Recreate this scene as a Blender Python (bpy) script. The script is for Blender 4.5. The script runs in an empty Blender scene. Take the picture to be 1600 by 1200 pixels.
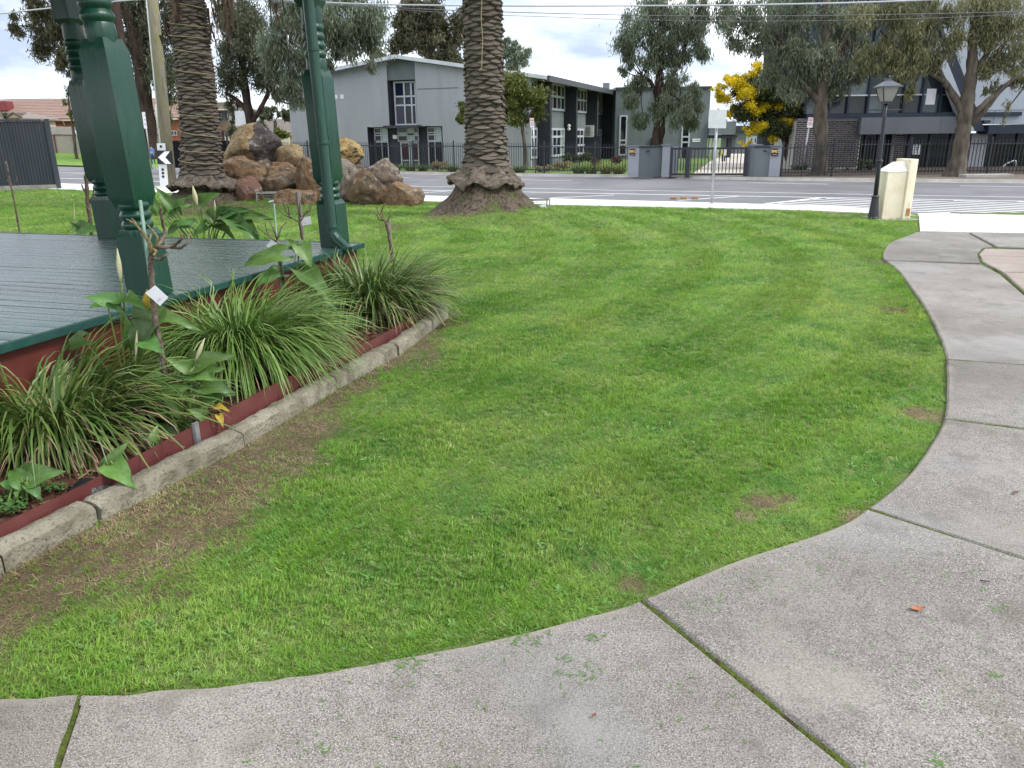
import bpy, bmesh, math, random
import numpy as np
from mathutils import Vector, Matrix, noise as mnoise

random.seed(7); rng = np.random.default_rng(7)
SC = bpy.context.scene
COL = SC.collection

# ------------------------------------------------------------------ camera
CAM_H = 1.6
PITCH = math.atan(386/1200); ROLL = math.radians(0.7)
_f = np.array([0, math.cos(PITCH), -math.sin(PITCH)])
_r0 = np.array([1., 0, 0]); _u0 = np.array([0, math.sin(PITCH), math.cos(PITCH)])
_r = _r0*math.cos(ROLL) - _u0*math.sin(ROLL)
_u = _u0*math.cos(ROLL) + _r0*math.sin(ROLL)
CPOS = np.array([0, 0, CAM_H])
cd = bpy.data.cameras.new('camera'); cam = bpy.data.objects.new('camera', cd); COL.objects.link(cam)
cd.sensor_width = 36; cd.lens = 27.0; cd.clip_start = 0.05; cd.clip_end = 2000
cam.matrix_world = Matrix(((_r[0], _u[0], -_f[0], 0), (_r[1], _u[1], -_f[1], 0), (_r[2], _u[2], -_f[2], CAM_H), (0, 0, 0, 1)))
SC.camera = cam

# ------------------------------------------------------------------ world, sun, exposure
SUN_EL, SUN_AZ = math.radians(48), math.radians(105)     # azimuth clockwise from +Y (behind, to the right)
EXPOSURE = 1.20
w = bpy.data.worlds.new('World'); SC.world = w; w.use_nodes = True
nt = w.node_tree; nt.nodes.clear()
def wn(t, **k):
    n = nt.nodes.new(t)
    for a, b in k.items(): setattr(n, a, b)
    return n
out = wn('ShaderNodeOutputWorld'); bg = wn('ShaderNodeBackground'); bg.inputs['Strength'].default_value = 1.0
sky = wn('ShaderNodeTexSky', sky_type='NISHITA', sun_disc=False, sun_elevation=SUN_EL, sun_rotation=SUN_AZ)
sky.air_density = 1.0; sky.dust_density = 1.5
dim = wn('ShaderNodeVectorMath', operation='SCALE'); dim.inputs['Scale'].default_value = 0.12
tc = wn('ShaderNodeTexCoord'); sep = wn('ShaderNodeSeparateXYZ')
mx = wn('ShaderNodeMath', operation='MAXIMUM'); mx.inputs[1].default_value = 0.0
ad = wn('ShaderNodeMath', operation='ADD'); ad.inputs[1].default_value = 0.22
dx = wn('ShaderNodeMath', operation='DIVIDE'); dy = wn('ShaderNodeMath', operation='DIVIDE')
cmb = wn('ShaderNodeCombineXYZ'); cmb.inputs[2].default_value = 3.7
n1 = wn('ShaderNodeTexNoise'); n1.inputs['Scale'].default_value = 0.85; n1.inputs['Detail'].default_value = 7; n1.inputs['Roughness'].default_value = 0.52; n1.inputs['Distortion'].default_value = 0.4
rp = wn('ShaderNodeValToRGB'); e = rp.color_ramp.elements
e[0].position = 0.36; e[0].color = (0.29, 0.345, 0.44, 1)
e[1].position = 0.66; e[1].color = (1.20, 1.21, 1.23, 1)
m_ = e.new(0.50); m_.color = (0.65, 0.70, 0.78, 1)
n2 = wn('ShaderNodeTexNoise'); n2.inputs['Scale'].default_value = 0.5; n2.inputs['Detail'].default_value = 4
rp2 = wn('ShaderNodeValToRGB'); rp2.color_ramp.elements[0].position = 0.36; rp2.color_ramp.elements[0].color = (0.45, 0.45, 0.45, 1); rp2.color_ramp.elements[1].position = 0.5
mix = wn('ShaderNodeMix', data_type='RGBA')
L = nt.links.new
L(tc.outputs['Generated'], sep.inputs[0]); L(sep.outputs['Z'], mx.inputs[0]); L(mx.outputs[0], ad.inputs[0])
L(sep.outputs['X'], dx.inputs[0]); L(ad.outputs[0], dx.inputs[1]); L(sep.outputs['Y'], dy.inputs[0]); L(ad.outputs[0], dy.inputs[1])
L(dx.outputs[0], cmb.inputs[0]); L(dy.outputs[0], cmb.inputs[1])
L(cmb.outputs[0], n1.inputs['Vector']); L(cmb.outputs[0], n2.inputs['Vector'])
L(n1.outputs['Fac'], rp.inputs[0]); L(n2.outputs['Fac'], rp2.inputs[0])
L(sky.outputs[0], dim.inputs[0]); L(rp2.outputs['Color'], mix.inputs['Factor']); L(dim.outputs[0], mix.inputs['A']); L(rp.outputs['Color'], mix.inputs['B'])
L(mix.outputs['Result'], bg.inputs['Color']); L(bg.outputs[0], out.inputs[0])

sd = bpy.data.lights.new('sun', 'SUN'); sd.energy = 1.4; sd.angle = math.radians(14); sd.color = (1.0, 0.96, 0.9)
sun = bpy.data.objects.new('sun', sd); COL.objects.link(sun); sun.location = (0, -5, 30)
sdir = Vector((math.sin(SUN_AZ)*math.cos(SUN_EL), math.cos(SUN_AZ)*math.cos(SUN_EL), math.sin(SUN_EL)))
sun.rotation_euler = sdir.to_track_quat('Z', 'Y').to_euler()

vs = SC.view_settings; vs.view_transform = 'Standard'; vs.look = 'None'; vs.gamma = 1; vs.use_curve_mapping = False; vs.exposure = EXPOSURE
SC.cycles.use_denoising = True
SC.cycles.max_bounces = 6; SC.cycles.transparent_max_bounces = 8; SC.cycles.diffuse_bounces = 3; SC.cycles.glossy_bounces = 3
SC.cycles.caustics_reflective = False; SC.cycles.caustics_refractive = False

# ------------------------------------------------------------------ measuring helpers (photograph pixels -> metres)
def ray(u, v): return _f + _r*(u-800)/1200 + _u*(600-v)/1200
def G(u, v, z=0.0):
    d = ray(u, v); return CPOS + d*((z-CAM_H)/d[2])
def V(u, v, Y):
    d = ray(u, v); return CPOS + d*(Y/d[1])
def zat(X, Y, v):
    a = np.array([X, Y, 0.]); k = (600-v)/1200
    # (a+z')·u = k (a+z')·f
    return CAM_H + (k*(a@_f) - a@_u)/(_u[2]-k*_f[2])
def mpp(Y): return Y/1260.0
def resample(pts, n):
    p = np.array(pts, float); d = np.r_[0, np.cumsum(np.linalg.norm(np.diff(p, axis=0), axis=1))]
    t = np.linspace(0, d[-1], n); return np.stack([np.interp(t, d, p[:, i]) for i in range(p.shape[1])], 1)
def catmull(pts, k=6):
    p = [np.array(a, float) for a in pts]; p = [2*p[0]-p[1]] + p + [2*p[-1]-p[-2]]; o = []
    for i in range(1, len(p)-2):
        for j in range(k):
            t = j/k; a, b, c, d = p[i-1], p[i], p[i+1], p[i+2]
            o.append(.5*((2*b)+(c-a)*t+(2*a-5*b+4*c-d)*t*t+(3*b-a-3*c+d)*t**3))
    o.append(p[-2]); return np.array(o)
def interp_poly(poly, x): return float(np.interp(x, [a[0] for a in poly], [a[1] for a in poly]))

# ------------------------------------------------------------------ object helpers
def tag(o, label=None, cat=None, group=None, kind=None):
    if label: o['label'] = label
    if cat: o['category'] = cat
    if group: o['group'] = group
    if kind: o['kind'] = kind
    return o
def wloc(o):
    v = Vector((0, 0, 0))
    while o is not None: v = v + o.location; o = o.parent
    return v
def thing(name, loc, label, cat, group=None):
    o = bpy.data.objects.new(name, None); COL.objects.link(o); o.location = Vector([float(a) for a in loc]); o.empty_display_size = .2
    return tag(o, label, cat, group)
class MB:
    def __init__(s): s.v = []; s.f = []; s.m = []
    def quad(s, a, b, c, d, m=0):
        n = len(s.v); s.v += [tuple(a), tuple(b), tuple(c), tuple(d)]; s.f.append((n, n+1, n+2, n+3)); s.m.append(m); return s
    def hexa(s, p, m=0):      # p: 4 bottom (ccw from above) + 4 top
        n = len(s.v); s.v += [tuple(map(float, a)) for a in p]
        for f in ((3, 2, 1, 0), (4, 5, 6, 7), (0, 1, 5, 4), (1, 2, 6, 5), (2, 3, 7, 6), (3, 0, 4, 7)): s.f.append(tuple(n+i for i in f)); s.m.append(m)
        return s
    def box(s, a, b, m=0):
        (x0, y0, z0), (x1, y1, z1) = a, b
        return s.hexa([(x0, y0, z0), (x1, y0, z0), (x1, y1, z0), (x0, y1, z0), (x0, y0, z1), (x1, y0, z1), (x1, y1, z1), (x0, y1, z1)], m)
    def obox(s, c, ax, ay, az, m=0):   # centre + half axis vectors
        c, ax, ay, az = [np.array(q, float) for q in (c, ax, ay, az)]
        return s.hexa([c-ax-ay-az, c+ax-ay-az, c+ax+ay-az, c-ax+ay-az, c-ax-ay+az, c+ax-ay+az, c+ax+ay+az, c-ax+ay+az], m)
    def prism(s, poly, z0, z1, m=0):   # poly ccw list of (x,y); z1 may be list
        n = len(s.v); k = len(poly)
        zt = z1 if hasattr(z1, '__len__') else [z1]*k
        s.v += [(float(x), float(y), z0) for x, y in poly] + [(float(p[0]), float(p[1]), z) for p, z in zip(poly, zt)]
        s.f.append(tuple(n+i for i in reversed(range(k)))); s.f.append(tuple(n+k+i for i in range(k))); s.m += [m, m]
        for i in range(k): s.f.append((n+i, n+(i+1) % k, n+k+(i+1) % k, n+k+i)); s.m.append(m)
        return s
    def tube(s, pts, rad, n=8, m=0, cap=True):
        pts = [np.array(p, float) for p in pts]; k = len(pts)
        if not hasattr(rad, '__len__'): rad = [rad]*k
        t0 = pts[1]-pts[0]; t0 = t0/np.linalg.norm(t0)
        ref = np.array([1., 0, 0]) if abs(t0[0]) < .8 else np.array([0, 1., 0])
        a = np.cross(t0, ref); a /= np.linalg.norm(a); base = len(s.v)
        for i in range(k):
            t = pts[min(i+1, k-1)]-pts[max(i-1, 0)]; t = t/(np.linalg.norm(t)+1e-9)
            a = a - t*(a@t); a /= np.linalg.norm(a)+1e-9; b = np.cross(t, a)
            for j in range(n):
                th = 2*math.pi*j/n; s.v.append(tuple(pts[i]+rad[i]*(math.cos(th)*a+math.sin(th)*b)))
        for i in range(k-1):
            for j in range(n):
                s.f.append((base+i*n+j, base+i*n+(j+1) % n, base+(i+1)*n+(j+1) % n, base+(i+1)*n+j)); s.m.append(m)
        if cap:
            s.f.append(tuple(base+j for j in reversed(range(n)))); s.f.append(tuple(base+(k-1)*n+j for j in range(n))); s.m += [m, m]
        return s
    def lathe(s, prof, c=(0, 0, 0), n=16, m=0, fn=None):   # prof [(r,z)]
        base = len(s.v); k = len(prof)
        for r, z in prof:
            for j in range(n):
                th = 2*math.pi*j/n; rr, zz = (r, z) if fn is None else fn(r, z, th)
                s.v.append((c[0]+rr*math.cos(th), c[1]+rr*math.sin(th), c[2]+zz))
        for i in range(k-1):
            for j in range(n):
                s.f.append((base+i*n+j, base+i*n+(j+1) % n, base+(i+1)*n+(j+1) % n, base+(i+1)*n+j)); s.m.append(m)
        s.f.append(tuple(base+j for j in reversed(range(n)))); s.f.append(tuple(base+(k-1)*n+j for j in range(n))); s.m += [m, m]
        return s
    def build(s, name, mats, parent=None, smooth=False, bevel=0, local=False):
        me = bpy.data.meshes.new(name)
        off = Vector((0, 0, 0)) if (parent is None or local) else wloc(parent)
        me.from_pydata([(x-off.x, y-off.y, z-off.z) for x, y, z in s.v], [], s.f)
        if not isinstance(mats, (list, tuple)): mats = [mats]
        for m in mats: me.materials.append(m)
        if len(mats) > 1: me.polygons.foreach_set('material_index', s.m)
        if bevel:
            bm = bmesh.new(); bm.from_mesh(me)
            bmesh.ops.bevel(bm, geom=[e for e in bm.edges if e.is_manifold and e.calc_face_angle(0) > .5], offset=bevel, segments=2, profile=.6, affect='EDGES', clamp_overlap=True)
            bm.to_mesh(me); bm.free()
        if smooth: me.polygons.foreach_set('use_smooth', [True]*len(me.polygons))
        me.update()
        o = bpy.data.objects.new(name, me); COL.objects.link(o)
        if parent is not None: o.parent = parent
        return o
def smooth_angle(o, deg=35):
    me = o.data; bm = bmesh.new(); bm.from_mesh(me)
    for f in bm.faces: f.smooth = True
    for e in bm.edges:
        if len(e.link_faces) == 2 and e.calc_face_angle(0) > math.radians(deg): e.smooth = False
    bm.to_mesh(me); bm.free(); return o
def fast(name, verts, faces, mats, parent=None, attr=None, smooth=False, midx=None):
    verts = np.asarray(verts, np.float32); faces = np.asarray(faces, np.int32)
    if parent is not None: verts = verts - np.array(wloc(parent), np.float32)
    me = bpy.data.meshes.new(name); n, k = faces.shape
    me.vertices.add(len(verts)); me.vertices.foreach_set('co', verts.ravel())
    me.loops.add(n*k); me.loops.foreach_set('vertex_index', faces.ravel())
    me.polygons.add(n); me.polygons.foreach_set('loop_start', np.arange(0, n*k, k, dtype=np.int32)); me.polygons.foreach_set('loop_total', np.full(n, k, np.int32))
    if not isinstance(mats, (list, tuple)): mats = [mats]
    for m in mats: me.materials.append(m)
    if midx is not None: me.polygons.foreach_set('material_index', np.asarray(midx, np.int32))
    if smooth: me.polygons.foreach_set('use_smooth', np.ones(n, bool))
    if attr is not None:
        for an, av in attr.items():
            a = me.attributes.new(an, 'FLOAT', 'POINT'); a.data.foreach_set('value', np.asarray(av, np.float32))
    me.update(calc_edges=True); me.validate()
    o = bpy.data.objects.new(name, me); COL.objects.link(o)
    if parent is not None: o.parent = parent
    return o
def copy_part(src, parent, mat=None, name=None):
    o = src.copy(); COL.objects.link(o); o.parent = parent
    if mat is not None: o.matrix_local = mat
    return o

# ------------------------------------------------------------------ materials
MATS = {}
def mat(name, cols, rough=.7, scale=4.0, detail=6, bump=0.0, bscale=None, spec=.35, metal=0.0, stretch=None, contrast=(.35, .65), coords='Object', transl=0.0, var=None, wear=None, obj_var=0.0, rvar=0.0, speck=None, edge=None):
    if name in MATS: return MATS[name]
    m = bpy.data.materials.new(name); m.use_nodes = True; MATS[name] = m
    t = m.node_tree; t.nodes.clear(); N = t.nodes.new; K = t.links.new
    o = N('ShaderNodeOutputMaterial'); p = N('ShaderNodeBsdfPrincipled')
    p.inputs['Roughness'].default_value = rough; p.inputs['Specular IOR Level'].default_value = spec; p.inputs['Metallic'].default_value = metal
    tc = N('ShaderNodeTexCoord'); vec = tc.outputs['Object']
    if coords == 'World':
        g = N('ShaderNodeNewGeometry'); vec = g.outputs['Position']
    if stretch:
        mp = N('ShaderNodeMapping'); mp.inputs['Scale'].default_value = stretch; K(vec, mp.inputs['Vector']); vec = mp.outputs[0]
    if not isinstance(cols[0], (tuple, list)): cols = [cols, cols]
    no = N('ShaderNodeTexNoise'); no.inputs['Scale'].default_value = scale; no.inputs['Detail'].default_value = detail; no.inputs['Roughness'].default_value = .6
    K(vec, no.inputs['Vector'])
    r = N('ShaderNodeValToRGB'); el = r.color_ramp.elements
    lo, hi = contrast; k = len(cols)
    el[0].position = lo; el[0].color = (*cols[0], 1); el[1].position = hi; el[1].color = (*cols[-1], 1)
    for i in range(1, k-1): q = el.new(lo+(hi-lo)*i/(k-1)); q.color = (*cols[i], 1)
    K(no.outputs['Fac'], r.inputs[0]); c = r.outputs['Color']
    def mixc(a, b, fac=None, facv=.5, blend='MIX'):
        x = N('ShaderNodeMix'); x.data_type = 'RGBA'; x.blend_type = blend
        x.inputs['Factor'].default_value = facv
        if fac is not None: K(fac, x.inputs['Factor'])
        K(a, x.inputs['A'])
        if isinstance(b, tuple): x.inputs['B'].default_value = (*b, 1)
        else: K(b, x.inputs['B'])
        return x.outputs['Result']
    if speck:   # (scale, colour, lo, hi, amount)
        for sc, colr, lo2, hi2, am in speck:
            s = N('ShaderNodeTexNoise'); s.inputs['Scale'].default_value = sc; s.inputs['Detail'].default_value = 3; K(vec, s.inputs['Vector'])
            q = N('ShaderNodeMapRange'); q.inputs[1].default_value = lo2; q.inputs[2].default_value = hi2; q.inputs[4].default_value = am; K(s.outputs['Fac'], q.inputs[0])
            c = mixc(c, colr, q.outputs[0])
    if edge:    # vertex attribute 'edge' fades towards another colour, broken up by noise
        ea = N('ShaderNodeAttribute'); ea.attribute_name = 'edge'; en = N('ShaderNodeTexNoise'); en.inputs['Scale'].default_value = 7; en.inputs['Detail'].default_value = 5; K(vec, en.inputs['Vector'])
        q = N('ShaderNodeMapRange'); q.inputs[1].default_value = .3; q.inputs[2].default_value = .65; K(en.outputs['Fac'], q.inputs[0]); mu2 = N('ShaderNodeMath'); mu2.operation = 'MULTIPLY'; K(ea.outputs['Fac'], mu2.inputs[0]); K(q.outputs[0], mu2.inputs[1]); c = mixc(c, edge, mu2.outputs[0])
    if wear:    # (scale, colour, threshold)
        s = N('ShaderNodeTexNoise'); s.inputs['Scale'].default_value = wear[0]; s.inputs['Detail'].default_value = 8; s.inputs['Roughness'].default_value = .7; K(vec, s.inputs['Vector'])
        q = N('ShaderNodeMapRange'); q.inputs[1].default_value = wear[2]; q.inputs[2].default_value = wear[2]+.08; K(s.outputs['Fac'], q.inputs[0])
        c = mixc(c, wear[1], q.outputs[0])
    if var:     # per-vertex 0..1 attribute mixes towards second ramp
        at = N('ShaderNodeAttribute'); at.attribute_name = 'var'
        vr = N('ShaderNodeValToRGB'); ve = vr.color_ramp.elements
        ve[0].position = var[0][0]; ve[0].color = (*var[0][1], 1); ve[1].position = var[-1][0]; ve[1].color = (*var[-1][1], 1)
        for ps, cc in var[1:-1]: q = ve.new(ps); q.color = (*cc, 1)
        K(at.outputs['Fac'], vr.inputs[0]); c = mixc(c, vr.outputs['Color'], None, .7)
    if obj_var:
        oi = N('ShaderNodeObjectInfo'); hs = N('ShaderNodeHueSaturation')
        q = N('ShaderNodeMapRange'); q.inputs[3].default_value = 1-obj_var; q.inputs[4].default_value = 1+obj_var; K(oi.outputs['Random'], q.inputs[0]); K(q.outputs[0], hs.inputs['Value'])
        q2 = N('ShaderNodeMapRange'); q2.inputs[3].default_value = .5-obj_var*.05; q2.inputs[4].default_value = .5+obj_var*.05
        mu = N('ShaderNodeMath'); mu.operation = 'FRACT'; mm = N('ShaderNodeMath'); mm.operation = 'MULTIPLY'; mm.inputs[1].default_value = 7.31
        K(oi.outputs['Random'], mm.inputs[0]); K(mm.outputs[0], mu.inputs[0]); K(mu.outputs[0], q2.inputs[0]); K(q2.outputs[0], hs.inputs['Hue'])
        K(c, hs.inputs['Color']); c = hs.outputs['Color']
    K(c, p.inputs['Base Color'])
    if rvar:
        q = N('ShaderNodeMapRange'); q.inputs[1].default_value = .3; q.inputs[2].default_value = .7; q.inputs[3].default_value = max(.05, rough-rvar); q.inputs[4].default_value = min(1, rough+rvar)
        s = N('ShaderNodeTexNoise'); s.inputs['Scale'].default_value = scale*.7; s.inputs['Detail'].default_value = 4; K(vec, s.inputs['Vector']); K(s.outputs['Fac'], q.inputs[0]); K(q.outputs[0], p.inputs['Roughness'])
    if bump:
        b = N('ShaderNodeBump'); b.inputs['Strength'].default_value = min(1, bump); b.inputs['Distance'].default_value = .02 if bump <= 1 else .02*bump
        s = N('ShaderNodeTexNoise'); s.inputs['Scale'].default_value = bscale or scale*4; s.inputs['Detail'].default_value = 5; K(vec, s.inputs['Vector'])
        K(s.outputs['Fac'], b.inputs['Height']); K(b.outputs[0], p.inputs['Normal'])
    if transl:
        tr = N('ShaderNodeBsdfTranslucent'); K(c, tr.inputs['Color']); ms = N('ShaderNodeMixShader'); ms.inputs[0].default_value = transl
        K(p.outputs[0], ms.inputs[1]); K(tr.outputs[0], ms.inputs[2]); K(ms.outputs[0], o.inputs[0])
    else: K(p.outputs[0], o.inputs[0])
    return m
def glass(name, col=(.02, .025, .03), rough=.04):
    if name in MATS: return MATS[name]
    m = mat(name, [col, tuple(c*1.4 for c in col)], rough=rough, spec=.22, scale=.6); return m

M_green = mat('green_gloss_paint', [(.005, .042, .025), (.008, .054, .034)], rough=.36, scale=5, bump=.3, bscale=40, spec=.5, rvar=.14, stretch=(1, 1, .12), wear=(16, (.07, .12, .095), .715))
M_deck = mat('deck_paint_worn', [(.022, .057, .047), (.040, .085, .072), (.030, .068, .061)], rough=.26, scale=2.2, stretch=(1, 9, 1), contrast=(.3, .7), bump=.12, bscale=26, wear=(2.6, (.05, .055, .05), .66), obj_var=.10, rvar=.14, spec=.55)
M_decktrim = mat('deck_edge_paint', [(.007, .044, .034), (.016, .064, .053)], rough=.5, scale=6, bump=.2, wear=(9, (.16, .2, .18), .67))
M_red = mat('dark_red_paint', [(.095, .020, .015), (.125, .029, .022)], rough=.55, scale=5, bump=.1, wear=(7, (.07, .02, .016), .66))
M_redsteel = mat('dull_red_steel_edging', [(.10, .026, .024), (.135, .042, .038)], rough=.5, scale=6, bump=.1, wear=(8, (.055, .03, .025), .64))
M_kerb = mat('mossy_kerb_concrete', [(.13, .115, .08), (.215, .195, .145), (.29, .265, .205)], rough=.9, scale=5, bump=.7, bscale=45, wear=(4, (.10, .12, .05), .60), speck=[(70, (.08, .07, .05), .56, .68, .7)])
M_path = mat('worn_exposed_concrete', [(.172, .153, .131), (.235, .213, .187), (.29, .267, .238)], rough=.9, scale=1.3, coords='World', contrast=(.3, .7), bump=.35, bscale=190,
             speck=[(14, (.16, .142, .123), .48, .62, .5), (140, (.085, .077, .068), .49, .60, .85), (230, (.47, .445, .405), .54, .64, .85), (38, (.31, .29, .265), .55, .7, .45), (.45, (.105, .093, .080), .47, .62, .50), (1.6, (.33, .30, .26), .54, .68, .40), (4.2, (.10, .088, .074), .55, .70, .42), (.8, (.26, .265, .27), .52, .66, .35), (2.4, (.11, .115, .065), .62, .74, .35)], obj_var=.07, edge=(.27, .238, .198))
M_pathpink = mat('pinkish_worn_concrete', [(.27, .215, .185), (.36, .30, .265)], rough=.9, scale=1.6, coords='World', bump=.4, bscale=130, speck=[(110, (.16, .13, .12), .5, .64, .6)])
M_foot = mat('new_pale_concrete', [(.66, .65, .62), (.78, .77, .74)], rough=.85, scale=1.2, coords='World', bump=.15, bscale=60, speck=[(20, (.55, .54, .5), .5, .7, .4)])
M_road = mat('asphalt', [(.140, .140, .147), (.175, .175, .18), (.195, .195, .198)], rough=.85, scale=.5, coords='World', stretch=(1, 1, 1), bump=.3, bscale=90, speck=[(40, (.07, .07, .075), .5, .7, .6), (.16, (.115, .115, .121), .50, .60, .6), (.7, (.205, .205, .207), .56, .68, .5)])
M_line = mat('road_paint_white', [(.62, .62, .60), (.76, .76, .74)], rough=.7, scale=6, coords='World', wear=(9, (.3, .3, .3), .66))
M_kerbfar = mat('road_kerb_concrete', [(.30, .285, .26), (.40, .385, .36)], rough=.9, scale=2, coords='World', bump=.2)
M_soil = mat('lawn_soil', [(.040, .028, .016), (.075, .052, .030), (.12, .088, .048)], rough=.95, scale=7, coords='World', bump=1, bscale=60,
             var=[(0, (.12, .20, .038)), (.45, (.11, .11, .045)), (1, (.118, .088, .050))])
M_bed = mat('red_brown_mulch', [(.030, .014, .009), (.085, .033, .020), (.14, .058, .034)], rough=.95, scale=22, bump=1, bscale=50)
M_moss = mat('joint_moss', [(.05, .085, .010), (.11, .15, .018), (.06, .045, .02)], rough=.95, scale=25, bump=1, bscale=120)
M_verge = mat('verge_dirt', [(.10, .08, .06), (.17, .14, .11), (.12, .11, .07)], rough=.95, scale=1.5, coords='World', bump=.5)
M_farground = mat('far_grass', [(.06, .11, .02), (.10, .17, .03), (.13, .15, .05)], rough=.95, scale=.6, coords='World', bump=.5)
M_blade = mat('grass_blade', [(.113, .258, .025), (.200, .375, .047), (.325, .465, .098)], rough=.55, scale=1.1, coords='World', contrast=(.36, .66), transl=.35, obj_var=.26, spec=.3, speck=[(.42, (.40, .47, .11), .49, .67, .6), (2.1, (.09, .25, .055), .50, .66, .65), (5, (.33, .43, .12), .56, .70, .5)])
M_blade2 = mat('pale_grass_blade', [(.20, .34, .065), (.30, .44, .115), (.43, .53, .19)], rough=.6, scale=1.7, coords='World', contrast=(.36, .66), transl=.35, obj_var=.26, spec=.25)
M_weed = mat('weed_leaf', [(.12, .25, .05), (.18, .32, .085)], rough=.6, scale=3, coords='World', transl=.3, obj_var=.25)
M_dry = mat('dry_grass', [(.19, .15, .075), (.31, .25, .13), (.43, .36, .21)], rough=.8, scale=3, coords='World', transl=.2, obj_var=.35)
# ================================================================== SETTING
ZR, ZV, ZS = -0.15, -0.05, -0.06
GF = [(-260, 283), (-150, 287), (110, 296), (245, 300), (440, 307), (662, 314), (860, 319.5), (1040, 323), (1229, 327), (1355, 332), (1434, 337)]
FR = [(-260, 275), (-150, 279), (110, 287), (245, 291), (440, 298), (662, 305.5), (860, 310), (1040, 314.5), (1208, 319.2), (1300, 322), (1355, 325.5), (1421, 331.5), (1600, 335.5), (1900, 342)]
RF = [(-260, 246), (-150, 250), (120, 260), (240, 264.5), (440, 268.5), (626, 271.6), (818, 275), (995, 276.5), (1100, 280), (1300, 283), (1600, 286), (1900, 289)]
FB = [(-260, 243), (-150, 246.5), (120, 255), (240, 260), (455, 264.5), (626, 267.4), (815, 270.5), (980, 272.8), (1050, 274.5), (1165, 275.6), (1215, 276), (1300, 275.3), (1430, 273.8), (1600, 273), (1900, 273)]

MOUNDS = [(-0.34, 16.95, 1.1, .36), (-6.95, 20.3, 1.7, .15)]
def lawn_z(x, y):
    z = -0.03 + .012*mnoise.noise(Vector((x*.9, y*.9, 0)))
    for mx_, my_, r_, h_ in MOUNDS: z += h_*math.exp(-((x-mx_)**2+(y-my_)**2)/(r_*r_))
    return z

# bandstand and bed frame in plan
DA = -np.array([.2885, .9575]); DB = np.array([-.9575, .2885]); KC = np.array([-1.465, 7.80]) + (DA+DB)*.03   # deck corner, along front edge, along back edge
KERB_PX = [(-170, 985), (0, 890), (155, 808), (382, 690), (525, 604), (625, 549), (688, 501)]
KERB = [G(u, v, 0)[:2] for u, v in KERB_PX]
KERB = [KERB[0] + (KERB[0]-KERB[1])*2.0] + KERB
_n = np.array([.9585, -.285])
kc2 = KERB[-1]
KERB_END = [kc2 + np.array([.055, .22]), kc2 + np.array([.03, .45]), kc2 + np.array([-.12, .64]), kc2+np.array([-.42, .80])]
KERB_ALL = KERB + KERB_END
KERB_ALL.append(KERB_ALL[-1] + DB*5.2)
def kerb_vec(X, Y):
    """distance to the kerb line and whether the point lies on the bed side"""
    best = np.full(X.shape, 9e9); bed = np.zeros(X.shape, bool)
    for A, B in zip(KERB_ALL[:-1], KERB_ALL[1:]):
        abx, aby = B-A; t = np.clip(((X-A[0])*abx+(Y-A[1])*aby)/(abx*abx+aby*aby), 0, 1)
        d = np.hypot(X-A[0]-abx*t, Y-A[1]-aby*t); c = abx*(Y-A[1])-aby*(X-A[0]); m = d < best
        best = np.where(m, d, best); bed = np.where(m, c > 0, bed)
    return best, bed

# path edge
EDGE_PX = [(-400, 1090), (0, 1086), (120, 1083), (200, 1080), (400, 1062), (600, 1030), (800, 990), (900, 965), (1000, 936), (1150, 875), (1300, 825), (1352, 796), (1420, 740), (1462, 682), (1476, 652), (1480, 615), (1479, 560), (1467, 520), (1440, 470), (1404, 422), (1384, 406), (1380, 396), (1391, 379), (1418, 368), (1436, 361)]
EDGE_W = catmull([G(u, v)[:2] for u, v in EDGE_PX], 8)
def in_poly_v(X, Y, poly):
    c = np.zeros(X.shape, bool); j = len(poly)-1
    for i in range(len(poly)):
        xi, yi = poly[i]; xj, yj = poly[j]
        c ^= ((yi > Y) != (yj > Y)) & (X < (xj-xi)*(Y-yi)/(yj-yi+1e-12)+xi); j = i
    return c
def in_poly(p, poly): return bool(in_poly_v(np.array([p[0]]), np.array([p[1]]), poly)[0])
GFW = [G(u, v)[:2] for u, v in GF]; FRW = [G(u, v)[:2] for u, v in FR]
LAWN_POLY = [tuple(p) for p in EDGE_W] + [tuple(p) for p in reversed(GFW)] + [(-30, 25), (-30, 1.9)]

def struct(name, o): o.name = name; return tag(o, kind='structure')

# base ground to the horizon
mb = MB(); mb.quad((-900, -40, -.32), (900, -40, -.32), (900, 900, -.32), (-900, 900, -.32)); struct('ground', mb.build('ground', M_farground))

# lawn sheet (soil that the grass grows from)
xs = np.r_[np.arange(-34, -3, .7), np.arange(-3, 4.6, .08), np.arange(4.6, 13, .4)]
ys = np.r_[np.arange(-1.5, 1.4, .4), np.arange(1.4, 10, .08), np.arange(10, 36, .4)]
midp = [((a[0]+b[0])/2, (a[1]+b[1])/2) for a, b in zip(GFW, FRW[:len(GFW)])]
DIRT = [(G(1195, 778)[:2], .10), (G(1230, 772)[:2], .06), (G(1165, 800)[:2], .06), (G(1448, 642)[:2], .13), (G(1425, 600)[:2], .06), (G(990, 905)[:2], .10), (G(930, 880)[:2], .05), (G(1345, 800)[:2], .09), (G(1400, 480)[:2], .14),
        (G(695, 338)[:2], .8), (G(610, 352)[:2], .5), (G(330, 330)[:2], 1.6), (G(1340, 330)[:2], .6), (G(660, 430)[:2], .3), (G(1385, 405)[:2], .3)]
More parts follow.
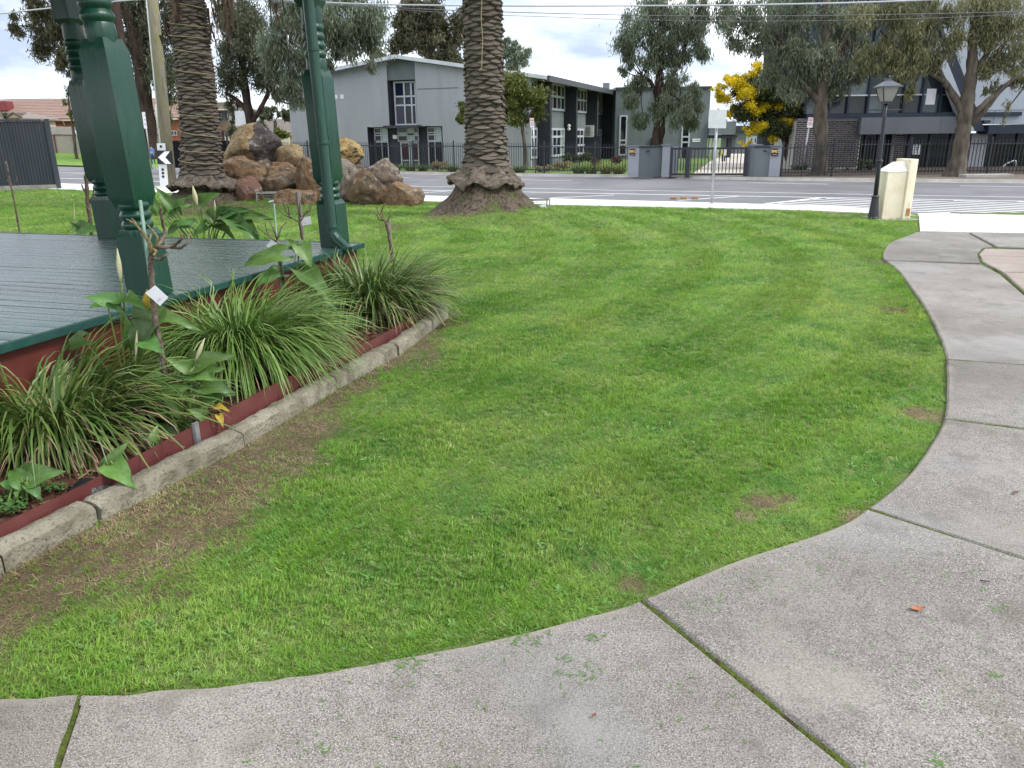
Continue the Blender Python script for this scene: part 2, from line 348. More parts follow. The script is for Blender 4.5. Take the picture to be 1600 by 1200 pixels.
def dirt_vec(X, Y):
    X = np.asarray(X, float); Y = np.asarray(Y, float); d, bed = kerb_vec(X, Y)
    nz = np.array([mnoise.noise(Vector((x*2.1, y*2.1, 3.3)))*.5+mnoise.noise(Vector((x*6, y*6, 1.3)))*.25 for x, y in zip(X, Y)])
    wdt = np.interp(Y, [1.9, 2.5, 3.0, 3.6, 4.4, 5.5, 7.0, 7.6], [.55, .80, .76, .62, .42, .34, .26, .14])
    v = np.where((d < 1.2) & (Y < 9), np.clip((wdt+nz*.55-d)/.30, 0, 1), 0.0)
    for k, (q, r) in enumerate(DIRT):
        e_ = np.hypot(X-q[0], Y-q[1]); w_ = (.7 if 9 <= k < 13 else 1.0)*np.clip((r*(1+nz*1.2)-e_)/(r*.5), 0, 1); v = np.maximum(v, w_)
    return np.where(bed & (Y < 12), 1.0, v)
def dirtness(x, y): return float(dirt_vec([x], [y])[0])
vv = []; idx = {}; dv = []
for j, y in enumerate(ys):
    for i, x in enumerate(xs):
        vv.append((x, y, lawn_z(x, y)))
dv = dirt_vec([p[0] for p in vv], [p[1] for p in vv])
nx = len(xs); ff = []
for j in range(len(ys)-1):
    for i in range(nx-1):
        cx, cy = (xs[i]+xs[i+1])/2, (ys[j]+ys[j+1])/2
        if cy > interp_poly(midp, cx) - .15: continue
        ff.append((j*nx+i, j*nx+i+1, (j+1)*nx+i+1, (j+1)*nx+i))
lawn = struct('lawn', fast('lawn', vv, ff, M_soil, attr={'var': dv}, smooth=True))

# path slabs -------------------------------------------------------
path = bpy.data.objects.new('path', None); COL.objects.link(path); tag(path, kind='structure')
def edge_between(u0v0, u1v1):
    a = G(*u0v0)[:2]; b = G(*u1v1)[:2]
    ia = int(np.argmin(np.linalg.norm(EDGE_W-a, axis=1))); ib = int(np.argmin(np.linalg.norm(EDGE_W-b, axis=1)))
    return [tuple(p) for p in EDGE_W[ia:ib+1]]
def px(*pts): return [tuple(G(u, v)[:2]) for u, v in pts]
def joint(a, b, w):        # a joint line between slabs, with its two sides w apart
    A, B = G(*a)[:2], G(*b)[:2]; d = (B-A)/np.linalg.norm(B-A); nrm_ = np.array([-d[1], d[0]])
    def at(side, x=None, y=None, u=None):
        P = A+nrm_*side*w/2
        if x is None and y is None and u is None: return tuple(P)
        if u is not None: t = np.dot(G(*u)[:2]-P, d)
        else: t = (x-P[0])/d[0] if x is not None else (y-P[1])/d[1]
        return tuple(P+d*t)
    return at
JA = joint((123, 1083.5), (83, 1200), .017); JB = joint((1003.5, 934.5), (1332, 1199), .012); JC = joint((1354, 794), (1600, 872.5), .012); JD = joint((1476, 653), (1600, 668.7), .012); JE = joint((1479.5, 561.5), (1600, 570), .016)
# side +1 lies to the left of the direction lawn -> outward
SLABS = [
    (edge_between((-400, 1090), (114, 1083)) + [JA(-1), JA(-1, y=-1.3), (-4.5, -1.3), (-4.5, 1.9)], M_path),
    ([JA(1)] + edge_between((134, 1083), (990, 938)) + [JB(-1), JB(-1, y=-1.3), JA(1, y=-1.3)], M_path),
    ([JB(1)] + edge_between((1018, 930), (1342, 801)) + [JC(-1), JC(-1, x=7.2), (7.2, -1.3), JB(1, y=-1.3)], M_path),
    ([JC(1)] + edge_between((1364, 786), (1474, 659)) + [JD(-1), JD(-1, x=8.2), (7.2, 0.6), JC(1, x=7.2)], M_path),
    ([JD(1)] + edge_between((1477, 648), (1480, 567)) + [JE(-1), JE(-1, x=9), JD(1, x=8.2)], M_path),
    ([JE(1)] + edge_between((1479, 556), (1386, 408)) + px((1532, 413), (1562, 427), (1600, 460), (1700, 537)) + [JE(1, u=(1780, 583))], M_path),
    (edge_between((1384, 406), (1436, 361.5)) + px((1511, 363), (1551, 384.5), (1535, 386.2), (1527, 395), (1531, 410)), M_path),
    (px((1515, 363), (1700, 366), (1900, 369), (1900, 393), (1700, 390), (1558, 385)), M_path),
    (px((1530, 396), (1538, 388.3), (1700, 392), (1900, 396), (1900, 405), (1600, 400), (1531.5, 399)), M_pathpink),
    (px((1532, 400.2), (1600, 401.3), (1900, 406.5), (2000, 432), (1700, 426), (1566, 424), (1535, 408)), M_pathpink),
    (px((1568, 425.5), (1700, 427.5), (2000, 434)) + [JE(1, x=9), JE(1, u=(1790, 584))] + px((1704, 533), (1604, 457)), M_pathpink),
]
for poly, m in SLABS:
    q = []; fl = []
    for x, y in poly:
        nn = mnoise.noise(Vector((x*9, y*9, 5)))*.012+mnoise.noise(Vector((x*31, y*31, 8)))*.007; q.append((x+nn, y+nn)); fl.append(float(np.min(np.hypot(EDGE_W[:, 0]-x, EDGE_W[:, 1]-y)) < .004))
    a = sum(q[i-1][0]*q[i][1]-q[i][0]*q[i-1][1] for i in range(len(q)))
    if a < 0: q = q[::-1]; fl = fl[::-1]
    n = len(q); fl = [fl[i] if fl[i-1] and fl[(i+1) % n] else 0.0 for i in range(n)]
    dz = random.uniform(-.003, .003); mb = MB()
    # bevelled lip: outer bottom, outer top (lower), inner top, then a ring that lets the lawn-side edge weather differently
    qa = np.array(q); nr = []
    for i in range(n):
        t1 = qa[i]-qa[i-1]; t2 = qa[(i+1) % n]-qa[i]; t1 = t1/(np.linalg.norm(t1)+1e-9); t2 = t2/(np.linalg.norm(t2)+1e-9)
        t = t1+t2; t = t/(np.linalg.norm(t)+1e-9); nr.append(np.array([-t[1], t[0]]))
    nr = np.array(nr)
    sm = nr.copy()
    for _ in range(3): sm = np.where(np.array(fl)[:, None] > 0, (np.roll(sm, 1, 0)+sm*2+np.roll(sm, -1, 0)), sm); sm /= np.linalg.norm(sm, axis=1)[:, None]
    nr = sm; inn = qa + nr*.012; inn2 = qa + nr*np.array([[.055 if f_ else .016] for f_ in fl])
    mb.v += [(x, y, -.08) for x, y in qa] + [(x, y, dz-.010) for x, y in qa] + [(x, y, dz) for x, y in inn] + [(x, y, dz+.0012) for x, y in inn2]
    for i in range(n):
        k = (i+1) % n
        mb.f += [(i, k, n+k, n+i), (n+i, n+k, 2*n+k, 2*n+i), (2*n+i, 2*n+k, 3*n+k, 3*n+i)]
    from mathutils.geometry import delaunay_2d_cdt
    gx = [Vector((float(x), float(y))) for x, y in inn2]; bx0, by0 = inn2.min(0); bx1, by1 = inn2.max(0); st_ = .45
    X_, Y2_ = np.meshgrid(np.arange(bx0+.2, bx1, st_), np.arange(by0+.2, by1, st_)); X_, Y2_ = X_.ravel(), Y2_.ravel(); k_ = in_poly_v(X_, Y2_, [tuple(p) for p in inn2]); X_, Y2_ = X_[k_], Y2_[k_]
    if len(X_): far_ = np.min(np.hypot(X_[:, None]-inn2[None, :, 0], Y2_[:, None]-inn2[None, :, 1]), axis=1) > .12; X_, Y2_ = X_[far_], Y2_[far_]
    gx += [Vector((float(x), float(y))) for x, y in zip(X_, Y2_)]
    ov, _e, of, *_r_ = delaunay_2d_cdt(gx, [], [list(range(n))], 1, 1e-5)
    b_i = len(mb.v); mb.v += [(v_.x, v_.y, dz+.0012) for v_ in ov]; mb.f += [tuple(b_i+i for i in (f_ if (ov[f_[1]]-ov[f_[0]]).cross(ov[f_[2]]-ov[f_[0]]) > 0 else f_[::-1])) for f_ in of]
    mb.m = [0]*len(mb.f); fl = fl+[]
    o = mb.build('concrete_slab', m, path); at_ = o.data.attributes.new('edge', 'FLOAT', 'POINT'); at_.data.foreach_set('value', np.array(fl*3+[0.0]*(len(mb.v)-3*n), np.float32))
# moss packed in the joints
JOINTS = [((123, 1086), (82, 1205), 8), ((1003, 936), (1333, 1199), 7), ((1354, 794), (1620, 879), 5), ((1478, 561), (1640, 572), 3), ((1476, 653), (1620, 671), 2.2), ((1528, 397), (1566, 427), 2.5), ((1566, 427), (1604, 459), 2.5), ((1540, 387), (1528, 397), 2.0)]
mv = []; mf = []
for a, b, wpx in JOINTS:
    A = G(*a)[:2]; B = G(*b)[:2]; Lj = np.linalg.norm(B-A); n = int(Lj/.02); t = (B-A)/Lj; nn = np.array([-t[1], t[0]])
    wd = .010
    base = len(mv)
    for i in range(n+1):
        c = A+t*Lj*i/n; k = mnoise.noise(Vector((c[0]*8, c[1]*8, 2))); h = -.012+.010*k
        for sgn, hz in ((-1.2, h-.006), (0, h+.008), (1.2, h-.006)):
            p = c+nn*sgn*wd*(1+.3*k); mv.append((p[0], p[1], hz+.003*random.random()))
    for i in range(n):
        for s in (0, 1): mf.append((base+3*i+s, base+3*i+s+1, base+3*i+4+s, base+3*i+3+s))
jm = fast('joint_moss', mv, mf, M_moss, parent=path, smooth=True); tag(jm, kind='stuff')

# pale footpath + crossover -----------------------------------------
foot = bpy.data.objects.new('footpath', None); COL.objects.link(foot); tag(foot, kind='structure')
N = 60
ga = resample(GFW, N); fa = resample(FRW[:len(GFW)], N)
brk = [0, 8, 15, 22, 28, 34, 40, 46, 52, N-1]
for i0, i1 in zip(brk[:-1], brk[1:]):
    mb = MB(); P = [tuple(ga[i]) for i in range(i0, i1+1)]; Q = [tuple(fa[i]) for i in range(i1, i0-1, -1)]
    P2 = [tuple(np.array(p)) for p in P]
    P2[0] = tuple(np.array(P2[0])+(ga[min(i0+1, N-1)]-ga[i0])/np.linalg.norm(ga[min(i0+1, N-1)]-ga[i0])*.008)
    Q[-1] = tuple(np.array(Q[-1])+(fa[min(i0+1, N-1)]-fa[i0])/np.linalg.norm(fa[min(i0+1, N-1)]-fa[i0])*.008)
    mb.prism(P2+Q, -.2, 0.0); mb.build('footpath_slab', M_foot, foot)
for poly in (px((1436, 337.3), (1434, 333), (1500, 334.0), (1560, 363.2), (1438, 360.8)), px((1502, 334.1), (1700, 338.3), (1760, 366.6), (1562, 363.3)), px((1703, 338.4), (1950, 344), (2000, 370), (1763, 366.7))):
    q = list(poly); a = sum(q[i-1][0]*q[i][1]-q[i][0]*q[i-1][1] for i in range(len(q)))
    if a < 0: q = q[::-1]
    MB().prism(q, -.2, .001).build('crossover_slab', M_foot, foot)

# road ----------------------------------------------------------------
FRr = resample([G(u, v)[:2] for u, v in FR], 70); RFr = resample([G(u, v, ZR)[:2] for u, v in RF], 70)
mb = MB()
mb.v = [(p[0], p[1], ZR) for p in FRr] + [(p[0], p[1], ZR) for p in RFr]
mb.v = [(x+(-40 if i % 70 == 0 else 30 if i % 70 == 69 else 0), y+(12 if i % 70 == 0 else -9 if i % 70 == 69 else 0), z) for i, (x, y, z) in enumerate(mb.v)]
for i in range(69): mb.f.append((i, i+1, 70+i+1, 70+i)); mb.m.append(0)
road = struct('road', mb.build('road', M_road))
def strip(ptsA, ptsB, name, m, z, parent=None):
    mb = MB(); n = len(ptsA); mb.v = [(p[0], p[1], z) for p in ptsA]+[(p[0], p[1], z) for p in ptsB]
    for i in range(n-1): mb.f.append((i, i+1, n+i+1, n+i)); mb.m.append(0)
    return mb.build(name, m, parent)
def line_px(pts, wid, n=30):
    P = resample([G(u, v, ZR)[:2] for u, v in pts], n); t = np.gradient(P, axis=0); t /= np.linalg.norm(t, axis=1)[:, None]
    nn = np.stack([-t[:, 1], t[:, 0]], 1)*wid/2
    o = strip(P-nn, P+nn, 'painted_line', M_line, ZR+.005, road); return o
line_px([(-150, 270), (110, 279), (640, 297), (820, 300), (960, 302.8), (1160, 306.6), (1340, 309.7), (1600, 314.5), (1800, 318)], .16, 60)
line_px([(-150, 262), (110, 270), (640, 291), (820, 294.3), (960, 297.3), (1160, 300.3), (1340, 303.7), (1600, 308.3), (1800, 311)], .11, 60)
line_px([(812, 280.8), (893, 282.6)], .11, 6); line_px([(1168, 285.6), (1294, 288)], .11, 6); line_px([(1500, 290.6), (1600, 292)], .11, 6); line_px([(560, 276.4), (640, 277.8)], .11, 6)
line_px([(860, 309.5), (960, 304.8)], .12, 8); line_px([(1060, 313.5), (1155, 306.8)], .12, 8); line_px([(610, 304.5), (700, 298.8)], .12, 8)
line_px([(1196, 318.6), (1240, 314), (1282, 309.3)], .18, 10)
top = lambda u: interp_poly([(1282, 309.3), (1600, 314.8), (1900, 320)], u) if u > 1282 else interp_poly([(1196, 318.6), (1282, 309.3)], u)
for k in range(11):
    v0 = 305.0+k*2.75; us = [u for u in np.arange(1200, 1880, 5) if top(u)+.6 < v0+.045*(u-1421) < interp_poly(FR, u)-.3]
    if len(us) > 4: line_px([(us[0], v0+.045*(us[0]-1421)), (us[-1], v0+.045*(us[-1]-1421))], .17, 6)
# orange-white kerb dividers by the post
for u in (1056, 1073, 1090):
    p = G(u, 313.6, ZR); mb = MB(); t = np.array([.9, -.38, 0]); mb.obox((p[0], p[1]+.35, ZR+.05), t*.10, (.02, .05, 0), (0, 0, .03))
    o = mb.build('lane_divider', mat('faded_orange_rubber', [(.34, .17, .08), (.42, .25, .13)], rough=.7), bevel=.015)
    tag(o, {1056: 'faded orange rubber lane divider on the road, farthest left of the three', 1073: 'faded orange rubber lane divider on the road, middle of the three', 1090: 'faded orange rubber lane divider on the road, nearest the grey sign post'}[u], 'lane divider', 'orange dividers on the road edge')
# far kerb and verge
RFn = resample([G(u, v, ZR)[:2] for u, v in RF], 60); t = np.gradient(RFn, axis=0); t /= np.linalg.norm(t, axis=1)[:, None]; nn = np.stack([-t[:, 1], t[:, 0]], 1)
kb = bpy.data.objects.new('far_kerb', None); COL.objects.link(kb); tag(kb, kind='structure')
mb = MB(); n = 60
mb.v = [(p[0], p[1], ZR+.006) for p in RFn-nn*.35]+[(p[0], p[1], ZR+.006) for p in RFn]+[(p[0], p[1], ZV+.004) for p in RFn+nn*.05]+[(p[0], p[1], ZV+.006) for p in RFn+nn*.22]
for r_ in range(3):
    for i in range(n-1): mb.f.append((r_*n+i, r_*n+i+1, (r_+1)*n+i+1, (r_+1)*n+i)); mb.m.append(0)
mb.build('kerb_and_gutter', M_kerbfar, kb)
FBn = resample([G(u, v, ZV)[:2] for u, v in FB], 60)
struct('verge', strip(RFn+nn*.2, FBn+nn*.4, 'verge', M_verge, ZV))
back = FBn.copy(); back[:, 1] += 160; back[:, 0] = np.linspace(-170, 190, 60)
struct('school_ground', strip(FBn+nn*.3, back, 'school_ground', M_farground, ZS-.012))
mb = MB(); mb.v = [tuple(G(u, v, ZS)) for u, v in ((1078, 274.5), (1163, 275), (1170, 240), (1134, 240), (1110, 252))]; mb.f = [(0, 1, 2, 3, 4)]; mb.m = [0]
struct('driveway', mb.build('driveway', mat('pale_driveway', [(.42, .37, .32), (.55, .5, .44)], rough=.9, scale=.8, coords='World')))
# residential verge across the road on the left: concrete crossing
mb = MB(); mb.v = [tuple(G(u, v, ZV+.008)) for u, v in ((60, 252.5), (150, 255), (240, 258), (240, 254.5), (60, 248.5))]; mb.f = [(0, 1, 2, 3, 4)]; mb.m = [0]
struct('far_footpath', mb.build('far_footpath', M_kerbfar))
mb = MB(); mb.v = [tuple(G(u, v, ZV+.004)) for u, v in ((-300, 249), (60, 257), (250, 262))]+[tuple(V(u, v, 72)) for u, v in ((268, 243), (60, 238.5), (-300, 232))]; mb.f = [(0, 1, 4, 5), (1, 2, 3, 4)]; mb.m = [0, 0]
struct('far_lawn', mb.build('far_lawn', mat('far_mown_grass', [(.10, .20, .025), (.16, .26, .04)], rough=.95, scale=2, coords='World')))
q5 = [G(1219, 275.5, ZV)[:2], G(1300, 274.8, ZV)[:2], G(1600, 272.6, ZV)[:2], G(1900, 272.6, ZV)[:2]]
mb = MB(); mb.v = [(q[0], q[1]+.25, ZS-.004) for q in q5]+[(q5[3][0]+3, 39.2, ZS-.004), (q5[0][0]+1.5, 39.2, ZS-.004)]; mb.f = [(0, 1, 2, 3, 4, 5)]; mb.m = [0]
struct('mulch_strip', mb.build('mulch_strip', mat('dark_bark_mulch', [(.030, .020, .014), (.06, .042, .03)], rough=1, scale=6, coords='World', bump=.6)))
# hill on the far left
hv = []; hf = []
for i in range(60):
    x = -420+i*8; h = 14+10*math.exp(-((x+250)/70)**2)+3*mnoise.noise(Vector((x*.03, 0, 0)))+1.6*mnoise.noise(Vector((x*.2, 4, 0)))
    h *= 1 if x < -180 else max(.0, 1-(x+180)/120)
    for j, k in ((0, 0), (1, .75), (2, 1), (3, 0)): hv.append((x, 380+j*20, -.3+h*k))
for i in range(59):
    for j in range(3): hf.append((4*i+j, 4*i+4+j, 4*i+5+j, 4*i+1+j))
struct('hills', fast('hills', hv, hf, mat('wooded_hill', [(.09, .12, .11), (.14, .17, .15), (.2, .2, .17)], rough=1, scale=.08, coords='World', bump=1, bscale=.3), smooth=True))
# ================================================================== BANDSTAND
bs = thing('bandstand', (KC[0], KC[1], 0), 'dark green timber bandstand with turned posts and worn painted deck', 'bandstand')
LA, LB, DZ = 6.4, 5.6, 0.60
def dk(a, b, z): q = KC + DA*a + DB*b; return (q[0], q[1], z)
# boards run along DB
nb = int(LA/.142); bproto = None
for i in range(nb):
    a0 = i*.142+.004
    if bproto is None:
        mb = MB(); mb.box((0, .0, -.03), (LB, .136, 0)); bproto = mb.build('deck_board', M_deck, None, bevel=.004); o = bproto; o.parent = bs
    else: o = bproto.copy(); COL.objects.link(o)
    q = np.array(dk(a0, 0, DZ + random.uniform(-.0015, .0015)))-np.array(wloc(bs))
    ang = math.atan2(DB[1], DB[0])
    o.matrix_local = Matrix.Translation(Vector(q)) @ Matrix.Rotation(ang, 4, 'Z') @ Matrix.Rotation(random.uniform(-.002, .002), 4, 'X')
# edge trim (front and back edges) and red fascia
def rail(a0, b0, a1, b1, z0, z1, th, name, m, offn):
    p = np.array(dk(a0, b0, 0)); q = np.array(dk(a1, b1, 0)); n = np.array([*offn, 0])
    mb = MB(); mb.obox(((p+q)/2+n*th/2)+np.array([0, 0, (z0+z1)/2]), (q-p)/2, n*th/2, (0, 0, (z1-z0)/2)); return mb.build(name, m, bs, bevel=.005)
nF = -DB; nBk = -DA
rail(-.03, 0, LA, 0, DZ-.045, DZ+.004, .03, 'deck_edge_trim', M_decktrim, nF)
rail(0, -.002, 0, LB, DZ-.045, DZ+.004, .03, 'deck_edge_trim', M_decktrim, nBk)
for k in range(3):
    rail(.04+k*2.1, .05, .04+k*2.1+2.094, .05, .02, DZ-.05, .025, 'fascia_panel', M_red, nF)
    rail(.045, .055+k*1.8, .045, .055+k*1.8+1.79, .02, DZ-.05, .025, 'fascia_panel', M_red, nBk)
# posts
P1 = G(236, 460, DZ)[:2]; P2 = G(524, 384, DZ)[:2]; P3 = G(176, 371, DZ)[:2]
PA = P1 + (P1-P2); PB = P3 + (P1-P2); PC_ = PB + (P1-P2)
ea = np.array([*(-DA), 0.]); eb = np.array([*DB, 0.]); ez = np.array([0, 0, 1.])
def post_mesh():
    # square blocks joined by turned rings; local coords, z from deck
    mb = MB(); H = .102
    def block(z0, z1, h, sh=.045, taper=0):
        # scalloped shoulders top and bottom
        prof = [(h*.80, z0-sh), (h*.88, z0-sh*.45), (h, z0), (h, z1), (h*.88, z1+sh*.45), (h*.80, z1+sh)]
        base = len(mb.v)
        for hh, z in prof:
            c = hh*.94
            for sx, sy in ((-1, -1), (1, -1), (1, 1), (-1, 1)): mb.v.append((sx*hh, sy*hh, z))
        for i in range(len(prof)-1):
            for j in range(4): mb.f.append((base+4*i+j, base+4*i+(j+1) % 4, base+4*i+4+(j+1) % 4, base+4*i+4+j)); mb.m.append(0)
        mb.f.append((base+3, base+2, base+1, base)); mb.f.append(tuple(base+4*(len(prof)-1)+j for j in range(4))); mb.m += [0, 0]
    def rings(z0, z1, n, r):
        prof = [(r*.86, z0)]; dz = (z1-z0)/n
        for k in range(n):
            for q in range(1, 16): t = q/16; prof.append((r*.84+r*.18*math.sin(math.pi*t), z0+dz*(k+t)))
            prof.append((r*.84, z0+dz*(k+1)))
        mb.lathe(prof, n=20)
    return mb, block, rings
def zrel(v, P): return zat(P[0], P[1], v)-DZ
zb1 = zrel(362, P1); zr0 = zrel(352, P1); zr1 = zrel(318, P1); zm0 = zrel(306, P1); zm1 = zrel(80, P1); zk = zrel(36, P1)
mb, block, rings = post_mesh()
# base block
prof = [(.102, 0), (.102, zb1-.02), (.09, zb1), (.083, zb1+.02)]
b0 = len(mb.v)
for hh, z in prof:
    for sx, sy in ((-1, -1), (1, -1), (1, 1), (-1, 1)): mb.v.append((sx*hh, sy*hh, z))
for i in range(3):
    for j in range(4): mb.f.append((b0+4*i+j, b0+4*i+(j+1) % 4, b0+4*i+4+(j+1) % 4, b0+4*i+4+j)); mb.m.append(0)
mb.f.append((b0+12, b0+13, b0+14, b0+15)); mb.m.append(0)
rings(zb1+.015, zm0-.03, 3, .098)
block(zm0, zm1, .102, .07)
mb.lathe([(.082, zm1), (.090, zm1+.07), (.094, zm1+.10), (.090, zk-.01), (.086, zk)], n=20)
rings(zk, zk+.30, 4, .098)
mb.lathe([(.086, zk+.29), (.092, zk+.33), (.088, zk+.44)], n=20)
block(zk+.48, 2.95, .102, .05)
angp = math.atan2(DB[1], DB[0])
pp = None
for P, lean_ in ((P1, 2.0), (P2, 1.3), (P3, 1.6), (PA, 0), (PB, 0)):
    if pp is None: pp = mb.build('post', M_green, None); smooth_angle(pp, 22); o = pp; o.parent = bs
    else: o = pp.copy(); COL.objects.link(o)
    o.matrix_local = Matrix.Translation(Vector((P[0], P[1], DZ))-wloc(bs)) @ Matrix.Rotation(-math.radians(lean_), 4, 'Y') @ Matrix.Rotation(angp, 4, 'Z')
# downpipe down the camera-side corner of the far post
cdir = -P2/np.linalg.norm(P2); cdir = np.array([.10, -1.0]); cdir /= np.linalg.norm(cdir)
pc = P2 + cdir*.150
mb = MB(); mb.tube([(pc[0]-.062, pc[1], 3.5), (pc[0], pc[1], DZ+.16), (pc[0]+.01, pc[1]-.005, DZ+.12), (pc[0]+.05, pc[1]-.03, DZ+.07), (pc[0]+.16, pc[1]-.08, DZ-.02)], .05, n=16)
dp = mb.build('downpipe', M_green, bs); smooth_angle(dp, 50)
for z in (DZ+.18, DZ+.95, DZ+1.75):
    mb = MB(); mb.lathe([(.053, 0), (.056, .004), (.056, .03), (.053, .034)], (pc[0]-.0227*(z-DZ-.16), pc[1], z), 16); mb.build('pipe_bracket', M_green, bs)
# white chip of bare paint on the upper shoulder of that post
# roof overhead (above the frame)
mb = MB()
e0, e1 = -.55, LA+.4
eav = [dk(e0, e0, 3.62), dk(e1, e0, 3.62), dk(e1, LB+.4, 3.62), dk(e0, LB+.4, 3.62)]; apex = dk(LA/2, LB/2, 5.4)
mb.v = eav+[apex]+[(x, y, z-.12) for x, y, z in eav]; mb.f = [(0, 1, 4), (1, 2, 4), (2, 3, 4), (3, 0, 4), (0, 5, 6, 1), (1, 6, 7, 2), (2, 7, 8, 3), (3, 8, 5, 0), (5, 8, 7, 6)]; mb.m = [0]*9
mb.build('roof', M_green, bs)
rail(.05, .12, LA, .12, 3.47, 3.62-.13, .1, 'beam', M_green, nF); rail(.12, .14, .12, LB, 3.46, 3.62-.135, .1, 'beam', M_green, nBk)

# ================================================================== GARDEN BED
kp = np.array(KERB_ALL)
def offset(poly, d):
    p = np.array(poly); t = np.gradient(p, axis=0); t /= np.linalg.norm(t, axis=1)[:, None]; return p + np.stack([-t[:, 1], t[:, 0]], 1)*d
KW, KH = .115, .075
BZ = .062
kerb = thing('garden_kerb', (kp[4][0], kp[4][1], -.03), 'mossy pale concrete kerb edging the garden bed beside the lawn', 'kerb')
dense = resample(kp, 240); t_ = np.gradient(dense, axis=0); t_ /= np.linalg.norm(t_, axis=1)[:, None]; dn = np.stack([-t_[:, 1], t_[:, 0]], 1)
# segment joints at measured vertices plus corner pieces
cuts = [0]
for p in KERB_ALL[1:]: cuts.append(int(np.argmin(np.linalg.norm(dense-p, axis=1))))
cuts[-1] = 239
prof = [(0, -.05), (0, KH*.72), (.018, KH*.92), (.05, KH), (KW-.04, KH*.99), (KW-.012, KH*.9), (KW, KH*.7), (KW, -.05)]
extra = []
for c0, c1 in zip(cuts[:-1], cuts[1:]):
    if c1-c0 > 45: k = (c1-c0)//4; extra += [c0+k, c0+2*k, c0+3*k]
cuts = sorted(set(cuts+extra))
for c0, c1 in zip(cuts[:-1], cuts[1:]):
    if c1-c0 < 2: continue
    P = resample(dense[c0:c1+1], max(4, (c1-c0)*2)); N_ = resample(dn[c0:c1+1], len(P)); tt = (P[-1]-P[0])/np.linalg.norm(P[-1]-P[0])
    P[0] += tt*.007; P[-1] -= tt*.007
    sh = random.uniform(-.008, .008); mb = MB(); k = len(prof)
    for i, (p, q) in enumerate(zip(P, N_)):
        lip = .012 if i in (0, len(P)-1) else 0
        for (a, z) in prof:
            wv = .006*mnoise.noise(Vector((p[0]*14+a*30, p[1]*14, z*20)))
            xy = p+q*(a+sh+wv); mb.v.append((xy[0], xy[1], (z-lip if z > 0 else z)+wv))
    for i in range(len(P)-1):
        for j in range(k-1): mb.f.append((i*k+j, (i+1)*k+j, (i+1)*k+j+1, i*k+j+1)); mb.m.append(0)
    mb.f.append(tuple(range(k))[::-1]); mb.f.append(tuple((len(P)-1)*k+j for j in range(k))); mb.m += [0, 0]
    o = mb.build('kerb_stone', M_kerb, kerb); smooth_angle(o, 50)
# red steel edging behind the kerb
ed = thing('garden_edging', (kp[4][0]-.2, kp[4][1], 0), 'dull red steel edging strip standing behind the concrete kerb', 'edging')
E_ = dense+dn*(KW+.022); n = len(E_); mb = MB()
for i in range(n):
    ky = E_[i][1]; hz = KH+float(np.interp(ky, [2.4, 3.2, 3.9, 4.6, 5.4, 6.6, 8], [.030, .034, .075, .085, .055, .045, .04]))+.006*mnoise.noise(Vector((E_[i][0]*1.7, E_[i][1]*1.7, 0)))
    for a, z in ((0, .02), (0, hz), (.006, hz), (.02, hz-.004), (.02, .02)): q = E_[i]+dn[i]*a; mb.v.append((q[0], q[1], z))
for i in range(n-1):
    for j in range(4): mb.f.append((5*i+j, 5*i+5+j, 5*i+6+j, 5*i+j+1)); mb.m.append(0)
mb.build('edging_strip', M_redsteel, ed)
M_galv = mat('galvanised_steel', [(.30, .31, .32), (.42, .43, .44)], rough=.42, metal=.7, scale=12, spec=.5)
q = G(306, 688, KH)[:2]; i = int(np.argmin(np.linalg.norm(E_-q, axis=1)))
mb = MB(); p = E_[i]-dn[i]*.006; mb.obox((p[0], p[1], .085), (t_[i][0]*.022, t_[i][1]*.022, 0), (dn[i][0]*.005, dn[i][1]*.005, 0), (0, 0, .085)); mb.obox((p[0]-dn[i][0]*.006-t_[i][0]*.014, p[1]-dn[i][1]*.006-t_[i][1]*.014, .085), (t_[i][0]*.003, t_[i][1]*.003, 0), (dn[i][0]*.008, dn[i][1]*.008, 0), (0, 0, .083)); mb.build('edging_peg', M_galv, ed)
# mulch soil
bedv = []; bedf = []
inn = dense+dn*(KW+.035)
rows = 10
for i in range(n):
    for j in range(rows):
        q = inn[i]+dn[i]*(j/(rows-1))*1.35; bedv.append((q[0], q[1], BZ-.02+.03*mnoise.noise(Vector((q[0]*5, q[1]*5, 9)))+.03*min(1, j/3)))
for i in range(n-1):
    for j in range(rows-1): bedf.append((i*rows+j, (i+1)*rows+j, (i+1)*rows+j+1, i*rows+j+1))
struct('garden_bed', fast('garden_bed', bedv, bedf, M_bed, smooth=True))
# mulch chips
cv = []; cf = []
for _ in range(5200):
    i = rng.integers(20, 200); j = rng.random()*.9; q = inn[i]+dn[i]*j*1.0+rng.normal(0, .01, 2); z = BZ-.02+.03*mnoise.noise(Vector((q[0]*5, q[1]*5, 9)))+.03*min(1, j*1.0/.45)+.002+rng.random()*.012
    L_ = rng.uniform(.008, .03); wd = rng.uniform(.003, .01); a = rng.random()*6.28; d1 = np.array([math.cos(a), math.sin(a), rng.normal(0, .3)]); d2 = np.array([-math.sin(a), math.cos(a), rng.normal(0, .3)])
    c = np.array([q[0], q[1], z]); b = len(cv); cv += [c-d1*L_-d2*wd, c+d1*L_-d2*wd, c+d1*L_+d2*wd, c-d1*L_+d2*wd]; cf.append((b, b+1, b+2, b+3))
vr = np.repeat(rng.random(len(cf)), 4)
o = fast('mulch_chips', cv, cf, mat('mulch_chip', [(.06, .025, .014), (.12, .05, .028)], rough=.95, scale=12, var=[(0, (.035, .016, .01)), (.6, (.13, .055, .03)), (1, (.27, .19, .11))]), attr={'var': vr}); tag(o, 'loose red brown mulch chips covering the garden bed', 'mulch', kind='stuff')
